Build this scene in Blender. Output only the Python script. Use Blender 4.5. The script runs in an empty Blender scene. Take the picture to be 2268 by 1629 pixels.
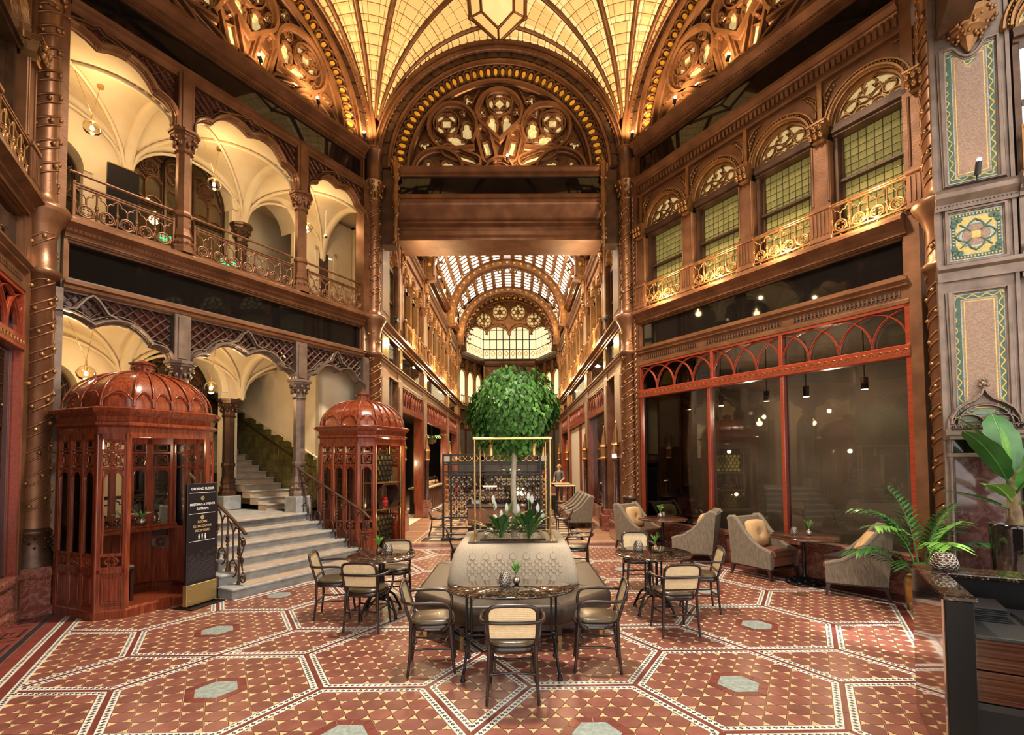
import bpy, bmesh, math, random
from math import sin, cos, pi, sqrt, atan2, radians as rad, hypot, tan
from mathutils import Vector, Matrix
random.seed(11)
SC = bpy.context.scene
COL = SC.collection
# ------------------------------------------------------------ camera
cam_d = bpy.data.cameras.new('camera'); cam = bpy.data.objects.new('camera', cam_d); COL.objects.link(cam)
YAW, PITCH, ROLL, FPX, CX, CY = 0.00777, 0.03794, -0.00762, 1126.3, 1150.3, 979.6
def cam_dir(X, Y, Z):
    y = Z*cos(PITCH)-Y*sin(PITCH); z = Z*sin(PITCH)+Y*cos(PITCH)
    return Vector((cos(YAW)*X+sin(YAW)*y, -sin(YAW)*X+cos(YAW)*y, z))
R_ = cam_dir(cos(ROLL), sin(ROLL), 0); U_ = cam_dir(-sin(ROLL), cos(ROLL), 0); B_ = -cam_dir(0, 0, 1)
M = Matrix((R_, U_, B_)).transposed().to_4x4(); M.translation = (0, 0, 1.95); cam.matrix_world = M
cam_d.sensor_width = 36; cam_d.lens = FPX/2268*36
cam_d.shift_x = -(CX-1134)/2268; cam_d.shift_y = (CY-814.5)/2268
cam_d.clip_start = .05; cam_d.clip_end = 200
SC.camera = cam
# ------------------------------------------------------------ world, view, daylight
SC.view_settings.view_transform = 'Standard'; SC.view_settings.look = 'None'
SC.view_settings.gamma = 1; SC.view_settings.use_curve_mapping = False
SC.view_settings.exposure = 1.45
W = bpy.data.worlds.new('daylight'); SC.world = W; W.use_nodes = True
W.node_tree.nodes['Background'].inputs[0].default_value = (1.0, .95, .88, 1)
W.node_tree.nodes['Background'].inputs[1].default_value = 1.05
cy = SC.cycles
cy.max_bounces = 6; cy.diffuse_bounces = 3; cy.glossy_bounces = 3; cy.transmission_bounces = 4; cy.transparent_max_bounces = 8
cy.caustics_reflective = False; cy.caustics_refractive = False; cy.sample_clamp_indirect = 4
def area(name, loc, size, power, col, rot=(0, 0, 0), sy=None):
    d = bpy.data.lights.new(name, 'AREA'); d.energy = power; d.color = col; d.shape = 'RECTANGLE'; d.size = size; d.size_y = sy or size
    o = bpy.data.objects.new(name, d); COL.objects.link(o); o.location = loc; o.rotation_euler = rot
    return o
def point(name, loc, power, col, r=.06, spot=None, aim=None):
    d = bpy.data.lights.new(name, 'SPOT' if spot else 'POINT'); d.energy = power; d.color = col; d.shadow_soft_size = r
    o = bpy.data.objects.new(name, d); COL.objects.link(o); o.location = loc
    if spot:
        d.spot_size = spot; d.spot_blend = .6
        o.rotation_euler = (Vector(aim)-Vector(loc)).to_track_quat('-Z', 'Y').to_euler()
    return o
# added fill spot, with no fitting, under the glass dome, daylight of the hall's skylight, daylight from the street passage
point('dome_fill', (-.337, 6.8, 11.7), 2600, (1, .86, .68), .5, rad(112), (-.337, 6.8, 0))
for y_ in (14.5, 18, 21.5, 25.5): point('skylight_lamp', (-.337, y_, 11.3), 900, (1, .86, .64), .15, rad(125), (-.337, y_, 0))
area('passage_daylight', (9.2, 2.6, 4.2), 4.0, 330, (.86, .93, 1), rot=(0, rad(78), rad(155)), sy=5)
point('passage_sun', (9.0, 3.6, 5.6), 3000, (1, .97, .90), .03, rad(11), (4.25, 5.65, 0))
# ------------------------------------------------------------ mesh helpers
class MB:
    def __init__(s): s.v = []; s.f = []; s.s = []
    def add(s, vs, fs, sm=False):
        b = len(s.v); s.v += [tuple(p) for p in vs]
        for f in fs: s.f.append([i+b for i in f]); s.s.append(sm)
        return s
    def box(s, x0, x1, y0, y1, z0, z1, c=0):
        if c <= 0:
            return s.add([(x, y, z) for z in (z0, z1) for y in (y0, y1) for x in (x0, x1)],
                         [(0, 2, 3, 1), (4, 5, 7, 6), (0, 1, 5, 4), (2, 6, 7, 3), (0, 4, 6, 2), (1, 3, 7, 5)])
        P = [(x0+c, y0), (x1-c, y0), (x1, y0+c), (x1, y1-c), (x1-c, y1), (x0+c, y1), (x0, y1-c), (x0, y0+c)]
        Q = [(x0+c, y0+c), (x1-c, y0+c), (x1-c, y0+c), (x1-c, y1-c), (x1-c, y1-c), (x0+c, y1-c), (x0+c, y1-c), (x0+c, y0+c)]
        vs = [(a, b, z0) for a, b in Q]+[(a, b, z0+c) for a, b in P]+[(a, b, z1-c) for a, b in P]+[(a, b, z1) for a, b in Q]
        fs = [tuple(range(7, -1, -1)), tuple(range(24, 32))]
        for r in range(3):
            for i in range(8):
                j = (i+1) % 8; fs.append((r*8+i, r*8+j, r*8+8+j, r*8+8+i))
        return s.add(vs, fs)
    def prism(s, poly, a0, a1, ax='y', sm=False):
        n = len(poly)
        def P(p, a): return (p[0], a, p[1]) if ax == 'y' else ((p[0], p[1], a) if ax == 'z' else (a, p[0], p[1]))
        vs = [P(p, a0) for p in poly]+[P(p, a1) for p in poly]
        s.add(vs, [tuple(range(n)), tuple(range(2*n-1, n-1, -1))])
        return s.add(vs, [(i, (i+1) % n, n+(i+1) % n, n+i) for i in range(n)], sm)
    def tube(s, pts, r, n=6, closed=False, sm=True, flat=1.0, up=None):
        pts = [Vector(p) for p in pts]; m = len(pts)
        R = r if isinstance(r, (list, tuple)) else [r]*m
        vs = []; prev = None
        for i, p in enumerate(pts):
            if closed: t = pts[(i+1) % m]-pts[i-1]
            else: t = pts[min(i+1, m-1)]-pts[max(i-1, 0)]
            if t.length < 1e-9: t = Vector((0, 0, 1))
            t.normalize()
            if up is not None: a = Vector(up).cross(t)
            elif prev is None: a = t.cross(Vector((0, 0, 1)) if abs(t.z) < .9 else Vector((0, 1, 0)))
            else: a = prev-t*prev.dot(t)
            if a.length < 1e-6: a = t.orthogonal()
            a.normalize(); b = t.cross(a); prev = a
            for k in range(n):
                q = 2*pi*k/n; vs.append(p+(a*cos(q)+b*sin(q)*flat)*R[i])
        fs = []
        for i in range(m if closed else m-1):
            j = (i+1) % m
            for k in range(n):
                l = (k+1) % n; fs.append((i*n+k, i*n+l, j*n+l, j*n+k))
        s.add(vs, fs, sm)
        if not closed: s.add([vs[k] for k in range(n)], [tuple(range(n-1, -1, -1))]); s.add([vs[(m-1)*n+k] for k in range(n)], [tuple(range(n))])
        return s
    def lathe(s, prof, n=16, c=(0, 0), sm=True, a0=0, cap=True, sx=1, sy=1):
        vs = [(c[0]+r*cos(a0+2*pi*k/n)*sx, c[1]+r*sin(a0+2*pi*k/n)*sy, z) for r, z in prof for k in range(n)]
        fs = [(i*n+k, i*n+(k+1) % n, (i+1)*n+(k+1) % n, (i+1)*n+k) for i in range(len(prof)-1) for k in range(n)]
        s.add(vs, fs, sm)
        if cap:
            if prof[0][0] > 1e-4: s.add(vs[:n], [tuple(range(n-1, -1, -1))])
            if prof[-1][0] > 1e-4: s.add(vs[-n:], [tuple(range(n))])
        return s
    def mold(s, x0, x1, prof, closed=True):
        """horizontal moulding along x, prof = [(y,z)...]"""
        n = len(prof); vs = [(x0, y, z) for y, z in prof]+[(x1, y, z) for y, z in prof]
        s.add(vs, [(i, (i+1) % n, n+(i+1) % n, n+i) for i in range(n if closed else n-1)])
        if closed: s.add(vs, [tuple(range(n-1, -1, -1)), tuple(range(n, 2*n))])
        return s
    def rib(s, pts, w, d, y=0.0, closed=False, prof=None):
        """moulded rib lying in the xz plane along pts, base width w, standing d towards -y"""
        prof = prof or [(-.5, 0), (-.46, -.45), (-.3, -.55), (-.2, -1), (.2, -1), (.3, -.55), (.46, -.45), (.5, 0)]
        m = len(pts); k = len(prof); vs = []
        for i in range(m):
            p = pts[i]
            a, b = (pts[i-1], pts[(i+1) % m]) if closed else (pts[max(i-1, 0)], pts[min(i+1, m-1)])
            tx, tz = b[0]-a[0], b[1]-a[1]; L = hypot(tx, tz) or 1; nx, nz = -tz/L, tx/L
            sc = 1.0
            if closed or 0 < i < m-1:
                e = (p[0]-a[0], p[1]-a[1]); le = hypot(*e) or 1; cs = (-e[1]*nx+e[0]*nz)/le; sc = min(1.8, 1/max(.3, abs(cs)))
            for o, q in prof: vs.append((p[0]+nx*o*w*sc, y+q*d, p[1]+nz*o*w*sc))
        fs = []
        for i in range(m if closed else m-1):
            j = (i+1) % m
            for l in range(k-1): fs.append((i*k+l, j*k+l, j*k+l+1, i*k+l+1))
        s.add(vs, fs)
        if not closed: s.add(vs[:k], [tuple(range(k))]); s.add(vs[-k:], [tuple(range(k-1, -1, -1))])
        return s
    def arch(s, cx, cz, r0, r1, y0, y1, a0=0, a1=pi, n=24):
        vs = []
        for i in range(n+1):
            a = a0+(a1-a0)*i/n
            for r, y in ((r0, y0), (r1, y0), (r1, y1), (r0, y1)): vs.append((cx+r*cos(a), y, cz+r*sin(a)))
        fs = [(0, 1, 2, 3), (n*4+3, n*4+2, n*4+1, n*4)]
        for i in range(n):
            for k in range(4): l = (k+1) % 4; fs.append((i*4+k, (i+1)*4+k, (i+1)*4+l, i*4+l))
        return s.add(vs, fs)
    def grid(s, fn, nu, nv, sm=True, cu=False, cv=False):
        U = nu if cu else nu+1; V = nv if cv else nv+1
        vs = [fn(i/nu, j/nv) for i in range(U) for j in range(V)]
        fs = [(i*V+j, ((i+1) % U)*V+j, ((i+1) % U)*V+(j+1) % V, i*V+(j+1) % V) for i in range(nu) for j in range(nv)]
        return s.add(vs, fs, sm)
    def ball(s, c, r, n=8, m=6, sz=1.0):
        pr = [(r*sin(pi*i/m), c[2]-r*sz*cos(pi*i/m)) for i in range(m+1)]
        pr[0] = (1e-5, pr[0][1]); pr[-1] = (1e-5, pr[-1][1])
        return s.lathe(pr, n, (c[0], c[1]), cap=False)
    def join(s, o, M=None):
        vs = [M @ Vector(p) for p in o.v] if M else o.v
        b = len(s.v); s.v += [tuple(p) for p in vs]
        for f, q in zip(o.f, o.s): s.f.append([i+b for i in f]); s.s.append(q)
        return s
    def mesh(s, name, mat):
        me = bpy.data.meshes.new(name); me.from_pydata(s.v, [], s.f)
        me.polygons.foreach_set('use_smooth', s.s)
        me.materials.append(mat); me.update()
        return me
    def build(s, name, mat, parent=None, Mx=None):
        return put(name, s.mesh(name, mat), parent, Mx)
def put(name, me, parent=None, Mx=None):
    o = bpy.data.objects.new(name, me); COL.objects.link(o)
    if parent is not None: o.parent = parent
    if Mx is not None: o.matrix_basis = Mx
    return o
def tag(o, label, cat, group=None, kind=None):
    if label: o['label'] = label
    if cat: o['category'] = cat
    if group: o['group'] = group
    if kind: o['kind'] = kind
    return o
def thing(name, label, cat, Mx=None, group=None, kind=None):
    o = bpy.data.objects.new(name, None); COL.objects.link(o); o.empty_display_size = .1
    if Mx is not None: o.matrix_basis = Mx
    return tag(o, label, cat, group, kind)
def struct(name, Mx=None, label=None):
    return thing(name, label, None, Mx, None, 'structure')
def T(x=0, y=0, z=0, rz=0, s=1): return Matrix.Translation((x, y, z)) @ Matrix.Rotation(rz, 4, 'Z') @ Matrix.Diagonal((s, s, s, 1))
KIDS = {}
def kids(o):
    return [c for c in bpy.data.objects if c.parent == o]
def dup(root, Mx, label=None, cat=None, group=None):
    """a copy of a thing with copies of its parts and their sub-parts"""
    def cp(o, par):
        c = o.copy(); COL.objects.link(c)
        if par is not None: c.parent = par
        for k in KIDS[o.name]: cp(k, c)
        return c
    def scan(o):
        KIDS[o.name] = [] if o.name not in KIDS else KIDS[o.name]
    if root.name not in KIDS:
        allo = list(bpy.data.objects); pm = {}
        for q in allo:
            if q.parent: pm.setdefault(q.parent.name, []).append(q)
        def rec(o):
            KIDS[o.name] = pm.get(o.name, [])
            for k in KIDS[o.name]: rec(k)
        rec(root)
    c = cp(root, None); c.matrix_basis = Mx
    if label: c['label'] = label
    if group: c['group'] = group
    return c
# ------------------------------------------------------------ materials
def mat(name, col, rough=.5, metal=0.0, emit=None, es=0.0, col2=None, ns=8.0, bump=0.0, bs=30.0, spec=.5, trans=0.0, alpha=1.0, coat=0.0, rnd=0.0, stretch=None, det=4.0, ramp=(.35, .65), sub=0.0):
    m = bpy.data.materials.new(name); m.use_nodes = True; nt = m.node_tree; N = nt.nodes; L = nt.links
    p = N['Principled BSDF']; p.inputs['Roughness'].default_value = rough; p.inputs['Metallic'].default_value = metal
    p.inputs['Base Color'].default_value = (*col, 1); p.inputs['Specular IOR Level'].default_value = spec
    p.inputs['Transmission Weight'].default_value = trans; p.inputs['Alpha'].default_value = alpha; p.inputs['Coat Weight'].default_value = coat
    if sub: p.inputs['Subsurface Weight'].default_value = sub
    src = None
    if col2 or bump:
        tc = N.new('ShaderNodeTexCoord'); mp = N.new('ShaderNodeMapping'); L.new(tc.outputs['Object'], mp.inputs['Vector'])
        if stretch: mp.inputs['Scale'].default_value = stretch
        vec = mp.outputs['Vector']
    if col2:
        n = N.new('ShaderNodeTexNoise'); n.inputs['Scale'].default_value = ns; n.inputs['Detail'].default_value = det
        L.new(vec, n.inputs['Vector'])
        r = N.new('ShaderNodeValToRGB'); r.color_ramp.elements[0].color = (*col, 1); r.color_ramp.elements[1].color = (*col2, 1)
        r.color_ramp.elements[0].position, r.color_ramp.elements[1].position = ramp
        L.new(n.outputs['Fac'], r.inputs['Fac']); src = r.outputs['Color']
    if rnd:
        oi = N.new('ShaderNodeObjectInfo'); ge = N.new('ShaderNodeNewGeometry'); ad = N.new('ShaderNodeMath'); ad.operation = 'ADD'
        fr = N.new('ShaderNodeMath'); fr.operation = 'FRACT'; mr = N.new('ShaderNodeMapRange')
        L.new(oi.outputs['Random'], ad.inputs[0]); L.new(ge.outputs['Random Per Island'], ad.inputs[1]); L.new(ad.outputs[0], fr.inputs[0])
        L.new(fr.outputs[0], mr.inputs['Value']); mr.inputs['To Min'].default_value = 1-rnd; mr.inputs['To Max'].default_value = 1+rnd*.6
        mx = N.new('ShaderNodeMix'); mx.data_type = 'RGBA'; mx.blend_type = 'MULTIPLY'; mx.inputs['Factor'].default_value = 1
        if src: L.new(src, mx.inputs['A'])
        else: mx.inputs['A'].default_value = (*col, 1)
        L.new(mr.outputs[0], mx.inputs['B']); src = mx.outputs['Result']
    if src: L.new(src, p.inputs['Base Color'])
    if emit:
        p.inputs['Emission Color'].default_value = (*emit, 1); p.inputs['Emission Strength'].default_value = es
    if bump:
        n2 = N.new('ShaderNodeTexNoise'); n2.inputs['Scale'].default_value = bs; n2.inputs['Detail'].default_value = 3; L.new(vec, n2.inputs['Vector'])
        b = N.new('ShaderNodeBump'); b.inputs['Strength'].default_value = bump; b.inputs['Distance'].default_value = .01
        L.new(n2.outputs['Fac'], b.inputs['Height']); L.new(b.outputs['Normal'], p.inputs['Normal'])
    return m
def glassmat(name, tint, refl=.12, rough=.02, dark=0.0):
    """thin pane: mirror reflection over clear or tinted see-through"""
    m = bpy.data.materials.new(name); m.use_nodes = True; nt = m.node_tree; N = nt.nodes; L = nt.links
    for n in list(N): N.remove(n)
    o = N.new('ShaderNodeOutputMaterial'); t = N.new('ShaderNodeBsdfTransparent'); g = N.new('ShaderNodeBsdfGlossy'); mx = N.new('ShaderNodeMixShader')
    t.inputs[0].default_value = (*tint, 1); g.inputs['Roughness'].default_value = rough; g.inputs[0].default_value = (1, 1, 1, 1)
    lw = N.new('ShaderNodeLayerWeight'); lw.inputs[0].default_value = refl
    L.new(lw.outputs['Fresnel'], mx.inputs[0]); L.new(t.outputs[0], mx.inputs[1]); L.new(g.outputs[0], mx.inputs[2]); L.new(mx.outputs[0], o.inputs[0])
    return m
def veins(name, base, vein, scale=5, rough=.08, w=.03):
    m = mat(name, base, rough, coat=.3); nt = m.node_tree; N = nt.nodes; L = nt.links; p = N['Principled BSDF']
    tc = N.new('ShaderNodeTexCoord'); n0 = N.new('ShaderNodeTexNoise'); n0.inputs['Scale'].default_value = scale; n0.inputs['Detail'].default_value = 6; n0.inputs['Distortion'].default_value = 1.6
    L.new(tc.outputs['Object'], n0.inputs['Vector'])
    a = N.new('ShaderNodeMath'); a.operation = 'SUBTRACT'; a.inputs[1].default_value = .5; L.new(n0.outputs['Fac'], a.inputs[0])
    b = N.new('ShaderNodeMath'); b.operation = 'ABSOLUTE'; L.new(a.outputs[0], b.inputs[0])
    r = N.new('ShaderNodeValToRGB'); L.new(b.outputs[0], r.inputs[0])
    r.color_ramp.elements[0].color = (*vein, 1); r.color_ramp.elements[0].position = 0; r.color_ramp.elements[1].color = (*base, 1); r.color_ramp.elements[1].position = w
    e = r.color_ramp.elements.new(w*.35); e.color = tuple(.6*x+.4*y for x, y in zip(vein, base))+(1,)
    L.new(r.outputs[0], p.inputs['Base Color'])
    return m
MT = {}
MT['bronze'] = mat('bronze', (.15, .064, .029), .36, .5, col2=(.25, .112, .052), ns=3, bump=.12, bs=40)
MT['bronze_dk'] = mat('dark_bronze', (.060, .030, .018), .36, .5, col2=(.11, .055, .032), ns=4, bump=.1, bs=40)
MT['bronze_gd'] = mat('gilt_bronze', (.24, .115, .042), .34, .7, col2=(.36, .18, .07), ns=5, bump=.2, bs=60)
MT['bronze_gy'] = mat('grey_bronze', (.14, .098, .076), .38, .5, col2=(.22, .155, .12), ns=5, bump=.15, bs=50)
MT['mahog'] = mat('mahogany', (.135, .022, .009), .26, 0, col2=(.26, .055, .018), ns=6, stretch=(6, 6, .6), bump=.06, bs=14, coat=.4)
MT['redframe'] = mat('red_wood', (.20, .026, .010), .3, 0, col2=(.29, .045, .016), ns=6, stretch=(1, 6, 6), coat=.3)
MT['dkwood'] = mat('dark_wood', (.022, .010, .007), .3, 0, col2=(.045, .020, .013), ns=8, stretch=(4, 4, .8), coat=.3)
MT['cream'] = mat('cream_plaster', (.72, .58, .37), .85, 0, col2=(.79, .66, .45), ns=2.2, bump=.1, bs=60)
MT['stone'] = mat('grey_limestone', (.25, .26, .26), .6, 0, col2=(.37, .37, .365), ns=7, bump=.15, bs=40)
MT['tread'] = mat('worn_tread', (.42, .29, .19), .45, 0, col2=(.52, .38, .26), ns=5)
MT['redmarb'] = veins('red_marble', (.19, .055, .036), (.32, .14, .10), 6, .16, .07)
MT['brmarb'] = veins('brown_marble', (.060, .026, .024), (.105, .055, .048), 5, .10, .08)
MT['blkglass'] = mat('black_glass', (.006, .005, .0045), .03, 0, spec=.55)
MT['blkmarb'] = veins('black_gold_marble', (.016, .010, .008), (.40, .25, .14), 11, .06, .014)
MT['clear'] = glassmat('clear_glass', (.92, .92, .90), .16)
MT['smoke'] = glassmat('smoked_glass', (.66, .63, .58), .34)
MT['olive'] = mat('leaded_green_glass', (.15, .13, .042), .12, 0, col2=(.24, .21, .075), ns=3, emit=(.5, .42, .13), es=.055, rnd=.18, bump=.25, bs=9)
MT['gridlead'] = mat('lead_came', (.03, .022, .015), .4, .6)
MT['amber'] = mat('amber_backlit_glass', (.30, .17, .06), .25, 0, emit=(1, .60, .19), es=.31, rnd=.22, bump=.5, bs=26)
MT['amberpale'] = mat('pale_backlit_glass', (.34, .22, .10), .22, 0, emit=(1, .67, .26), es=.38, rnd=.25, bump=.6, bs=40)
MT['oval'] = mat('amber_cabochon', (.45, .17, .015), .15, 0, emit=(1, .40, .02), es=.17, rnd=.7)
MT['stain'] = mat('painted_glass', (.62, .50, .26), .2, 0, col2=(.26, .22, .07), ns=16, emit=(1, .72, .30), es=.19, ramp=(.42, .62))
MT['skyglass'] = mat('skylight_glass', (.9, .88, .8), .3, 0, emit=(1, .93, .80), es=1.25, rnd=.10)
MT['winglass'] = mat('daylit_leaded_glass', (.85, .82, .6), .2, 0, emit=(1, .84, .50), es=.30, rnd=.25)
MT['daypane'] = mat('daylit_pane', (.9, .92, .9), .2, 0, emit=(.92, .95, 1), es=.34, rnd=.05)
MT['redpane'] = mat('dark_red_stained_glass', (.055, .010, .010), .1, 0, col2=(.16, .030, .020), ns=4, rnd=.5)
MT['grout'] = mat('tile_grout', (.55, .42, .30), .7, 0, col2=(.62, .50, .37), ns=20)
MT['tile'] = mat('red_encaustic_tile', (.185, .062, .046), .30, 0, col2=(.235, .086, .064), ns=9, rnd=.22, bump=.05, bs=70)
MT['tile2'] = mat('dark_red_tile', (.135, .030, .022), .32, 0, col2=(.19, .045, .032), ns=9, rnd=.2)
MT['tri'] = mat('buff_tile', (.60, .42, .21), .34, 0, col2=(.68, .50, .27), ns=12, rnd=.15)
MT['white'] = mat('ivory_tile', (.66, .63, .56), .32, 0, col2=(.74, .71, .64), ns=10)
MT['blk'] = mat('black_tile', (.022, .022, .024), .32)
MT['greytile'] = mat('grey_glass_tile', (.22, .27, .25), .22, 0, col2=(.33, .38, .35), ns=25, bump=.6, bs=50)
MT['hallfloor'] = mat('hall_mosaic', (.20, .085, .045), .32, 0, col2=(.33, .18, .10), ns=26, rnd=.2)
MT['buffband'] = mat('buff_band', (.50, .36, .22), .35, 0, col2=(.40, .27, .16), ns=40)
MT['iron'] = mat('black_iron', (.012, .011, .011), .4, .5)
MT['bent'] = mat('dark_bentwood', (.020, .009, .007), .28, 0, coat=.15)
MT['cane'] = mat('woven_cane', (.66, .50, .28), .55, 0, col2=(.74, .58, .36), ns=30)
MT['seat'] = mat('olive_brown_leather', (.050, .034, .018), .30, 0, col2=(.075, .052, .028), ns=6, bump=.1, bs=60, coat=.2)
MT['leather'] = mat('dark_brown_leather', (.026, .016, .010), .42, 0, col2=(.045, .028, .017), ns=5, bump=.12, bs=50)
MT['brownlea'] = mat('russet_leather', (.15, .055, .030), .32, 0, col2=(.19, .075, .042), ns=5)
MT['linen'] = mat('beige_linen', (.38, .31, .23), .9, 0, col2=(.48, .40, .30), ns=120, bump=.3, bs=150)
MT['linestitch'] = mat('stitched_seam', (.36, .28, .19), .9)
MT['tweed'] = mat('grey_brown_tweed', (.135, .105, .075), .9, 0, col2=(.22, .175, .125), ns=90, stretch=(1, 1, .15), bump=.2, bs=120)
MT['arch'] = mat('dark_gilt_arch', (.13, .060, .026), .36, .6, col2=(.24, .12, .05), ns=6, bump=.2, bs=50)
MT['tan'] = mat('tan_velvet', (.50, .30, .13), .8, 0, col2=(.56, .35, .17), ns=8, bump=.2, bs=12)
MT['brass'] = mat('brushed_brass', (.52, .33, .11), .28, .9, col2=(.62, .41, .16), ns=20)
MT['brasspl'] = mat('brass_plate', (.46, .36, .15), .34, .75)
MT['silver'] = mat('antique_silver', (.50, .47, .42), .25, .85, col2=(.22, .20, .18), ns=12)
MT['copper'] = mat('bronze_glaze', (.18, .10, .06), .25, .6, col2=(.30, .19, .12), ns=8)
MT['leaf'] = mat('ficus_leaf', (.034, .105, .016), .5, 0, col2=(.10, .25, .04), ns=3, rnd=.5, spec=.25)
MT['leaf2'] = mat('deep_green_leaf', (.028, .105, .025), .3, 0, col2=(.06, .17, .045), ns=4, rnd=.35)
MT['leaf3'] = mat('bright_leaf', (.10, .28, .04), .32, 0, col2=(.16, .36, .07), ns=4, rnd=.3)
MT['petal'] = mat('white_spathe', (.82, .83, .76), .5, 0, sub=.1)
MT['stem'] = mat('plant_stem', (.16, .26, .06), .5)
MT['bark'] = mat('pale_bark', (.40, .33, .24), .8, 0, col2=(.52, .45, .34), ns=14, bump=.4, bs=40)
MT['brownstem'] = mat('brown_leaf_base', (.14, .085, .04), .7, 0, col2=(.24, .16, .08), ns=10)
MT['pebble'] = mat('pale_gravel', (.52, .42, .28), .8, 0, col2=(.66, .56, .40), ns=60, bump=.8, bs=80, rnd=.3)
MT['blkpot'] = mat('black_glazed_pot', (.008, .006, .006), .08, 0, coat=.6, bump=.25, bs=18)
MT['blackpl'] = mat('black_panel', (.010, .009, .012), .35)
MT['ink'] = mat('white_print', (.80, .78, .74), .5)
MT['inkgold'] = mat('gold_print', (.70, .52, .26), .4, .3)
MT['inkgrey'] = mat('grey_print', (.10, .09, .11), .45)
MT['bulb'] = mat('lit_bulb', (1, .9, .7), .5, 0, emit=(1, .82, .52), es=16)
MT['spot'] = mat('lit_spot_lens', (1, .9, .7), .5, 0, emit=(1, .80, .48), es=14)
MT['globe'] = glassmat('amber_globe_glass', (.93, .84, .68), .22)
MT['black'] = mat('matt_black', (.010, .009, .009), .5)
MT['granite'] = mat('black_granite', (.012, .012, .013), .28, 0, col2=(.05, .05, .05), ns=220)
MT['ebony'] = mat('macassar_ebony', (.030, .010, .006), .18, 0, col2=(.11, .045, .024), ns=5, stretch=(.25, .25, 16), coat=.5)
MT['mosaic'] = None
MT['green'] = mat('green_glazed_tile', (.085, .070, .016), .16, 0, col2=(.15, .12, .03), ns=5, rnd=.35)
MT['skirt'] = mat('gallery_plaster_shadow', (.5, .4, .25), .9)
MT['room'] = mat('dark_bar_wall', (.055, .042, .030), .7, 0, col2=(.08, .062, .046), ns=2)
MT['exit'] = mat('exit_sign', (.02, .35, .10), .4, 0, emit=(.03, .55, .18), es=.7)
MT['hexgold'] = mat('gold_mirror', (.55, .38, .10), .08, .9, rnd=.3)
# ------------------------------------------------------------ plan of the hexagonal court
A = 6.15; S = sqrt(3)/2; CX0, CY0 = -.337, 6.825
FL = Vector((CX0-A/2, CY0+S*A)); FR = Vector((CX0+A/2, CY0+S*A)); NL = Vector((CX0-A, CY0)); NR = Vector((CX0+A, CY0))
WR = T(FR.x, FR.y, 0, rad(-60)); WL = T(NL.x, NL.y, 0, rad(60)); WP = T(FL.x, FL.y, 0, 0)
WLN = T(CX0-A/2, CY0-S*A, 0, rad(120)); WRN = T(NR.x, NR.y, 0, rad(-120))
XL, XR = CX0-2.95, CX0+2.95
HL = T(XL, 12.2, 0, rad(90)); HR = T(XR, 30.2, 0, rad(-90))     # hall walls; local x runs 12.2->30.2 on the left, back on the right
def area2(p): return sum(p[i][0]*p[(i+1) % len(p)][1]-p[(i+1) % len(p)][0]*p[i][1] for i in range(len(p)))/2
def clip(poly, nx, ny, d):
    out = []
    for i in range(len(poly)):
        a, b = poly[i], poly[(i+1) % len(poly)]; da, db = a[0]*nx+a[1]*ny-d, b[0]*nx+b[1]*ny-d
        if da <= 0: out.append(a)
        if (da < 0 < db) or (db < 0 < da):
            t = da/(da-db); out.append((a[0]+(b[0]-a[0])*t, a[1]+(b[1]-a[1])*t))
    return out
def clip_room(poly, ap=4.60):
    for k in range(6):
        q = rad(30+60*k); n = (cos(q), sin(q)); lim = ap
        poly = clip(poly, n[0], n[1], n[0]*CX0+n[1]*CY0+lim)
        if len(poly) < 3: return []
    mx, my = sum(p[0] for p in poly)/len(poly), sum(p[1] for p in poly)/len(poly)     # the stone steps stand here
    if -(mx-CX0)*S+(my-CY0)*.5 > 3.44 and 1.66 < (mx-NL.x)*.5+(my-NL.y)*S < 4.5: return []
    return poly
floor = struct('floor')
MB().add([(-14, -2.5, 0), (14, -2.5, 0), (14, 38, 0), (-14, 38, 0)], [(0, 1, 2, 3)]).build('floor_bed', MT['grout'], floor)
HH = .15635; EE = HH/sqrt(3); SS = 10*EE; OX, OY = -.788, 4.480
def lat(i, j): return (OX+i*SS, OY+j*5*HH)
cells = []
for (i, j) in [(.5, 3)]+[(.5+2*cos(rad(60*k)), 3+2*sin(rad(60*k))/S) for k in range(6)]: cells.append((i, j, 0))
for b in ((-2.5, -3), (2.5, -3)):
    x, y = b[0], b[1]*S
    for k in range(6):
        q = rad(60*k); cells.append((.5+x*cos(q)-y*sin(q), 3+(x*sin(q)+y*cos(q))/S, 1))
# planar graph of hexagon edges
key = lambda p: (round(p[0]*200), round(p[1]*200))
edges = {}; vert = {}
for i, j, g in cells:
    c = lat(i, j); vs = [(c[0]+SS*cos(rad(60*k)), c[1]+SS*sin(rad(60*k))) for k in range(6)]
    for k in range(6):
        a, b = vs[k], vs[(k+1) % 6]; edges[tuple(sorted((key(a), key(b))))] = (a, b); vert.setdefault(key(a), a)
def orbit(p, q):
    for mir in (1, -1):
        for k in range(6):
            out = []
            for (i, j) in (p, q):
                x, y = (i-.5)*mir, (j-3)*S; a = rad(60*k); out.append((.5+x*cos(a)-y*sin(a), 3+(x*sin(a)+y*cos(a))/S))
            a, b = lat(*out[0]), lat(*out[1]); edges.setdefault(tuple(sorted((key(a), key(b)))), (a, b)); vert.setdefault(key(a), a); vert.setdefault(key(b), b)
for p, q in (((-3, 0), (-4, 0)), ((-4, 0), (-3.5, 1)), ((-4, 2), (-5, 2)), ((-3.5, 3), (-4, 4))): orbit(p, q)
nb = {}
for (ka, kb), (a, b) in edges.items():
    nb.setdefault(ka, set()).add(kb); nb.setdefault(kb, set()).add(ka)
P2 = {k: v for k, v in vert.items()}
def ang(ka, kb): a, b = P2[ka], P2[kb]; return atan2(b[1]-a[1], b[0]-a[0])
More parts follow.
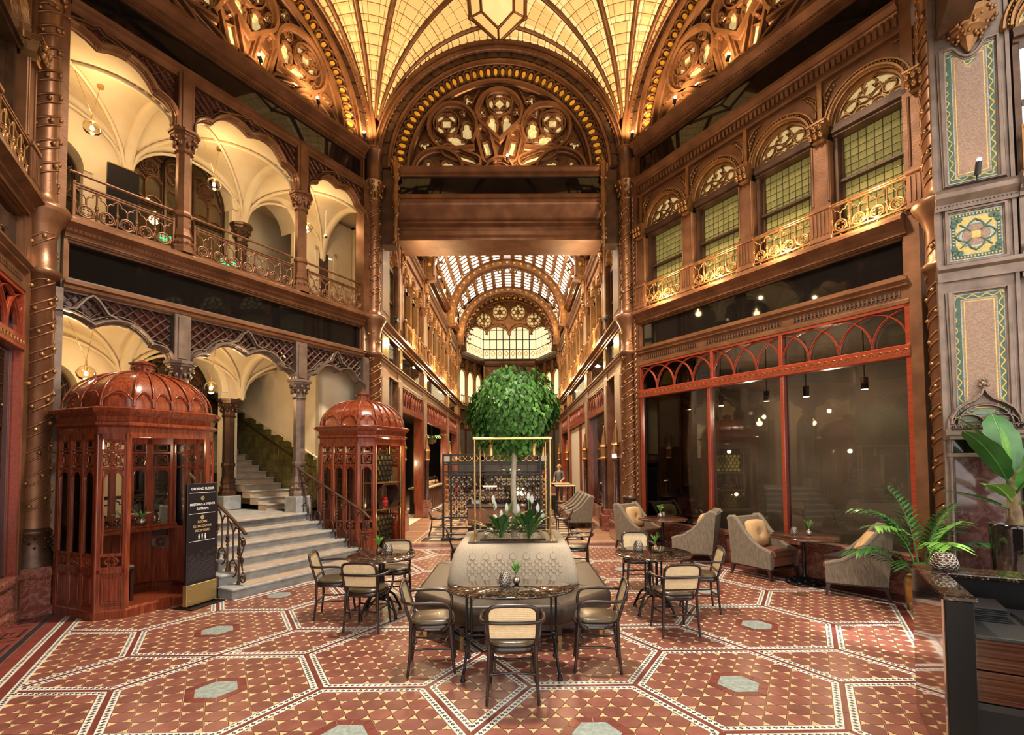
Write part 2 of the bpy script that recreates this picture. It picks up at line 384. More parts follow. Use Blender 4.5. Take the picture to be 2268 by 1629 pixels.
def corner(ka, kb):
    """interior angle at kb of the face on the left of ka->kb, and inset"""
    back = ang(kb, ka); best = None
    for kc in nb[kb]:
        if kc == ka: continue
        d = (back-ang(kb, kc)) % (2*pi)
        if best is None or d < best: best = d
    return best or 2*pi
white = MB(); red = MB(); dia = MB(); wtiles = []
for (ka, kb) in [(x, y) for x, y in edges]+[(y, x) for x, y in edges]:
    a, b = P2[ka], P2[kb]; L = hypot(b[0]-a[0], b[1]-a[1]); ux, uy = (b[0]-a[0])/L, (b[1]-a[1])/L; nx, ny = -uy, ux
    ae = corner(ka, kb); back = ang(ka, kb); bs = None
    for kc in nb[ka]:
        if kc == kb: continue
        d = (ang(ka, kc)-back) % (2*pi)
        if bs is None or d < bs: bs = d
    bs = bs or 2*pi
    def ins(o, q): return o/tan(q/2) if abs(q-2*pi) > .01 else 0
    def quad(o0, o1, t0=0, t1=1):
        def P(o, t): s0 = ins(o, bs); s1 = L-ins(o, ae); s = s0+(s1-s0)*t; return (a[0]+ux*s+nx*o, a[1]+uy*s+ny*o)
        return [P(o0, t0), P(o0, t1), P(o1, t1), P(o1, t0)]
    for k in range(3):
        q = clip_room(quad(.0, .0215, k/3+.002, (k+1)/3-.002))
        if len(q) > 2: red.prism(q, -.01, .003, 'z')
    for k in range(5):
        q = clip_room(quad(.0235, .0772, k/5+.001, (k+1)/5-.001))
        if len(q) > 2: wtiles.append(q)
    s = .047
    m0, m1 = ins(.05, bs), L-ins(.05, ae); n = max(1, int((m1-m0)/s)); s = (m1-m0)/n
    for k in range(n):
        c = (a[0]+ux*(m0+(k+.5)*s)+nx*.0503, a[1]+uy*(m0+(k+.5)*s)+ny*.0503)
        if not clip_room([(c[0]-.02, c[1]-.02), (c[0]+.02, c[1]-.02), (c[0], c[1]+.03)]) or hypot(c[0]+.3, c[1]-6.8) < .8: continue
        for (p_, q_) in ((.5, 0), (-.5, 0), (0, .5), (0, -.5)):
            ce = (c[0]+(ux*p_+nx*q_)*.021, c[1]+(uy*p_+ny*q_)*.021); h = .0092
            pts = [(ce[0]+(ux*r*1+nx*t)*h, ce[1]+(uy*r+ny*t)*h, .0046) for r, t in ((1, 0), (0, 1), (-1, 0), (0, -1))]
            dia.add(pts, [(0, 1, 2, 3)])
wtiles.sort(key=lambda q: hypot(q[0][0]-.1, q[0][1]-2.6))
nin = 0
for q in wtiles:
    u = q[0][0]/max(q[0][1], .1)
    if nin < 300 and -1.0 < u < .85 and q[0][1] > 3.6:
        MB().prism(q, -.01, .004, 'z').build('border_tile', MT['white'], floor); nin += 1
    else: white.prism(q, -.01, .004, 'z')
white.build('ivory_border_tiles', MT['white'], floor)['kind'] = 'stuff'
red.build('strip_tiles', MT['tile2'], floor)['kind'] = 'stuff'
dia.build('black_diamond_tesserae', MT['blk'], floor)['kind'] = 'stuff'
# hexagon and triangle tiles inside the frames
segs = list(edges.values())
def near_strip(x, y):
    for a, b in segs:
        dx, dy = b[0]-a[0], b[1]-a[1]; t = ((x-a[0])*dx+(y-a[1])*dy)/(SS*SS)
        if -.02 <= t <= 1.02 and abs((x-a[0])*dy-(y-a[1])*dx)/SS < .4*HH: return True
    return False
ghex = [lat(i, j) for i, j, g in cells if g]
hexs = []; tris = []
g = .0017
for n in range(-30, 70):
    for m in range(-75, 75):
        x = OX+m*2*EE+n*EE; y = OY+n*HH
        if abs(x-CX0) > 5.4 or abs(y-CY0) > 5.4 or y < 3.2: continue
        near = min(hypot(x-a, y-b) for a, b in ghex)
        if near > 1.25*HH and not near_strip(x, y):
            p = [(x+(EE-g)*cos(rad(60*k)), y+(EE-g)*sin(rad(60*k))) for k in range(6)]
            q = clip_room(p)
            if len(q) > 2: hexs.append((x, y, q, len(q) == 6 and abs(area2(q)-area2(p)) < 1e-6))
        for sgn in (1, -1):
            tx, ty = x+EE, y+sgn*EE/sqrt(3)*1.0
            # triangle between hexes: centroid at a lattice hole
            tx, ty = x+EE, y+sgn*HH/3
            if near_strip(tx, ty) or min(hypot(tx-a, ty-b) for a, b in ghex) < 1.5*HH: continue
            r = EE/sqrt(3)-g*1.5
            p = [(tx+r*cos(rad(90*sgn*-1+120*k)), ty+r*sin(rad(-90*sgn+120*k))) for k in range(3)]
            q = clip_room(p)
            if len(q) > 2: tris.append((tx, ty, q, -sgn, len(q) == 3 and abs(abs(area2(q))-abs(area2(p))) < 1e-6))
hm = MB().prism([((EE-g)*cos(rad(60*k)), (EE-g)*sin(rad(60*k))) for k in range(6)], -.01, .004, 'z').mesh('hexagon_tile', MT['tile'])
r3 = EE/sqrt(3)-g*1.5
tmv = MB().prism([(r3*cos(rad(90+120*k)), r3*sin(rad(90+120*k))) for k in range(3)], -.01, .004, 'z').mesh('triangle_tile', MT['tri'])
vis = lambda x, y: y > 3.62 and -1.02 < x/y < .62
hexs.sort(key=lambda h: (not (h[3] and vis(h[0], h[1])), h[1]+abs(h[0])*.25)); tris.sort(key=lambda h: (not (h[4] and vis(h[0], h[1])), h[1]+abs(h[0])*.25))
rest = MB()
for k, h in enumerate(hexs):
    if k < 300 and h[3]: put('hexagon_tile', hm, floor, T(h[0], h[1], 0, rad(60*random.randrange(6))))
    else: rest.prism(h[2], -.01, .004, 'z')
rest.build('hexagon_tiles', MT['tile'], floor)['kind'] = 'stuff'
rest = MB(); notch = MB()
for k, h in enumerate(tris):
    if k < 300 and h[4]: put('triangle_tile', tmv, floor, T(h[0], h[1], 0, 0 if h[3] > 0 else pi))
    else: rest.prism(h[2] if area2(h[2]) > 0 else h[2][::-1], -.01, .004, 'z')
    if h[4]:      # dark scalloped outline printed on each buff tile
        q = h[2]; c = (h[0], h[1])
        for i in range(3):
            a, b = q[i], q[(i+1) % 3]
            for t0, t1, w in ((.0, 1, .20), (.42, .58, .42), (.18, .26, .32), (.74, .82, .32)):
                e = [(a[0]+(b[0]-a[0])*t, a[1]+(b[1]-a[1])*t) for t in (t0, t1)]
                f = [(p[0]+(c[0]-p[0])*w, p[1]+(c[1]-p[1])*w) for p in e]
                notch.add([(*e[0], .0046), (*e[1], .0046), (*f[1], .0046), (*f[0], .0046)], [(0, 1, 2, 3)])
rest.build('triangle_tiles', MT['tri'], floor)['kind'] = 'stuff'
notch.build('tile_outlines', MT['tile2'], floor)['kind'] = 'stuff'
# grey glass paver in the outer frames, each in a ring of dark tiles
R1 = HH*1.0/S; R2 = HH*1.5/S
for c in ghex:
    if c[1] < 3.2 or not clip_room([(c[0]-.1, c[1]), (c[0]+.1, c[1]), (c[0], c[1]+.1)]): continue
    pm = MB().prism([(c[0]+R1*cos(rad(60*k)), c[1]+R1*sin(rad(60*k))) for k in range(6)], -.01, .006, 'z')
    pm.build('glass_paver', MT['greytile'], floor)
    for k in range(6):
        q0, q1 = rad(60*k), rad(60*k+60)
        for t0, t1 in ((0.01, .49), (.51, .99)):
            P = lambda r, t: (c[0]+r*(cos(q0)*(1-t)+cos(q1)*t), c[1]+r*(sin(q0)*(1-t)+sin(q1)*t))
            MB().prism([P(R1+.004, t0), P(R2-.003, t0), P(R2-.003, t1), P(R1+.004, t1)], -.01, .004, 'z').build('ring_tile', MT['tile2'], floor)
# room border: two ivory bands with a red strip, then the greek key margin
bd = MB(); bw = MB(); bk = MB(); gk = MB()
for k in range(6):
    q = rad(30+60*k); n = Vector((cos(q), sin(q))); t = Vector((-n.y, n.x)); c0 = Vector((CX0, CY0))
    def bquad(r0, r1, mb, z=.004, s0=None, s1=None):
        P = lambda r, s: c0+n*r+t*s
        a0, a1 = (-r0/sqrt(3), r0/sqrt(3)) if s0 is None else (s0, s1); b0, b1 = (-r1/sqrt(3), r1/sqrt(3)) if s0 is None else (s0, s1)
        p = [P(r0, a0), P(r1, b0), P(r1, b1), P(r0, a1)]
        mb.prism([tuple(v) for v in p], -.01, z, 'z')
    off = 0
    if k == 2: bquad(3.40, 3.45, bw, .0046, -1.45, 1.40); bquad(3.32, 3.36, bw, .0046, -1.45, 1.40); bquad(3.36, 3.40, bd, .0047, -1.45, 1.40)
    for r0, r1 in ((4.605, 4.66), (4.76, 4.815)):
        bquad(r0+off, r1+off, bw)
        m = int((r0+off)*1.1547/.047)
        for i in range(m):
            s = (i+.5-m/2)*.047; ce = c0+n*((r0+r1)/2+off)+t*s
            if ce.y < 3: continue
            for a, b in ((.5, 0), (-.5, 0), (0, .5), (0, -.5)):
                d = ce+t*a*.021+n*b*.021; h = .0092
                bk.add([(d.x+t.x*h*u_+n.x*h*v_, d.y+t.y*h*u_+n.y*h*v_, .0046) for u_, v_ in ((1, 0), (0, 1), (-1, 0), (0, -1))], [(0, 1, 2, 3)])
    bquad(4.665+off, 4.755+off, bd)
    if True:
        bquad(4.82, 4.95, bd); bquad(4.955, 5.02, gk, .0042); bquad(5.025, 5.33, bd)
        m = 9
        for i in range(m):
            s = (i-m/2)*.62
            for (a0, a1, r0, r1) in ((0, .34, 5.06, 5.09), (.31, .34, 5.06, 5.24), (.1, .34, 5.21, 5.24), (.1, .13, 5.15, 5.24), (.1, .25, 5.15, 5.17), (.45, .48, 5.06, 5.3), (.34, .48, 5.27, 5.3)):
                bquad(r0, r1, gk, .0046, s+a0, s+a1)
bd.build('margin_tiles', MT['tile2'], floor)['kind'] = 'stuff'
bw.build('ivory_margin_tiles', MT['white'], floor)['kind'] = 'stuff'
bk.build('margin_diamonds', MT['blk'], floor)['kind'] = 'stuff'
gk.build('greek_key_tiles', MT['blk'], floor)['kind'] = 'stuff'
# small brass drain cover
MB().lathe([(.11, .004), (.11, .007), (.095, .008), (.09, .006), (.0001, .006)], 24, (4.06, 7.35)).build('drain_cover', MT['copper'], floor)
# hall floor: long bands and square mosaic carpets
hf = MB(); hb = MB(); hc = MB(); hk = MB()
hf.box(XL, XR, 12.2, 34, -.01, .003)
hf.build('hall_field', MT['hallfloor'], floor)
for x in (-2.35, -2.22, -1.2, -1.1, .45, .55, 1.57, 1.7): hb.box(CX0+x*1.05+.33-.025, CX0+x*1.05+.33+.025, 12.3, 34, -.01, .0045)
for i in range(22):
    y = 12.35+i*1.0
    hb.box(XL+.1, XR-.1, y, y+.05, -.01, .0047)
    for x in (-2.0, -.33, 1.35): hk.box(x-.34, x+.34, y+.2, y+.85, -.01, .0045); hb.box(x-.16, x+.16, y+.38, y+.68, -.01, .005)
hb.build('buff_bands', MT['buffband'], floor)['kind'] = 'stuff'
hk.build('dark_carpets', MT['blk'], floor)['kind'] = 'stuff'
# ------------------------------------------------------------ facade kit (local frame: x right, y away from the room, z up)
def arc(cx, cz, r, a0=0, a1=pi, n=20, rz=None): return [(cx+r*cos(a0+(a1-a0)*i/n), cz+(rz or r)*sin(a0+(a1-a0)*i/n)) for i in range(n+1)]
def circ(cx, cz, r, n=20): return arc(cx, cz, r, 0, 2*pi*(n-1)/n, n-1)
def foil(cx, cz, r, k=4, d=.6, a0=pi/4, n=6):
    """k-lobed outline: lobes of radius r*d' around the centre"""
    R = r*d; q = r-R*.0; out = []
    lr = r*(1-d)*1.25
    for i in range(k):
        a = a0+2*pi*i/k; c = (cx+R*cos(a), cz+R*sin(a)); half = pi/2+pi/k*.8
        out += [(c[0]+lr*cos(a+half*(2*j/n-1)), c[1]+lr*sin(a+half*(2*j/n-1))) for j in range(n+1)]
    return out
def spandrel(mb, path, x0, x1, ztop, y0, y1, zl=None):
    """plate between an arch path (left to right) and a level top, with thickness"""
    p = [(x0, path[0][1])]+list(path)+[(x1, path[-1][1])]; n = len(p)
    xs = [x0+(x1-x0)*min(max((q[0]-x0)/(x1-x0), 0), 1) for q in p]
    for i in range(1, n): xs[i] = max(xs[i], xs[i-1])
    vs = []
    for q, x in zip(p, xs): vs += [(q[0], y0, q[1]), (x, y0, ztop), (q[0], y1, q[1]), (x, y1, ztop)]
    fs = []
    for i in range(n-1):
        a, b = i*4, i*4+4
        fs += [(a, b, b+1, a+1), (a+2, a+3, b+3, b+2), (a, a+2, b+2, b)]
    mb.add(vs, fs)
LEDGE = [(.35, 5.17), (-.05, 5.17), (-.05, 5.22), (-.09, 5.25), (-.09, 5.29), (-.19, 5.35), (-.19, 5.40), (-.13, 5.45), (.35, 5.45)]
GRILLC = [(.3, 4.17), (-.03, 4.17), (-.03, 4.22), (-.01, 4.24), (-.01, 4.40), (-.06, 4.43), (-.06, 4.47), (-.10, 4.50), (-.10, 4.53), (.3, 4.53)]
FRIEZE = [(.3, 8.14), (-.03, 8.14), (-.03, 8.19), (.0, 8.22), (.0, 8.40), (-.06, 8.44), (-.06, 8.48), (-.12, 8.54), (-.12, 8.60), (-.07, 8.63), (.3, 8.63)]
CORNICE = [(.3, 9.19), (-.04, 9.19), (-.04, 9.24), (-.08, 9.26), (-.08, 9.31), (-.20, 9.39), (-.20, 9.46), (-.14, 9.50), (.3, 9.50)]
def beads(mb, x0, x1, y, z, s=.055, r=.014):
    n = int((x1-x0)/s)
    for i in range(n):
        x = x0+(i+.5)*s; mb.add([(x-r, y, z), (x, y, z-r), (x+r, y, z), (x, y, z+r), (x, y-r*1.2, z)], [(0, 1, 4), (1, 2, 4), (2, 3, 4), (3, 0, 4)])
FRIEZE2 = [(.3, 8.44), (-.03, 8.44), (-.03, 8.48), (-.08, 8.52), (-.08, 8.57), (-.13, 8.60), (-.07, 8.63), (.3, 8.63)]
GRILL2 = [(.3, 4.41), (-.03, 4.41), (-.06, 4.44), (-.06, 4.48), (-.10, 4.50), (-.10, 4.53), (.3, 4.53)]
def bands(root, x0, x1, m='bronze', top=True, grill=True, slim=False):
    b = MB().mold(x0, x1, GRILL2 if slim else GRILLC); b.build('grill_cornice', MT[m], root)
    if grill:
        L = x1-x0; k = max(1, round(L/1.9)); w = L/k
        for i in range(k):
            g = MB(); n = 26
            g.box(x0+w*i+.12, x0+w*(i+1)-.12, -.012, .0, 4.275, 4.365)
            g.build('vent_grille', MT['black'], root)
            s = MB()
            for j in range(n+1):
                x = x0+w*i+.12+(w-.24)*j/n; s.box(x-.012, x+.012, -.022, -.010, 4.275, 4.365)
            s.box(x0+w*i+.12, x0+w*(i+1)-.12, -.024, -.012, 4.315, 4.325)
            s.build('vent_slats', MT[m], root)
    # black glass band in a moulded frame
    for z0, z1, nm in ((4.53, 5.19, 'lower'), (8.63, 9.21, 'upper')):
        if nm == 'upper' and not top: continue
        MB().box(x0, x1, .06, .09, z0, z1).build('black_glass_band', MT['blkglass'], root)
        f = MB()
        for w, y in ((.045, -.02), (.075, .02)):
            f.box(x0, x1, y, .06, z0, z0+w); f.box(x0, x1, y, .06, z1-w, z1); f.box(x0, x0+w, y, .06, z0, z1); f.box(x1-w, x1, y, .06, z0, z1)
        f.build('band_frame', MT[m], root)
    b = MB().mold(x0, x1, LEDGE); beads(b, x0, x1, -.09, 5.27); b.build('ledge', MT[m], root)
    if top:
        b = MB().mold(x0, x1, FRIEZE2 if slim else FRIEZE)
        n = 0 if slim else int((x1-x0)/.085)
        for i in range(n):
            x = x0+(i+.5)*(x1-x0)/n; b.box(x-.026, x+.026, -.055, .0, 8.26, 8.37)
        b.build('dentil_frieze', MT[m], root)
        b = MB().mold(x0, x1, CORNICE); beads(b, x0, x1, -.08, 9.285); b.build('cornice', MT[m], root)
# --- balustrade
def baluster_mesh(w=.27, h=.42):
    b = MB(); t = .011
    b.tube([(-w/2, 0, 0), (-w/2, 0, h)], .013, 5)
    for z, r in ((h*.45, .030), (h*.53, .022), (h*.37, .020)): b.ball((-w/2, 0, z), r, 6, 4)
    b.tube([(x, 0, z) for x, z in circ(0, h*.235, h*.21, 14)], .017, 5, True)
    b.tube([(x, 0, z) for x, z in foil(0, h*.235, h*.15, 4, .55, 0, 4)], .009, 4, True)
    b.tube([(0, 0, h*.44), (0, 0, h*.70)], .013, 5)
    for s in (-1, 1):
        b.tube([(0, 0, h*.68), (s*w*.14, 0, h*.80), (s*w*.30, 0, h*.80), (s*w*.30, 0, h*.88), (s*w*.44, 0, h*.94), (s*w*.5, 0, h)], .012, 5)
        b.tube([(s*w*.17, 0, h*.05), (s*w*.40, 0, h*.12), (s*w*.49, 0, h*.38)], .012, 5)
    return b
BAL = {}
def railing(M, x0, x1, label, n, hand=None, m='bronze_gd', y=-.08, z0=5.50, group=None):
    r = thing('balcony_railing', label, 'railing', M @ T(0, y, 0), group)
    w = (x1-x0)/n; k = (round(w, 3), m)
    if k not in BAL: BAL[k] = baluster_mesh(w).mesh('baluster', MT[m])
    for i in range(n): put('baluster', BAL[k], r, T(x0+w*(i+.5), 0, z0+.03))
    tr_ = MB().box(x0-.02, x1+.02, -.02, .02, z0+.445, z0+.475, .006).box(x0-.02, x1+.02, -.03, .03, z0+.475, z0+.50, .006).build('top_rail', MT[m], r)
    br_ = MB().box(x0-.02, x1+.02, -.018, .018, z0, z0+.032, .005).build('bottom_rail', MT[m], r)
    dk = ('drop', m)
    if dk not in BAL: BAL[dk] = MB().ball((0, 0, 0), .018, 6, 4).mesh('drop_knob', MT[m])
    for i in range(n): put('drop_knob', BAL[dk], br_, T(x0+w*(i+.5), 0, z0-.018))
    for xe in (x0-.03, x1): MB().box(xe, xe+.03, -.022, .022, z0-.03, z0+.53).build('end_post', MT[m], r)
    if hand:
        MB().tube([(x0-.05, .06, hand), (x1+.05, .06, hand)], .022, 8).build('handrail', MT[m], r)
    return r
# --- arched window of the upper storey
PANE = {}
def leaf_scroll(b, x0, x1, z0, z1, y, k=1):
    """small relief foliage filling a spandrel corner"""
    for i in range(5):
        t = i/4; x = x0+(x1-x0)*t; z = z0+(z1-z0)*(.3+.6*t)
        b.ball((x, y, z), .018+.02*t, 6, 4)
    b.tube([(x0, y, z0), (x0*.5+x1*.5, y-.01, z0*.4+z1*.6), (x1, y, z1)], .012, 4)
WN = [0]
def arched_window(M, cx, glass='olive', panes=True, m='bronze_gd', nx=8, zb=5.46, num=True):
    WN[0] += 1
    w = struct('window_%d' % WN[0], M @ T(cx)); hw = .465; zc = 7.33
    f = MB()
    for s in (-1, 1): f.box(s*(hw+.03)-.03, s*(hw+.03)+.03, .05, .30, zb, 7.16); f.box(s*(hw-.015)-.015, s*(hw-.015)+.015, .14, .26, zb, 7.16)
    f.box(-hw, hw, .10, .25, 6.40, 6.44); f.box(-hw-.06, hw+.06, .02, .3, 7.15, 7.20); f.box(-hw-.06, hw+.06, -.02, .3, 7.20, 7.28); f.box(-hw-.06, hw+.06, .0, .3, 7.28, 7.33)
    f.build('window_frame', MT[m] if m != 'bronze_gd' else MT['bronze_dk'], w)
    if panes:
        rows = 14; pw = 2*hw/nx; ph = (7.15-zb)/rows; k = (nx, rows, glass)
        if k not in PANE: PANE[k] = MB().box(-pw/2+.006, pw/2-.006, 0, .012, -ph/2+.006, ph/2-.006, .003).mesh('pane', MT[glass])
        for i in range(nx):
            for j in range(rows): put('pane', PANE[k], w, T(-hw+(i+.5)*pw, .205, zb+(j+.5)*ph))
        MB().box(-hw, hw, .216, .222, zb, 7.15).build('lead_came', MT['gridlead'], w)
    else: MB().box(-hw, hw, .20, .215, zb, 7.15).build('pane', MT[glass], w)
    # tracery in the arch head
    hd = MB().prism([(x, z) for x, z in arc(0, zc, .50, 0, pi, 16)], .16, .17)
    hd.build('head_pane', MT['stain'] if m == 'bronze_gd' else MT[glass], w)
    t = MB()
    for x in (-.36, -.12, .12, .36): t.rib(arc(x, zc+.01, .105, 0, pi, 8), .04, .05, .13)
    for s in (-1, 1): t.rib(circ(s*.275, zc+.20, .095, 12), .035, .05, .13, True)
    t.rib(foil(0, zc+.29, .17, 3, .5, pi/2, 5), .035, .05, .13, True)
    t.rib(arc(-.2, zc+.02, .26, pi*.28, pi*.72, 6), .03, .05, .13); t.rib(arc(.2, zc+.02, .26, pi*.28, pi*.72, 6), .03, .05, .13)
    t.build('tracery', MT['bronze_gd'], w)
    a = MB()
    a.rib(arc(0, zc, .485, 0, pi, 20), .06, .10, .12); a.rib(arc(0, zc, .545, 0, pi, 20), .07, .12, .05); a.rib(arc(0, zc, .615, 0, pi, 20), .06, .07, .02); 
    for i in range(33):
        q = pi*(i+.5)/33; a.ball((.578*cos(q), -.06, zc+.578*sin(q)), .016, 4, 3)
    a.build('arch_moulding', MT['bronze_gd'], w)
    return w
def pilaster(b, x, w=.30, zb=5.46, z1=7.10):
    b.box(x-w/2, x+w/2, -.06, .3, zb+.02, z1, .01)
    for s in (-1, 1): b.tube([(x+s*w*.42, -.065, 6.1), (x+s*w*.42, -.065, z1)], .018, 5)
    b.box(x-w/2-.03, x+w/2+.03, -.13, .2, zb, zb+.07, .01); b.box(x-w/2-.015, x+w/2+.015, -.115, .2, zb+.07, 5.96)
    for k in range(5): b.box(x-w*.4+k*w*.2-.012, x-w*.4+k*w*.2+.012, -.13, -.11, zb+.1, 5.93)
    b.box(x-w/2-.03, x+w/2+.03, -.14, .2, 5.96, 6.02, .01)
def capital(b, x, z0, z1, w=.26, y=-.10):
    """leafy capital block"""
    h = z1-z0
    b.lathe([(w*.42, z0), (w*.5, z0+.03), (w*.40, z0+.05), (w*.44, z0+h*.4), (w*.66, z0+h*.80), (w*.74, z0+h*.80), (w*.74, z1-.03), (w*.80, z1-.03), (w*.80, z1)], 4, (x, y+w*.25), False, pi/4)
    for i in range(3):
        for j in range(2): b.ball((x-w*.32+i*w*.32, y-w*.30-j*.02, z0+h*(.30+.34*j)), w*.17, 5, 4, 1.3)
def upper_wall(root, x0, x1, centres, m='bronze'):
    """spandrel plate, pilasters and capitals round the arched windows"""
    b = MB(); sc = MB(); hw = .685
    for c in centres: spandrel(b, arc(c, 7.33, .5, pi, 0, 20), c-hw, c+hw, 8.15, .03, .2)
    xs = [c-hw for c in centres]+[centres[-1]+hw]
    if x0 < xs[0]-.01: b.box(x0, xs[0], .03, .2, 5.45, 8.15)
    if x1 > xs[-1]+.01: b.box(xs[-1], x1, .03, .2, 5.45, 8.15)
    b.build('spandrel_plate', MT[m], root)
    for c in centres:
        for s in (-1, 1):
            sc.tube([(c+s*.60, .02, 7.60), (c+s*.63, .005, 7.92), (c+s*.5, .01, 8.06), (c+s*.36, .02, 8.08)], .016, 5)
            for k in range(6):
                q = .15+.7*k/5; sc.ball((c+s*(.62-.2*q*q), .015, 7.68+.36*q), .035-.012*abs(q-.5), 5, 4)
    for x in xs: sc.box(x-.035, x+.035, -.03, .05, 7.45, 8.14)
    sc.build('spandrel_relief', MT['bronze_gd'], root)
    for x in xs:
        if x-.15 < x0-.4 or x+.15 > x1+.4: continue
        p = MB(); pilaster(p, x); p.build('pilaster', MT[m], root)
        p = MB(); capital(p, x, 7.10, 7.42); p.build('pilaster_capital', MT['bronze_gd'], root)
def shopfront(root, x0, x1, mulls, heads, plinth=True, glass='smoke'):
    f = MB(); y0, y1 = -.02, .12
    f.box(x0, x1, y0, y1, 4.12, 4.19); f.box(x0, x1, y0-.02, y1, 3.40, 3.58, .01); f.box(x0, x0+.06, y0, y1, .55, 4.19); f.box(x1-.06, x1, y0, y1, .55, 4.19)
    f.build('red_frame', MT['redframe'], root)
    for x in mulls: MB().box(x-.035, x+.035, y0, y1, .55, 3.41, .008).build('mullion', MT['redframe'], root)
    for x in heads: MB().box(x-.035, x+.035, y0, y1, 3.57, 4.13, .008).build('head_mullion', MT['redframe'], root)
    e = MB(); n = int((x1-x0)/.11)
    for i in range(n):
        x = x0+(i+.5)*(x1-x0)/n; e.add([(x-.02, y0-.023, 3.45), (x+.02, y0-.023, 3.45), (x, y0-.023, 3.50)], [(0, 1, 2)]); e.rib([(x-.05, 3.46), (x-.025, 3.51), (x, 3.52), (x+.025, 3.51), (x+.05, 3.46)], .012, .008, y0-.02)
    e.build('carved_transom_band', MT['bronze_gd'], root)
    xs = [x0+.03]+list(heads)+[x1-.03]
    for a, b_ in zip(xs, xs[1:]):
        k = max(1, round((b_-a)/.51)); w = (b_-a)/k
        for i in range(-1, k):
            # interlaced round arches: each starts on one bar and lands two bars on
            xa, xb = a+i*w, a+(i+2)*w; pts = [p for p in arc((xa+xb)/2, 3.58, w, pi, 0, 22, .525) if a-.001 <= p[0] <= b_+.001]
            if len(pts) > 2: MB().rib(pts, .028, .05, .05).build('interlaced_arch', MT['redframe'], root)
    MB().box(x0+.06, x1-.06, .07, .078, 3.58, 4.13).build('head_pane', MT[glass], root)
    xs = [x0+.06]+list(mulls)+[x1-.06]
    for a, b_ in zip(xs, xs[1:]): MB().box(a+.02, b_-.02, .06, .068, .60, 3.41).build('shop_pane', MT[glass], root)
    if plinth:
        b = MB().box(x0-.02, x1+.02, -.06, .25, 0, .14, .01).box(x0-.02, x1+.02, -.02, .25, .14, .50).box(x0-.02, x1+.02, -.07, .25, .50, .58, .01)
        b.build('marble_plinth', MT['redmarb'], root)
        b = MB()
        for a, c in zip(xs, xs[1:]): b.box(a+.12, c-.12, -.035, -.02, .2, .44, .01)
        b.build('plinth_panels', MT['redmarb'], root)
# ------------------------------------------------------------ right wall
wr = struct('wall_right', WR)
shopfront(wr, .36, 5.80, (2.31, 3.86), (2.40, 3.85))
bands(wr, .36, 5.80)
cent = (1.21, 2.585, 3.96, 5.335)
upper_wall(wr, .30, 5.95, cent)
MB().box(.2, .40, -.02, .3, 0, 9.2).box(5.80, 5.95, -.02, .3, 0, 9.2).build('corner_jamb', MT['bronze'], wr)
wd = ['nearest the hall corner', 'second from the hall', 'third from the hall', 'nearest the mosaic pier']
for c in cent: arched_window(WR, c)
for c, n_ in zip(cent, wd): railing(WR, c-.52, c+.52, 'gilt bronze balcony railing below the right wall arched window '+n_, 4, group='right wall balcony railings')
# the bar room behind the shopfront
rm = struct('wall_bar', WR)
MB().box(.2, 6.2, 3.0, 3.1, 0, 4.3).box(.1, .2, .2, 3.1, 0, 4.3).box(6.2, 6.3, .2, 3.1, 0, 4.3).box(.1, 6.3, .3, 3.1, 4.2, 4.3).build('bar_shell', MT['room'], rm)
MB().box(.2, 6.2, .25, 3.0, .01, .03).build('bar_floor', MT['dkwood'], rm)
for x, y, z in ((1.0, .9, 3.12), (1.9, .9, 3.12), (2.9, 1.0, 3.12), (3.7, 1.0, 3.12), (4.75, .9, 3.12), (5.55, .9, 3.12)):
    p = thing('ceiling_downlight', None, 'spotlight', WR @ T(x, y, z)); k = len([o for o in bpy.data.objects if o.name.startswith('ceiling_downlight')])
    p['label'] = 'black cylinder downlight behind the shopfront glass, number %s from the hall' % ('one two three four five six'.split()[k-1]); p['group'] = 'downlights in the bar'
    MB().lathe([(.055, 0), (.055, .2), (.01, .2), (.01, 1.05)], 14).build('housing', MT['black'], p)
    MB().lathe([(.0001, -.004), (.05, -.004), (.05, -.001)], 14, cap=False).build('lens', MT['spot'], p)
for x, y, z in ((1.0, .9, 3.05), (1.9, .9, 3.05), (2.9, 1.0, 3.05), (3.7, 1.0, 3.05), (4.75, .9, 3.05), (5.55, .9, 3.05)): point('downlight', WR @ Vector((x, y+.1, z)), 60, (1, .85, .66), .05, rad(70), WR @ Vector((x, y+1.9, .6)))
for x in (1.9, 3.7): point('bar_light', WR @ Vector((x, 1.9, 3.0)), 45, (1, .78, .55), .04)
# ------------------------------------------------------------ left-near wall, same facade
wl2 = struct('wall_left_near', WLN)
shopfront(wl2, .35, 5.75, (2.3, 3.86), (2.4, 3.85))
bands(wl2, .35, 5.75)
upper_wall(wl2, .2, 6.0, (.82, 2.19, 3.56, 4.93))
MB().box(5.75, 6.0, -.03, .3, 0, 9.2).box(.1, .35, -.03, .3, 0, 9.2).build('corner_jamb', MT['bronze'], wl2)
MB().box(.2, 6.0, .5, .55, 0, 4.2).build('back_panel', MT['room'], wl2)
for c in (.82, 2.19, 3.56, 4.93): arched_window(WLN, c, panes=False)
railing(WLN, 4.42, 5.45, 'gilt bronze balcony railing at the extreme left edge above the black glass', 4)
railing(WLN, 3.05, 4.08, 'gilt bronze balcony railing further along the left edge wall', 4)
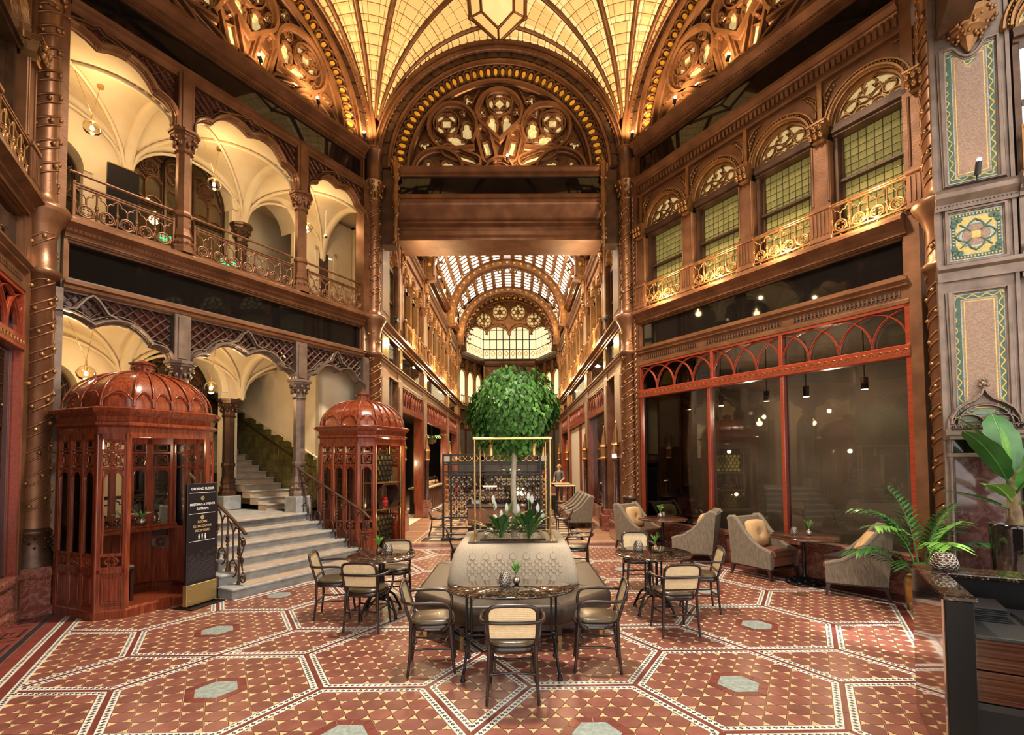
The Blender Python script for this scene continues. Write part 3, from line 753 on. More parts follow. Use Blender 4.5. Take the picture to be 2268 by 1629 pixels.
# ------------------------------------------------------------ left wall: two-storey cusped arcade
def cusped(xa, xb, z0, z1, k=5, n=7):
    """multifoil arch from (xa,z0) to (xb,z0) with apex z1 (ogee tip)"""
    cx, w, h = (xa+xb)/2, (xb-xa)/2, z1-z0-.07; pts = []
    ang_ = [pi-pi*i/k for i in range(k+1)]
    k = 4; ang_ = [pi, pi*.77, pi*.5, pi*.23, 0]
    C = [(cx+w*cos(a)*(.96 if 0 < i < 4 else 1), z0+h*(.05+.80*sin(a) if 0 < i < 4 else 0)) for i, a in enumerate(ang_)]
    for i in range(k):
        a, b = C[i], C[i+1]; mx, mz = (a[0]+b[0])/2, (a[1]+b[1])/2; L = hypot(b[0]-a[0], b[1]-a[1])
        nx, nz = -(b[1]-a[1])/L, (b[0]-a[0])/L
        bul = L*(.26 if i in (0, k-1) else .25)
        for j in range(n+(i == k-1)):
            t = j/n; s = sin(pi*t)**.85; d = bul*s
            if k % 2 and i == k//2: d = bul*(s*.75+.65*max(0, 1-abs(t-.5)*4)**2)
            pts.append((a[0]+(b[0]-a[0])*t+nx*d, a[1]+(b[1]-a[1])*t+nz*d))
    return pts, C
def arcade(root, spans, z0, z1, zt, m, xlim):
    pane = None
    for (xa, xb) in spans:
        pts, C = cusped(xa, xb, z0, z1)
        b = MB(); b.rib(pts, .10, .10, .06); b.rib(pts, .05, .14, .02); b.rib([(p[0], p[1]+.075) for p in pts], .03, .07, .05)
        cxa = (xa+xb)/2
        for s in (-1, 1): b.rib([(cxa+s*(xb-xa)*.30, z1-.10), (cxa+s*(xb-xa)*.17, z1-.0), (cxa+s*(xb-xa)*.09, z1+.06), (cxa+s*(xb-xa)*.035, zt-.07), (cxa, zt-.01)], .06, .10, .05)
        for c in C[1:-1]:
            for q in ((0, -.02), (-.035, -.005), (.035, -.005), (0, .03)): b.ball((c[0]+q[0], .0, c[1]+q[1]), .027, 6, 4)
        b.build('cusped_arch', MT[m], root)
        def zp(x):
            best = z0
            for p, q in zip(pts, pts[1:]):
                if min(p[0], q[0])-1e-6 <= x <= max(p[0], q[0])+1e-6:
                    t = (x-p[0])/((q[0]-p[0]) or 1e-9); best = max(best, p[1]+(q[1]-p[1])*t)
            return best
        lo, hi = max(xa-.02, xlim[0]), min(xb+.02, xlim[1])
        inside = lambda x, z: lo+.02 < x < hi-.02 and z < zt-.02 and z > zp(x)+.06 and z > z0+.05
        s = .155; lat_ = MB(); cxm = (xa+xb)/2
        for sg in (1, -1):
            for k in range(-40, 40):
                run = []; steps = 90
                for i in range(steps+1):
                    x = lo+(hi-lo)*i/steps; z = zt-.02+k*s+sg*(x-cxm)*1.0
                    if inside(x, z): run.append((x, z))
                    else:
                        if len(run) > 2: lat_.rib([run[0], run[-1]], .022, .05, .075, prof=[(-.5, 0), (-.5, -.7), (0, -1), (.5, -.7), (.5, 0)])
                        run = []
                if len(run) > 2: lat_.rib([run[0], run[-1]], .022, .05, .075, prof=[(-.5, 0), (-.5, -.7), (0, -1), (.5, -.7), (.5, 0)])
        lat_.box(lo, hi, .0, .1, zt-.03, zt)
        lat_.build('lattice', MT[m], root)
        pk = (s,)
        if pk not in PANE: PANE[pk] = MB().prism([(-s/2+.008, 0), (0, -s/2+.008), (s/2-.008, 0), (0, s/2-.008)], 0, .01).mesh('pane', MT['redpane'])
        for k in range(-30, 30):
            for l in range(-30, 30):
                # cell centres between the bars
                u_, v_ = (k+.5)*s, (l+.5)*s; x = cxm+(u_-v_)/2; z = zt-.02+(u_+v_)/2
                if lo-.01 < x < hi+.01 and z < zt+.02 and z > zp(x)+.03 and z > z0-.05: put('pane', PANE[pk], root, T(x, .085, z))
def arcade_post(M, x, zb, zcap, ztop, label, m, ped=None, y=0.0):
    p = thing('arcade_column', label, 'column', M @ T(x, y), 'arcade columns')
    b = MB()
    if ped is not None: MB().box(-.19, .19, -.19, .19, ped, zb-.0, .015).build('pedestal', MT['stone'], p)
    b.lathe([(.185, zb), (.185, zb+.08), (.15, zb+.12), (.165, zb+.17), (.13, zb+.24), (.15, zb+.28), (.135, zb+.34), (.125, zb+.40)], 8, a0=pi/8, sm=False)
    for i in range(8): q = i*pi/4; b.ball((.15*cos(q), .15*sin(q), zb+.17), .025, 5, 4)
    b.build('base', MT[m], p)
    b = MB().lathe([(.115, zb+.40), (.112, zcap-.02)], 8, a0=pi/8, sm=False).lathe([(.135, zb+.62), (.14, zb+.66), (.13, zb+.70)], 8, a0=pi/8, sm=False)
    b.build('shaft', MT[m], p)
    h = ztop-zcap; b = MB()
    b.lathe([(.115, zcap-.06), (.145, zcap-.03), (.12, zcap), (.125, zcap+h*.3), (.19, zcap+h*.72), (.21, zcap+h*.74), (.21, zcap+h*.84), (.235, zcap+h*.86), (.235, ztop)], 8, a0=pi/8, sm=False)
    for i in range(8):
        q = i*pi/4
        b.ball((.145*cos(q), .145*sin(q), zcap+h*.3), .035, 5, 4, 1.4); b.ball((.175*cos(q+.39), .175*sin(q+.39), zcap+h*.58), .035, 5, 4, 1.2)
    b.build('capital', MT[m], p)
    return p
wl = struct('wall_left', WL)
bands(wl, .30, 5.85, 'bronze', grill=False, slim=True)
arcade(wl, ((-.42, 1.72), (1.99, 4.01), (4.28, 5.86)), 7.56, 8.34, 8.48, 'bronze', (.28, 5.82))
arcade(wl, ((-.42, 1.72), (1.99, 4.01), (4.28, 5.86)), 3.56, 4.12, 4.42, 'bronze_gy', (.28, 5.82))
for z0, z1, zt, m in ((7.5, 8.62, 8.62, 'bronze'), (3.6, 4.42, 4.42, 'bronze_gy')):
    b = MB()
    for x in (1.86, 4.14): b.box(x-.13, x+.13, -.07, .16, z0, z1, .01); b.box(x-.08, x+.08, -.09, .1, z0+.08, z1-.04, .008)
    for x in (.2, 5.9): b.box(x-.1, x+.1, -.06, .2, 0 if z0 < 5 else 5.45, z1)
    b.build('arcade_pier', MT[m], wl)
MB().box(.28, 5.85, -.01, .2, 4.40, 4.60).build('arcade_lintel', MT['bronze_gy'], wl)
arcade_post(WL, 1.86, 5.46, 7.20, 7.52, 'bronze gallery column between the first and second upper arches', 'bronze')
arcade_post(WL, 4.14, 5.46, 7.20, 7.52, 'bronze gallery column between the second and third upper arches', 'bronze')
arcade_post(WL, 1.86, 1.28, 3.30, 3.64, 'grey bronze column behind the large kiosk dome carrying the lower arcade', 'bronze_gy', .9)
arcade_post(WL, 4.14, 1.28, 3.30, 3.64, 'grey bronze column at the head of the stone steps on a pale stone pedestal', 'bronze_gy', .9)
railing(WL, .42, 1.70, 'bronze openwork gallery railing under the first upper arch on the left', 5, 6.17, 'bronze', .0, 5.49)
railing(WL, 2.06, 3.95, 'bronze openwork gallery railing under the middle upper arch', 7, 6.17, 'bronze', .0, 5.49)
railing(WL, 4.33, 5.78, 'bronze openwork gallery railing under the narrow upper arch beside the hall corner', 5, 6.17, 'bronze', .0, 5.49)
# --- gallery behind: plaster walls, groin vaults with moulded ribs
ga = struct('wall_gallery', WL)
YB = 2.0
def gallery(z0, zs, r, arched):
    """z0 floor, zs springing of the vaults; openings in the back wall given as (xc, half, spring)"""
    b = MB(); top = zs+r+.12; xs = -.6; E = []
    for xc, hw, zsp in arched:
        b.box(xs, xc-hw, YB, YB+.12, z0, zsp)
        spandrel(b, arc(xc, zsp, hw, pi, 0, 18), xc-hw, xc+hw, zsp+hw*1.02, YB, YB+.5)
        b.box(xc-hw, xc+hw, YB, YB+.12, zsp+hw*1.02, top)
        b.box(xs, xc-hw, YB, YB+.12, zsp, top); xs = xc+hw
    b.box(xs, 7.3, YB, YB+.12, z0, top); b.box(-.7, -.6, .1, 3.5, z0, top); b.prism([(6.18, .1), (6.28, .1), (7.42, .78), (7.42, 3.5), (7.32, 3.5), (7.32, .84)], z0, top, 'z')
    b.build('plaster_wall', MT['cream'], ga)
    b = MB()
    for x0, x1 in ((-.5, 1.86), (1.86, 4.14), (4.14, 6.3)):
        w = (x1-x0)/2; d = (YB-.1)/2
        def fn(u, v):
            X = -1+2*u; Y = -1+2*v
            return (x0+w*(1+X), .1+d*(1+Y), zs+r*max(sqrt(max(0, 1-X*X)), sqrt(max(0, 1-Y*Y))))
        b.grid(fn, 26, 26)
    b.build('groin_vault', MT['cream'], ga)
    rb = MB()
    for x in (-.5, 1.86, 4.14, 6.3):
        d = (YB-.1)/2; rb.tube([(x, .1+d*(1+cos(q)), zs-.01+r*sin(q)) for q in [pi*i/14 for i in range(15)]], .10, 6, flat=.8)
    for x0, x1 in ((-.5, 1.86), (1.86, 4.14), (4.14, 6.3)):
        w = (x1-x0)/2; rb.tube([(x0+w*(1+cos(q)), YB, zs-.01+r*sin(q)) for q in [pi*i/18 for i in range(19)]], .085, 6)
        rb.tube([(x0+w*(1+cos(q)), YB-.06, zs-.06+(r-.12)*sin(q)) for q in [pi*i/18 for i in range(19)]], .03, 5)
        for sg in (1, -1):
            rb.tube([(x0+w*(1+t), .1+d*(1+sg*t), zs-.03+r*sqrt(max(0, 1-t*t))) for t in [-1+i/9 for i in range(19)]], .035, 5)
    rb.build('vault_ribs', MT['cream'], ga)
    b = MB()
    for xc, hw, zsp in arched: b.arch(xc, zsp, hw-.01, hw+.13, YB-.05, YB+.02, 0, pi, 20)
    b.build('opening_surround', MT['cream'], ga)
gallery(5.30, 7.32, 1.08, [(.75, .46, 7.15), (2.93, .95, 7.62), (4.83, .62, 7.72)])
gallery(.0, 3.42, .92, [(.75, .46, 3.25), (2.85, .85, 3.50), (4.52, .46, 3.72)])
GP = [(-.7, .1), (6.2, .1), (7.4, .78), (7.4, 3.6), (-.7, 3.6)]
MB().prism(GP, 4.62, 5.30, 'z').build('gallery_slab', MT['cream'], ga)
MB().prism(GP, 8.62, 8.72, 'z').box(-.7, 7.4, 3.5, 6.0, 4.6, 4.7).box(-.7, 7.4, 3.5, 3.6, 5.3, 8.7).box(-.7, 1.9, 3.5, 3.6, 0, 4.7).box(5.0, 7.4, 3.5, 3.6, 0, 4.7).build('back_room_shell', MT['cream'], ga)
MB().box(.32, 1.95, .05, 3.5, .80, .90).box(1.95, 4.15, -.28, .1, .0, .955).prism([(4.15, -.05), (5.9, -.05), (7.3, .70), (7.3, 3.5), (4.15, 3.5)], .80, .955, 'z').box(.32, 1.95, .05, .15, 0, .9).box(4.15, 5.9, -.05, .15, 0, .955).box(1.9, 4.97, .1, 3.0, .5, .955).build('landing', MT['stone'], ga)
# bronze traceried screens standing in the big openings
def screen(xc, hw, zsp, zb, y, label, n):
    w = thing('tracery_screen', label, 'window screen', WL @ T(xc, y))
    MB().box(-hw, hw, .05, .06, zb, zsp).prism([(x, z) for x, z in arc(0, zsp, hw, 0, pi, 16)], .05, .06).build('screen_glass', MT['smoke'], w)
    b = MB(); b.rib(arc(0, zsp, hw-.03, 0, pi, 20), .07, .08, .05)
    b.rib([(-.28, zb), (-.28, zsp+hw*.55)], .09, .1, .05); b.rib([(.28, zb), (.28, zsp+hw*.55)], .09, .1, .05); b.rib(arc(0, zsp+hw*.45, .28, 0, pi, 10), .09, .1, .05)
    b.rib([(-hw, zsp-.45), (hw, zsp-.45)], .10, .1, .04); b.rib([(-hw+.03, zb), (-hw+.03, zsp)], .06, .1, .05); b.rib([(hw-.03, zb), (hw-.03, zsp)], .06, .1, .05)
    b.build('screen_frame', MT['bronze_dk'], w)
    t = MB()
    for s in (-1, 1):
        t.rib(circ(s*.56, zsp+.30, .17, 12), .04, .05, .05, True); t.rib(foil(s*.56, zsp+.30, .12, 4, .5, 0, 4), .025, .04, .05, True)
        t.rib(arc(s*.45, zsp-.02, .15, 0, pi, 8), .035, .05, .05); t.rib(arc(s*.74, zsp-.05, .14, 0, pi, 8), .035, .05, .05)
        t.rib(arc(s*.47, zsp-.43, .16, 0, pi, 8), .035, .05, .05); t.rib(arc(s*.76, zsp-.43, .12, 0, pi, 8), .035, .05, .05)
        t.rib([(s*.60, zsp-.43), (s*.62, zsp-.05), (s*.58, zsp+.12)], .03, .05, .05)
        t.rib([(s*.3, zsp+.5), (s*.5, zsp+.58), (s*.72, zsp+.45)], .03, .05, .05)
    t.rib(foil(0, zsp+.36, .24, 4, .5, pi/4, 5), .04, .05, .05, True); t.rib([(0, zsp-.43), (0, zsp+.1)], .04, .05, .05)
    for s in (-1, 1): t.rib(arc(s*.14, zsp-.15, .13, 0, pi, 8), .035, .05, .05)
    t.build('tracery', MT['bronze'], w)
    return w
screen(2.93, .95, 7.62, 5.32, YB+.3, 'bronze traceried screen in the upper gallery behind the globe lamps', 0)
screen(2.85, .85, 3.50, .96, 2.6, 'bronze traceried screen behind the lower arcade', 1)
screen(.75, .46, 7.15, 5.32, YB+.25, 'small dark arched screen behind the black panel of the upper gallery', 2)
screen(.75, .46, 3.25, .9, YB+.25, 'small dark arched screen in the lower gallery by the left column', 3)
# inner bronze columns in front of the back wall
for z0, zc, zt, lab, ped in ((5.32, 6.88, 7.28, 'squat bronze column against the upper gallery back wall', None), (1.26, 3.0, 3.34, 'brown bronze column beside the upper stair flight on a tiled block', .96)):
    p = arcade_post(WL, 4.02 if ped is None else 3.80, z0, zc, zt, lab, 'bronze_dk', ped, YB-.12)
# upper gallery fittings
bp = thing('display_panel', 'flat black rectangular display panel standing in the upper gallery', 'panel', WL @ T(1.63, 1.55, 0, rad(-4)))
MB().box(-.24, .24, -.02, .03, 6.05, 7.28, .006).build('panel_board', MT['blackpl'], bp); MB().box(-.05, .05, 0, .04, 5.3, 6.05).build('panel_post', MT['black'], bp)
MB().box(-.245, .245, -.024, -.018, 7.27, 7.285).build('panel_edge', MT['brass'], bp)
for x, z, y in ((2.42, 6.22, 1.6), (3.66, 6.2, 1.75)):
    e = thing('exit_sign', 'green lit exit sign hanging in the upper gallery '+('seen through the first railing' if x < 3 else 'seen through the middle railing'), 'sign', WL @ T(x, y, z))
    MB().box(-.17, .17, -.015, .015, 0, .13, .004).build('sign_box', MT['exit'], e)
    b = MB(); b.box(-.13, -.10, -.018, -.0155, .03, .10); b.ball((-.105, -.018, .108), .012, 6, 4); b.box(-.08, -.02, -.018, -.0155, .06, .072); b.add([(-.02, -.018, .09), (.02, -.018, .066), (-.02, -.018, .042)], [(0, 2, 1)]); b.box(.05, .12, -.018, -.0155, .02, .11)
    b.build('pictogram', MT['ink'], e)
d = struct('door_1', WL @ T(6.42, YB, 0))
b = MB().box(-.34, -.24, -.03, .1, 5.3, 7.6).box(.24, .34, -.03, .1, 5.3, 7.6).box(-.34, .34, -.03, .1, 7.5, 7.62); b.build('door_frame', MT['cream'], d)
MB().box(-.24, .24, .02, .05, 5.3, 7.5).build('dark_doorway', MT['room'], d); MB().box(-.24, .06, -.02, .01, 5.3, 7.48).build('door_leaf', MT['brmarb'], d)
MB().box(.06, .2, -.012, .015, 7.40, 7.43).build('doorway_lamp', MT['daypane'], d)
c = thing('dome_camera', 'small white dome camera hanging in the narrow upper arch', 'camera', WL @ T(5.75, 1.2, 7.5))
MB().lathe([(.045, .02), (.05, .06), (.03, .1), (.006, .12), (.006, .7)], 10).build('housing', MT['ink'], c); MB().ball((-.01, -.02, .02), .036, 8, 6).build('lens', MT['black'], c)
# globe pendant lamps
def globe(M, z, zt, label, r=.135):
    g = thing('globe_pendant', label, 'lamp', M @ T(0, 0, z), 'amber glass globe pendants')
    MB().lathe([(r*.06, r*.98), (r*.45, r*.86), (r*.85, r*.48), (r, .0), (r*.9, -r*.42), (r*.6, -r*.78), (r*.01, -r*.95)], 18, cap=False).build('globe', MT['globe'], g)
    ho = MB().lathe([(.018, .03), (.022, r*.95), (.014, r*1.05), (.012, r*1.6), (.004, r*1.62)], 10).build('holder', MT['brass'], g)
    MB().ball((0, 0, -.01), .030, 8, 6, 1.3).build('bulb', MT['bulb'], ho)
    MB().tube([(0, 0, r*1.5), (.12, .05, zt-z)], .004, 4).tube([(0, 0, r*1.5), (-.28, -.05, zt-z)], .004, 4).build('cord', MT['brass'], g)
    MB().lathe([(.045, zt-z-.05), (.05, zt-z)], 10, (.12, .05)).build('ceiling_rose', MT['brass'], g)
    point('globe_light', g.matrix_basis @ Vector((0, -.02, -.16)), 6, (1, .70, .36), .1)
for x, n_ in ((1.03, 'first'), (3.03, 'second'), (5.21, 'third')):
    globe(WL @ T(x, 1.2), 7.56, 8.38, 'lit amber glass globe pendant in the upper gallery, %s from the left' % n_)
    if x < 5: globe(WL @ T(x, 1.2), 3.45, 4.32, 'lit amber glass globe pendant under the lower arcade, %s from the left' % n_)
for x, z in ((1.0, 7.9), (3.0, 7.9), (5.2, 7.9), (.6, 3.7), (3.0, 3.5), (5.2, 3.6)): point('gallery_cove', WL @ Vector((x, .9, z)), 6 if z > 5 else 9, (1, .70, .36), .06)
# ------------------------------------------------------------ stone steps with wrought railings
st = thing('stone_steps', 'flared grey limestone steps climbing from the tiled floor to the left arcade', 'stairs', WL)
for i in range(6):
    y0 = -1.85+.31*i; z = .16*(i+1); xa, xb = (1.68 if i < 2 else 1.84), 4.42-.045*i
    MB().box(xa, xb, y0+.02, y0+.36 if i < 5 else .1, z-.16, z-.045).build('riser', MT['stone'], st)
    td = MB().box(xa-.02, xb+.02, y0-.02, y0+.36 if i < 5 else .1, z-.045, z, .014).build('tread_slab', MT['stone'], st)
    MB().box(xa+.24, xb-.24, y0+.03, y0+.29, z, z+.0025).build('worn_strip', MT['tread'], td)
us = thing('upper_stairs', 'upper stair flight rising behind the arcade beside the green tiled wall', 'stairs', WL)
for i in range(14):
    y0 = .82+.28*i; z = .955+.135*(i+1)
    MB().box(4.0, 4.93, y0+.015, y0+.30, z-.16, z-.035).build('riser', MT['tread'], us); MB().box(4.0, 4.93, y0-.02, y0+.30, z-.035, z, .01).build('tread_slab', MT['stone'], us)
# side wall of the stair: green glazed tiles below a sloping line, plaster above
sw = struct('wall_stair', WL)
MB().box(4.97, 5.07, .45, 5.6, .955, 4.7).box(4.97, 6.8, .45, .55, .955, 4.6).build('stair_wall', MT['cream'], sw); MB().box(3.8, 5.0, 5.5, 5.6, .955, 4.7).build('stair_end', MT['cream'], sw)
b = MB(); ts = .15
k = 0
for i in range(38):
    for j in range(22):
        y = .46+i*ts; z = .97+j*ts
        if z+ts < 2.13+.43*max(0, y-.5) and z > .80+.48*(y-.8):
            m_ = MB().box(4.945, 4.97, y+.003, y+ts-.003, z+.003, z+ts-.003, .004)
            if k < 300: m_.build('green_tile', MT['green'], sw); k += 1
MB().tube([(4.89, .5, 1.86), (4.89, 1.36, 2.17), (4.89, 3.2, 3.02), (4.89, 4.6, 3.66)], .022, 6).build('handrail', MT['bronze_dk'], sw)
MB().tube([(4.95, .45, 2.06), (4.95, 4.9, 3.97)], .022, 5).build('tile_capping', MT['cream'], sw)
b = MB(); k = 0
for i in range(12):
    for j in range(7):
        x = 4.97+i*.15; z = .97+j*.15
        MB().box(x+.003, x+.147, .425, .45, z+.003, z+.147, .004).build('green_tile', MT['green'], sw)
def scroll(cx, cz, r, turns, a0, s, y=0, n=26): return [(cx+s*r*(1-i/n*.85)*cos(a0+turns*2*pi*i/n), y, cz+r*(1-i/n*.85)*sin(a0+turns*2*pi*i/n)) for i in range(n+1)]
def stair_rail(pts, label):
    """pts: (x,y,z) of the tread under each baluster, from the bottom up"""
    r = thing('stair_railing', label, 'railing', WL); H0 = .86
    top = [(p[0], p[1], p[2]+H0) for p in pts]
    MB().tube([(top[0][0], top[0][1]-.16, top[0][2]-.11)]+top+[(top[-1][0], top[-1][1]+.1, top[-1][2]+.06)], .028, 8, flat=.8).build('handrail', MT['bronze_dk'], r)
    for i, p in enumerate(pts):
        b = MB(); b.tube([(p[0], p[1], p[2]), (p[0], p[1], p[2]+H0)], .016, 6); b.lathe([(.03, p[2]), (.022, p[2]+.05), (.016, p[2]+.06)], 8, (p[0], p[1]))
        for dz, rr in ((.40, .026), (.46, .034), (.52, .026), (.35, .02)): b.ball((p[0], p[1], p[2]+dz), rr, 6, 4)
        for s in (-1, 1): b.tube([(p[0], p[1], p[2]+.42), (p[0]+s*.01, p[1]+s*.045, p[2]+.50), (p[0], p[1]+s*.03, p[2]+.54)], .010, 4)
        b.build('baluster', MT['bronze_dk'], r)
        if i < len(pts)-1:
            q = pts[i+1]; mx, my, mz = (p[0]+q[0])/2, (p[1]+q[1])/2, (p[2]+q[2])/2; b = MB()
            b.tube([(mx, my+.095*cos(a), mz+.14+.125*sin(a)) for a in [2*pi*k/14 for k in range(14)]], .013, 5, True)
            for a in (0, pi/2, pi, 3*pi/2): b.tube([(mx, my+.06*cos(a+t), mz+.14+.08*sin(a+t)) for t in (-.5, 0, .5)], .009, 4)
            b.tube([(mx, my, mz+.26), (mx, my, mz+.68), (mx, my+.06, mz+.80), (mx, my+.11, mz+.84)], .013, 5); b.tube([(mx, my, mz+.66), (mx, my-.06, mz+.76), (mx, my-.10, mz+.74)], .011, 5)
            b.build('scroll_panel', MT['bronze_dk'], r)
    p = pts[0]; b = MB()
    for c_, rr, a0 in ((.10, .085, pi/2), (.62, .07, pi/2), (.36, .05, -pi/2)):
        b.tube([(p[0], p[1]-.09+rr*(1-i/22*.8)*cos(a0+i/22*8), p[2]+c_+rr*(1-i/22*.8)*sin(a0+i/22*8)) for i in range(23)], .012, 5)
    b.tube([(p[0], p[1]-.02, p[2]+.70), (p[0], p[1]-.12, p[2]+.56), (p[0], p[1]-.04, p[2]+.40), (p[0], p[1]-.10, p[2]+.2)], .012, 5)
    b.build('end_scroll', MT['bronze_dk'], r)
stair_rail([(1.88+.012*i, -1.66+.31*i, .16*(i+1)) for i in range(6)], 'wrought bronze stair railing with scrolls beside the black sign')
stair_rail([(4.30-.045*i, -1.66+.31*i, .16*(i+1)) for i in range(6)], 'wrought bronze stair railing with scrolls beside the smaller kiosk')
# landing balustrade to the right of the column and left of the flight
for x0, x1, lab in ((.35, 1.7, 'dark iron landing railing behind the large kiosk'),):
    r = railing(WL, x0, x1, lab, 4, None, 'bronze_dk', .12, .97); r.scale = (1, 1, 1)
# ------------------------------------------------------------ engaged corner columns
def big_column(V, face, label, rope, z0=.62, far=False):
    c = thing('engaged_column', label, 'column', T(V.x, V.y, 0, face), 'spiral corner columns')
    R = .165
    b = MB().lathe([(.30, 0), (.30, .10), (.27, .13), (.27, .46), (.285, .50), (.285, .56), (.25, z0)], 8, a0=pi/8, sm=False); b.build('marble_pedestal', MT['redmarb'], c)
    b = MB().lathe([(.235, z0), (.235, z0+.05), (.20, z0+.09), (.22, z0+.14), (.185, z0+.20), (.19, z0+.42), (.205, z0+.44), (.19, z0+.47), (R, z0+.5)], 20)
    for i in range(12):
        for j in range(3): q = 2*pi*(i+.5*j)/12; b.ball((.195*cos(q), .195*sin(q), z0+.25+j*.06), .018, 5, 4)
    b.build('base', MT['bronze_dk'], c)
    MB().lathe([(R, z0+.5), (R*.985, 4.45), (R+.03, 4.47), (R+.06, 4.52), (R+.06, 4.56), (R+.01, 4.60), (R*.98, 5.0), (R+.02, 5.1), (R+.05, 5.2), (R+.13, 5.34), (R+.15, 5.40), (R+.12, 5.45), (R+.02, 5.47), (R*.97, 5.6), (R*.95, 8.3)], 20).build('shaft', MT['bronze'], c)
    bd_ = MB(); ro = MB()
    for za, zb in ((z0+.55, 4.42), (4.66, 5.06), (5.66, 8.2)):
        n = max(1, round((zb-za)/.31)); pitch = (zb-za)/n
        for off in (0, .12):
            pts = []
            for i in range(int((zb-za)/.03)+1):
                z = za+i*.03; q = 2*pi*(z-za)/pitch/2.0+off*0
                pts.append(((R+.002)*cos(q), (R+.002)*sin(q), min(z+off, zb)))
            bd_.tube(pts, .014, 4)
            bd_.tube([(-p[0], -p[1], p[2]) for p in pts], .014, 4)
        for i in range(int((zb-za)/.10)):
            z = za+.08+i*.10; q = 2*pi*(z-za)/pitch/2.0
            for s in (1, -1):
                x, y = s*(R+.004)*cos(q), s*(R+.004)*sin(q)
                ro.ball((x, y, z+.06), .032, 6, 4)
    sb_ = bd_.build('spiral_band', MT['bronze_gd' if far else 'bronze'], c); ro.build('rosettes', MT['bronze_gd'], sb_)
    for z in (4.63, 5.08, 5.60, 8.24, z0+.52): pass
    cp = MB().lathe([(R*.95, 8.25), (R+.02, 8.28), (R*.95, 8.32), (R, 8.45), (R+.09, 8.66), (R+.11, 8.70)], 16)
    for i in range(10):
        for z, rr in ((8.40, .02), (8.53, .06), (8.64, .10)): q = 2*pi*(i+.5*(z > 8.5))/10; cp.ball(((R+rr*.9)*cos(q), (R+rr*.9)*sin(q), z), .040, 5, 4, 1.3)
    cp.build('capital', MT['bronze_gd'], c)
    MB().lathe([(R+.03, 8.70), (R+.02, 8.74), (R+.02, 9.44), (R+.05, 9.48), (R+.06, 9.56), (R-.02, 9.60)], 20).build('drum', MT['bronze'], c)
    for s in rope:
        x, y = .235*cos(s), .235*sin(s); t = MB()
        for k in range(2):
            t.tube([(x+.022*cos(i*.9+k*pi), y+.022*sin(i*.9+k*pi), z0+.5+i*.035) for i in range(int((8.3-z0-.5)/.035))], .028, 5)
        t.build('rope_colonnette', MT['bronze'], c)
    return c
big_column(NL+Vector((.10, -.02)), rad(20), 'spiral banded bronze column on red marble base beside the large kiosk', (rad(215), ))
big_column(NR+Vector((-.04, -.10)), rad(160), 'spiral banded bronze column between the shopfront and the mosaic pier', (rad(180), rad(180)))
big_column(FL+Vector((.02, -.02)), rad(-60), 'slender spiral bronze column at the hall corner behind the smaller kiosk', (rad(-120),), far=True)
big_column(FR+Vector((.0, -.02)), rad(-120), 'slender spiral bronze column at the hall corner beside the shopfront', (rad(60),), far=True)
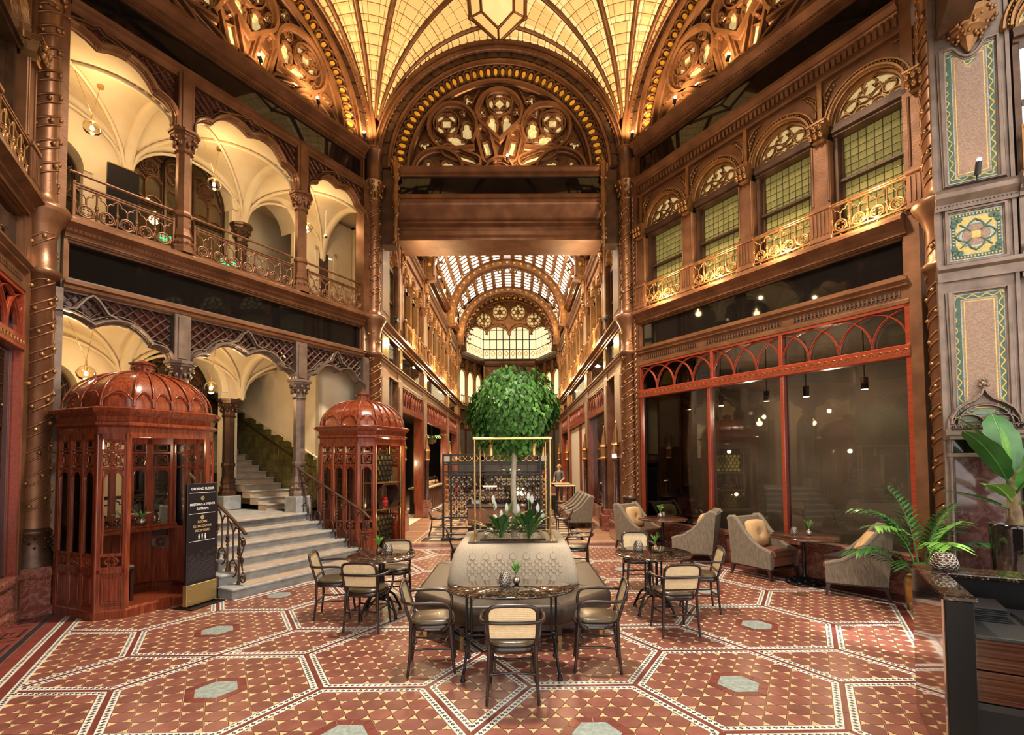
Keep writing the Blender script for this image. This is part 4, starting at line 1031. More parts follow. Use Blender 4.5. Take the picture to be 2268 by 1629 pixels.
# ------------------------------------------------------------ rose lunettes over three walls
def lunette(root, zc, cx, base=0.0, m='bronze', full=True):
    """semicircular tracery window: centre (cx,zc), outer radius about 2.95"""
    def P(x, z): return (cx+x, zc+z)
    def PP(l): return [P(*p) for p in l]
    MB().prism(PP(arc(0, 0, 2.30, 0, pi, 30)), .30, .36).build('tympanum', MT[m], root)
    def loop(pts, w=.19, d=.18, y=.28, nm='tracery_rib', mm=None):
        b = MB(); b.rib(PP(pts), w, d, y, True); b.build(nm, MT[mm or m], root)
    def line(pts, w=.16, d=.16, y=.28):
        MB().rib(PP(pts), w, d, y).build('tracery_rib', MT[m], root)
    def pane(pts, rim=.075, mm='stain'):
        b = MB().prism(PP(pts), .262, .30); b.build('glass_light', MT[mm], root)
        MB().rib(PP(pts), rim, .10, .285, True).build('light_rim', MT[m], root)
    def lancet(x, z, w, h, a):
        """trefoil-headed light, base at (x,z), pointing along angle a"""
        o = [(-w, 0), (-w, h*.45), (-w*1.05, h*.6), (-w*.72, h*.72), (-w*.75, h*.88), (-w*.35, h), (0, h*1.03), (w*.35, h), (w*.75, h*.88), (w*.72, h*.72), (w*1.05, h*.6), (w, h*.45), (w, 0)]
        ca, sa = cos(a-pi/2), sin(a-pi/2)
        pane([(x+p*ca-q*sa, z+p*sa+q*ca) for p, q in o])
    def slot(x0, z0, x1, z1, w):
        a = atan2(z1-z0, x1-x0); o = arc(0, 0, w, pi/2, 3*pi/2, 8)
        pts = [(x0+p*cos(a)-q*sin(a), z0+p*sin(a)+q*cos(a)) for p, q in o]
        o = arc(0, 0, w, -pi/2, pi/2, 8); pts += [(x1+p*cos(a)-q*sin(a), z1+p*sin(a)+q*cos(a)) for p, q in o]
        loop(pts, .12, .17)
    # centre loop
    loop([(0, .78)]+[(.56*cos(q), 1.50+.56*sin(q)) for q in [rad(-28+236*i/24) for i in range(25)]], .15, .2)
    pane(foil(0, 1.74, .27, 4, .5, pi/2, 5)); loop(circ(0, 1.74, .325, 18), .05, .14)
    for s in (-1, 1):
        lancet(s*.20, .98, .135, .44, rad(90+s*4))
        pane(foil(s*.44, 1.50, .09, 3, .5, pi/2, 4), .04)
        loop([(s*.62, .60)]+[(s*1.16+.60*cos(q)*s, 1.10+.60*sin(q)) for q in [rad(218-290*i/24) for i in range(25)]], .15, .2)
        pane(foil(s*1.32, 1.22, .27, 4, .5, pi/4, 5)); loop(circ(s*1.32, 1.22, .32, 18), .05, .14)
        lancet(s*.80, .80, .14, .46, rad(90-s*4)); lancet(s*.86, .66, .14, .50, rad(90-s*62))
        pane(foil(s*.90, 1.48, .085, 3, .5, rad(60), 4), .04); pane(foil(s*1.55, .78, .085, 3, .5, rad(20), 4), .04)
        slot(s*.27, .36, s*.42, .98, .17); pane([(s*.19, .42), (s*.35, .38), (s*.43, .72), (s*.27, .78)], .045)
        slot(s*.62, .24, s*1.28, .50, .15); pane([(s*.55, .16), (s*.66, .32), (s*1.02, .44), (s*.95, .28)], .045)
        o = [(s*1.52+.62*cos(q), -.02+.56*sin(q)) for q in [rad(180*i/20) for i in range(21)]]
        line(o, .15, .2); lancet(s*1.10, .02, .15, .38, rad(90-s*58)); pane(foil(s*1.78, .12, .16, 3, .5, pi/2, 5))
        pane(foil(s*1.42, .36, .07, 3, .5, pi/2, 4), .04)
        pane(foil(s*.78, 1.80, .13, 3, .5, rad(90-s*25), 5), .05); pane(foil(s*1.86, .66, .13, 3, .5, rad(90-s*70), 5), .05)
        line([(s*.5, 2.08), (s*.72, 1.62), (s*.62, 1.9)], .06, .1)
    line(arc(0, -.02, .34, 0, pi, 14), .10, .2); line(arc(0, -.02, .22, 0, pi, 12), .06, .14)
    line(arc(0, 0, 2.24, 0, pi, 40), .13, .26, .30)
    # band of amber cabochons in an interlace of vesicas
    MB().arch(cx, zc, 2.28, 2.66, .12, .16, 0, pi, 48).build('oval_band', MT['bronze_dk'], root)
    n = 44; v = MB()
    for i in range(n):
        q = pi*(i+.5)/n; c = (2.47*cos(q), 2.47*sin(q)); tx, tz = -sin(q), cos(q); rx, rz = cos(q), sin(q)
        o = [P(c[0]+tx*.044*cos(t)+rx*.085*sin(t), c[1]+tz*.044*cos(t)+rz*.085*sin(t)) for t in [2*pi*k/10 for k in range(10)]]
        MB().prism(o, .10, .125).build('amber_cabochon', MT['oval'], root)
        o2 = [P(c[0]+tx*.095*cos(t)+rx*.155*sin(t), c[1]+tz*.095*cos(t)+rz*.155*sin(t)) for t in [2*pi*k/12 for k in range(12)]]
        v.rib(o2, .03, .05, .12, True)
    v.build('vesica_chain', MT[m], root)
    b = MB(); 
    for r, w, d, y in ((2.68, .08, .10, .12), (2.955, .10, .12, -.0), (3.03, .07, .16, -.02)): b.rib(PP(arc(0, 0, r, 0, pi, 48)), w, d, y)
    n = 70
    for i in range(n): q = pi*(i+.5)/n; b.ball((cx+2.90*cos(q), -.05, zc+2.90*sin(q)), .022, 4, 3)
    b.arch(cx, zc, 2.66, 2.72, -.02, .3, 0, pi, 48)
    b.build('arch_mouldings', MT[m], root)
    b = MB().arch(cx, zc, 2.72, 2.93, .02, .10, 0, pi, 48)
    for i in range(30): 
        q = pi*(i+.5)/30; e = .04
        b.arch(cx, zc, 2.76, 2.90, .0, .03, q-e, q+e, 2)
    b.build('archivolt_panels', MT['bronze_dk'], root)
LZ = 9.26
lr = struct('window_90', WR @ T(0, 0, 0)); lunette(lr, LZ+.18, A/2)
def dup_struct(src, name, Mx):
    c = dup(src, Mx); c.name = name; return c
dup_struct(lr, 'window_91', WL)
dup_struct(lr, 'window_92', WP @ T(.0, 0, -.30))
for M_ in (WR, WL, WP):
    b = MB(); spandrel(b, arc(A/2, LZ+(.18 if M_ is not WP else -.12), 3.0, pi, 0, 30), -.1, A+.1, 13.4, .12, .3)
    b.build('wall_gable', MT['bronze'], {id(WR): wr, id(WL): wl}.get(id(M_)) or struct('wall_portal_top', WP))
point('portal_rose_fill', WP @ Vector((A/2+.55, -.5, 9.28)), 60, (1, .70, .36), .05, rad(150), WP @ Vector((A/2, .3, 10.4)))  # added fill to brighten the portal rose, not light from the beam spotlight
# ------------------------------------------------------------ portal to the hall
wp = struct('wall_portal', WP); pc = A/2; h2 = 2.47
b = MB(); b.box(pc-h2-.12, pc+h2+.12, -.02, .15, 8.36, 8.46); b.box(pc-h2-.12, pc+h2+.12, -.02, .15, 8.90, 8.96); b.box(pc-h2-.12, pc-h2-.03, -.02, .15, 8.36, 8.96); b.box(pc+h2+.03, pc+h2+.12, -.02, .15, 8.36, 8.96)
b.mold(pc-h2-.16, pc+h2+.16, [(.3, 8.96), (-.05, 8.96), (-.05, 9.0), (-.12, 9.06), (-.12, 9.10), (-.06, 9.14), (.3, 9.14)]); beads(b, pc-h2, pc+h2, -.06, 8.985)
b.build('band_frame', MT['bronze'], wp)
MB().box(pc-h2, pc+h2, .03, .06, 8.44, 8.92).build('black_glass_band', MT['blkglass'], wp)
b = MB().mold(pc-h2-.1, pc+h2+.1, [(.0, 8.36), (-.03, 8.30), (.02, 8.26), (.04, 8.22), (.22, 7.98), (.28, 7.94), (.24, 7.90), (.24, 7.86), (.33, 7.82), (.33, 7.72), (.27, 7.68), (.27, 7.58), (.33, 7.54), (.33, 7.47), (1.3, 7.47), (1.3, 8.36)])
b.build('coffered_beam', MT['bronze'], wp)
b = MB()
for s in (-1, 1):
    x = pc+s*(h2+.28); b.box(x-.2, x+.2, .06, .45, 7.25, 9.1)
b.build('portal_jamb', MT['bronze_dk'], wp)
for s in (-1, 1):
    # carved hanging brackets at the beam ends
    b = MB(); x = pc+s*(h2+.04)
    random.seed(3)
    for i in range(60):
        t = i/59; z = 9.3-2.1*t; w = .10*(.6+.5*abs(sin(t*9)))*(1-t*.45)
        b.ball((x+random.uniform(-w, w), -.02-.10*abs(sin(t*7+1))*(1-t*.5), z+random.uniform(-.04, .04)), .055*(1-t*.35), 6, 4)
    b.tube([(x, .0, 9.35), (x, -.12, 9.1), (x, -.04, 8.7), (x, -.14, 8.3), (x, -.03, 7.9), (x, -.08, 7.4), (x, 0, 7.15)], [.06, .09, .06, .09, .05, .06, .02], 7)
    b.build('carved_bracket', MT['bronze_gd'], wp)
# ------------------------------------------------------------ amber glass fan vault
ce = struct('ceiling')
ZV = 9.26; RV = A/2
def vz(p): return ZV+(sqrt(max(0, RV*RV-(RV-p)**2)) if p < RV else RV+.22*(p-RV))
azs = [0, 9, 31, 60, 89, 111, 120]
npane = 0
for k in range(6):
    V = Vector((CX0+A*cos(rad(60*k)), CY0+A*sin(rad(60*k)))); base = 60*k+120   # direction to next vertex is 60k+120, previous 60k+240
    vis_ = k in (1, 2, 0, 3)
    far = lambda q: (A/2)/max(.5, cos(rad(q if q <= 60 else 120-q)))
    def pt(q, p, dz=0): a = rad(base+q); return (V.x+p*cos(a), V.y+p*sin(a), vz(p)+dz)
    bk = MB()
    def fn(u, v): q = .01+119.98*u; p = .16+(far(q)-.16)*v; return pt(q, p, .06)
    bk.grid(fn, 24, 18); bk.build('vault_backing', MT['bronze_gd'], ce)
    rb = MB()
    for q in azs:
        ps = [.17+(far(q)-.17)*i/26 for i in range(27)]
        rb.tube([pt(q, p, -.01) for p in ps], [.034+.028*min(1, p/2) for p in ps], 6)
    rb.build('vault_rib', MT['bronze'], ce)
    st_ = MB()
    for q0, q1 in zip(azs, azs[1:]):
        qm = (q0+q1)/2; p = .2
        lim = min(far(q0), far(q1))-.03; row = 0
        while p < lim-.05:
            w = p*rad(q1-q0); dp = .13 if w < .15 else min(.34, .16+.10*w)
            if row % 4 == 3: dp *= .55
            # arc length is longer than rho near the springing
            sl = max(.12, (RV-min(p, RV*.999))/max(.2, sqrt(max(.01, RV*RV-(RV-min(p, RV))**2)))); dp = dp/sqrt(1+sl*sl)
            p1 = min(p+dp, lim); n = 1 if w < .16 else (3 if w < .62 else (5 if w < 1.2 else 8)); mg = .055/max(p, .35)*57
            qa, qb = q0+mg, q1-mg
            if qb-qa < .8: p = p1; row += 1; continue
            for i in range(n):
                f0, f1 = i/n, (i+1)/n
                if n == 3: f0, f1 = ((0, .2), (.2, .8), (.8, 1))[i]
                if n == 5: f0, f1 = ((0, .12), (.12, .3), (.3, .7), (.7, .88), (.88, 1))[i]
                e = .012; a, b_ = qa+(qb-qa)*f0+e*40/max(p, .5)*.6, qa+(qb-qa)*f1-e*40/max(p, .5)*.6
                if b_ <= a: continue
                c4 = [pt(a, p+e*.5), pt(b_, p+e*.5), pt(b_, p1-e*.5), pt(a, p1-e*.5)]
                top = [pt(q_, r_, -.03) for q_, r_ in ((a*.85+b_*.15, p*.8+p1*.2), (b_*.85+a*.15, p*.8+p1*.2), (b_*.85+a*.15, p1*.8+p*.2), (a*.85+b_*.15, p1*.8+p*.2))]
                fs = [(4, 5, 6, 7)]+[(j, (j+1) % 4, 4+(j+1) % 4, 4+j) for j in range(4)]
                mm = 'amberpale' if (row % 4 == 3 or i in (0, n-1)) else 'amber'
                if vis_ and k in (1, 2) and w > .2 and npane < 300:
                    MB().add(c4+top, fs).build('pane', MT[mm], ce); npane += 1
                else: st_.add(c4+top, fs)
            p = p1; row += 1
    st_.build('vault_panes', MT['amber'], ce)['kind'] = 'stuff'
# diamond lantern ribs at the crown over each wall
rb = MB(); gl = MB()
def zz(x, y):
    d = min(hypot(x-(CX0+A*cos(rad(60*k))), y-(CY0+A*sin(rad(60*k)))) for k in range(6)); return vz(d)
for k in range(6):
    q = rad(30+60*k); n = Vector((cos(q), sin(q))); t = Vector((-n.y, n.x)); c0 = Vector((CX0, CY0))
    def D(s, i): v = c0+n*(S*A-i)+t*s; return (v.x, v.y, zz(v.x, v.y)-.10)
    o = [D(0, .06), D(.63, .80), D(.63, 1.9), D(0, 2.6), D(-.63, 1.9), D(-.63, .80)]; i_ = [D(0, .45), D(.37, .92), D(.37, 1.7), D(0, 2.15), D(-.37, 1.7), D(-.37, .92)]
    rb.tube(o, .05, 6, True); rb.tube(i_, .035, 6, True)
    for a_, b_ in zip(o, i_): rb.tube([a_, b_], .03, 5)
    for p in o: rb.ball(p, .07, 7, 5)
    if k == 1:
        m_ = 12
        for j in range(6):
            a_, b_ = Vector(i_[j]), Vector(i_[(j+1) % 6]); c_ = sum((Vector(v) for v in i_), Vector())/6+Vector((0, 0, .05))
            MB().add([a_+(c_-a_)*.06, b_+(c_-b_)*.06, c_, (a_+b_+c_)/3-Vector((0, 0, .03))], [(0, 1, 3), (1, 2, 3), (2, 0, 3)]).build('pane', MT['amberpale'], ce)
            a2, b2 = Vector(o[j]), Vector(o[(j+1) % 6]); w4 = [a2*.9+a_*.1, b2*.9+b_*.1, b2*.15+b_*.85, a2*.15+a_*.85]
            MB().add(w4+[sum(w4, Vector())/4-Vector((0, 0, .02))], [(0, 1, 4), (1, 2, 4), (2, 3, 4), (3, 0, 4)]).build('pane', MT['amber'], ce)
rb.build('crown_ribs', MT['bronze'], ce)
# ------------------------------------------------------------ mosaic pier at the right
NRP = Vector((5.60, 6.52)); WM = T(NRP.x, NRP.y, 0, rad(-31)); wm = struct('wall_pier_right', WM)
m = bpy.data.materials.new('brown_tesserae'); m.use_nodes = True; nt = m.node_tree; Nn = nt.nodes; Ln = nt.links
def tesserae(name, c1, c2, mort, sc=62, rough=.35, metal=0.0):
    m = mat(name, c1, rough, metal); nt = m.node_tree; N = nt.nodes; L = nt.links
    tc = N.new('ShaderNodeTexCoord'); mp = N.new('ShaderNodeMapping'); mp.inputs['Rotation'].default_value = (rad(90), 0, 0); L.new(tc.outputs['Object'], mp.inputs['Vector'])
    b = N.new('ShaderNodeTexBrick'); L.new(mp.outputs[0], b.inputs['Vector']); b.inputs['Scale'].default_value = 1; b.offset = .5
    b.inputs['Color1'].default_value = (*c1, 1); b.inputs['Color2'].default_value = (*c2, 1); b.inputs['Mortar'].default_value = (*mort, 1)
    b.inputs['Brick Width'].default_value = 1/sc; b.inputs['Row Height'].default_value = 1/sc; b.inputs['Mortar Size'].default_value = .0011; b.inputs['Bias'].default_value = 0
    L.new(b.outputs['Color'], N['Principled BSDF'].inputs['Base Color'])
    return m
MT['tess'] = tesserae('brown_tesserae', (.24, .125, .072), (.33, .21, .135), (.13, .08, .055))
MT['tessgreen'] = tesserae('green_tesserae', (.030, .085, .048), (.06, .13, .075), (.02, .05, .03))
MT['tessgold'] = tesserae('gold_tesserae', (.46, .30, .07), (.58, .40, .12), (.22, .15, .05), 62, .25, .5)
MT['tessgrey'] = tesserae('grey_tesserae', (.30, .33, .30), (.45, .48, .44), (.12, .12, .11))
MT['tesspale'] = tesserae('pale_green_tesserae', (.17, .27, .14), (.24, .34, .19), (.09, .13, .07))
def mosaic(root, x0, x1, z0, z1, dip=0.0, y=.02):
    """framed mosaic panel: field, gold lines, green border with a gold wave"""
    def topz(x): t = (x-(x0+x1)/2)/((x1-x0)/2); return z1-dip*max(0, 1-(t/.62)**2)**1.0 if abs(t) < .62 else z1
    xs = [x0+(x1-x0)*i/24 for i in range(25)]
    def sheet(ins, yy, mm, nm):
        b = MB(); X = [x0+ins+(x1-x0-2*ins)*i/24 for i in range(25)]
        b.prism([(x, topz(x0+(x-x0-ins)/(x1-x0-2*ins)*(x1-x0))-ins) for x in X[::-1]]+[(X[0], z0+ins), (X[-1], z0+ins)], yy, yy+.01); b.build(nm, MT[mm], root)
    sheet(0, y, 'tessgrey', 'mosaic_edge'); sheet(.015, y-.002, 'tessgreen', 'mosaic_border'); sheet(.072, y-.004, 'tessgrey', 'mosaic_line'); sheet(.082, y-.006, 'tess', 'mosaic_line_field'); sheet(.10, y-.008, 'tessgold', 'mosaic_gold_line'); sheet(.112, y-.010, 'tess', 'mosaic_field')
    w = MB(); c = .044; path = [(x0+c, z0+c)]
    per = [(x0+c, z0+c), (x1-c, z0+c), (x1-c, z1-c)]+[(x, topz(x)-c) for x in xs[::-1]]+[(x0+c, z0+c)]
    pts = []; k = 0; acc = 0
    for a, b_ in zip(per, per[1:]):
        L = hypot(b_[0]-a[0], b_[1]-a[1]); n = max(1, int(L/.018))
        if L < 1e-4: continue
        nx, nz = -(b_[1]-a[1])/L, (b_[0]-a[0])/L
        for i in range(n):
            s = acc+L*i/n; o = .019*sin(s*2*pi/.135); pts.append((a[0]+(b_[0]-a[0])*i/n+nx*o, a[1]+(b_[1]-a[1])*i/n+nz*o))
        acc += L
    w.rib(pts, .016, .004, y-.003, True); w.build('gold_wave', MT['tessgold'], root)
    f = MB(); o = [(x0-.03, z0-.03), (x1+.03, z0-.03), (x1+.03, z1+.03)]+[(x, topz(x)+.03) for x in xs[::-1]]+[(x0-.03, z1+.03)]
    f.rib(o, .06, .05, y+.01, True); f.build('panel_frame', MT['bronze_gy'], root)
PW = .74
b = MB(); b.box(-.02, PW, .03, .4, 0, 12); 
b.build('pier_core', MT['bronze_gy'], wm)
mosaic(wm, .10, .60, 5.52, 7.28, .16); mosaic(wm, .10, .60, 2.48, 4.06)
b = MB().mold(-.05, PW+.1, [(.3, 5.17), (-.03, 5.17), (-.03, 5.25), (-.09, 5.32), (-.09, 5.38), (-.05, 5.43), (.3, 5.43)]); beads(b, -.05, PW+.1, -.03, 5.22, .04, .012)
b.mold(-.05, PW+.1, [(.3, 4.24), (-.02, 4.24), (-.02, 4.36), (-.07, 4.39), (-.07, 4.44), (.3, 4.44)]); b.mold(-.05, PW+.1, [(.3, 2.18), (-.09, 2.18), (-.13, 2.24), (-.13, 2.28), (-.06, 2.32), (.3, 2.32)])
b.box(PW-.04, PW, .0, .1, 0, 9); b.box(-.05, .0, .0, .1, 0, 9)
b.build('pier_mouldings', MT['bronze_gy'], wm)
# gold square mosaic with interlaced ring and vine leaves
x0, x1, z0, z1 = .09, .61, 4.50, 5.12; xc, zc = .35, 4.81
for i_, mm in ((0, 'tessgrey'), (.018, 'tessgreen'), (.06, 'tessgrey'), (.075, 'tessgold')): MB().box(x0+i_, x1-i_, .02-i_*.06, .03, z0+i_, z1-i_).build('mosaic_square', MT[mm], wm)
b = MB(); 
for i in range(14):
    for s in (0, 1):
        x = x0+.024+(x1-x0-.048)*(i+.5)/14; b.box(x-.008, x+.008, .012, .02, (z0+.026, z1-.05)[s], (z0+.05, z1-.026)[s])
        z = z0+.024+(z1-z0-.048)*(i+.5)/14; b.box((x0+.026, x1-.05)[s], (x0+.05, x1-.026)[s], .012, .02, z-.008, z+.008)
b.build('mosaic_checks', MT['tessgold'], wm)
b = MB(); b.rib(circ(xc, zc, .155, 28), .035, .006, .013, True); b.build('mosaic_ring', MT['tessgrey'], wm)
MB().prism(circ(xc, zc, .135, 24), .010, .014).build('mosaic_disc', MT['tess'], wm)
b = MB()
for k in range(4):
    a = pi/2*k; b.rib([(xc+.20*cos(a+t*.5)*(1-.25*abs(t)), zc+.20*sin(a+t*.5)*(1-.25*abs(t))) for t in (-1.6, -1, -.5, 0, .5, 1, 1.6)], .020, .008, .009)
    a += pi/4; b.rib([(xc+.07*cos(a), zc+.07*sin(a)), (xc+.22*cos(a), zc+.22*sin(a))], .018, .006, .008)
    for t in (-.6, 0, .6): c = (xc+.235*cos(a)+.05*cos(a+t*1.5), zc+.235*sin(a)+.05*sin(a+t*1.5)); b.prism([(c[0]+.036*cos(q), c[1]+.036*sin(q)) for q in [2*pi*j/7 for j in range(7)]], .006, .014)
b.build('mosaic_vine', MT['tessgreen'], wm)
b = MB().prism([(xc-.045, zc-.045), (xc+.045, zc-.045), (xc+.045, zc+.045), (xc-.045, zc+.045)], .006, .012).build('mosaic_centre', MT['tessgold'], wm)
b = MB(); b.rib([(x0-.03, z0-.03), (x1+.03, z0-.03), (x1+.03, z1+.03), (x0-.03, z1+.03)], .06, .05, .03, True); b.build('panel_frame', MT['bronze_gy'], wm)
# bracket with carved figure base at the top
b = MB().lathe([(.02, 7.20), (.05, 7.26), (.09, 7.32), (.10, 7.36), (.17, 7.42), (.20, 7.44), (.20, 7.48), (.26, 7.54), (.28, 7.56), (.28, 7.64)], 8, (.35, .0), False, pi/8)
random.seed(5)
for i in range(34): q = pi+pi*random.random(); z = 7.34+.26*random.random(); r = .08+.22*(z-7.3)/.3; b.ball((.35+r*cos(q), r*sin(q)*.9, z), .026, 5, 4)
for s in (-1, 1): b.tube([(.35+s*.08, -.16, 7.66), (.35+s*.15, -.22, 7.84), (.35+s*.06, -.12, 8.1), (.35, -.1, 8.5)], [.06, .055, .08, .1], 8)
for i in range(14): b.ball((.35+random.uniform(-.2, .2), -.14-random.uniform(0, .1), 7.68+random.uniform(0, .14)), .05, 6, 4)
b.build('carved_bracket', MT['bronze_gd'], wm)
# niche: ogee gable, black band, marble slab between colonnettes
b = MB()
og = lambda s: [(.35+s*.33, 2.38), (.35+s*.32, 2.46), (.35+s*.27, 2.56), (.35+s*.19, 2.63), (.35+s*.09, 2.68), (.35+s*.03, 2.75), (.35, 2.83)]
b.rib(og(-1), .045, .09, .0); b.rib(og(1), .045, .09, .0); b.rib([(.35+.26*cos(q), 2.38+.235*sin(q)) for q in [pi*i/14 for i in range(15)]], .03, .07, .0)
for s in (-1, 1): b.rib([(.35+s*.16+.15*cos(q), 2.385+.115*sin(q)) for q in [pi*i/10 for i in range(11)]], .025, .07, .0)
for q in ((0, 2.88, .035), (-.035, 2.86, .025), (.035, 2.86, .025), (0, 2.93, .028), (-.028, 2.91, .02), (.028, 2.91, .02)): b.ball((.35+q[0], -.05, q[1]), q[2], 6, 4)
for i in range(12): x = .03+.64*i/11; b.rib([(x-.028, 2.33), (x-.02, 2.37), (x, 2.36), (x+.02, 2.37), (x+.028, 2.33)], .014, .05, -.06)
b.box(-.02, .72, -.12, .05, 2.18, 2.24, .008)
for x in (.0, .70): b.lathe([(.03, .45), (.03, .52), (.018, .56), (.018, 1.9), (.03, 1.95), (.02, 1.99), (.035, 2.04), (.035, 2.2), (.04, 2.26), (.02, 2.40), (.001, 2.46)], 8, (x, -.05))
b.box(-.03, .73, -.08, .03, 1.96, 2.01, .006)
b.build('niche_gable', MT['bronze_gy'], wm)
for xx, zz_, rr in ((.35, 2.50, .09), (.19, 2.41, .085), (.51, 2.41, .085)): MB().prism([(xx+rr*cos(q)*1.3, zz_+rr*sin(q)*.75) for q in [pi*i/10 for i in range(11)]], .0, .02).build('niche_mosaic', MT['tesspale'], wm)
MB().box(.03, .67, -.03, .03, 2.02, 2.18).build('niche_black_band', MT['blkglass'], wm)
MB().box(.05, .65, -.02, .03, .46, 1.96).build('niche_marble', MT['brmarb'], wm)
MB().box(-.05, .75, -.10, .05, 0, .46, .01).build('niche_base', MT['redmarb'], wm)
sp = thing('mosaic_spotlight', 'small black spotlight lit in front of the tall brown mosaic panel', 'spotlight', WM @ T(.36, -.10, 5.45))
MB().tube([(0, 0, 0), (0, -.01, .07)], .012, 6).tube([(0, -.01, .07), (.01, -.06, .22)], .032, 10).build('body', MT['black'], sp); MB().ball((.012, -.066, .232), .027, 8, 6).build('lens', MT['spot'], sp)
# passage facade beyond the pier, just inside the frame
MB().box(PW, 4, .12, .3, 0, 5.2).box(PW, 4, .12, .3, 8.1, 9.6).build('passage_wall', MT['bronze_gy'], wm)
bands(wm, PW+.02, 3.2, 'bronze_gy', top=False, grill=False)
for c in (1.30, 2.67): arched_window(WM, c, 'daypane', False)
railing(WM, .82, 1.80, 'gilt bronze balcony railing at the extreme right edge beyond the mosaic pier', 4)
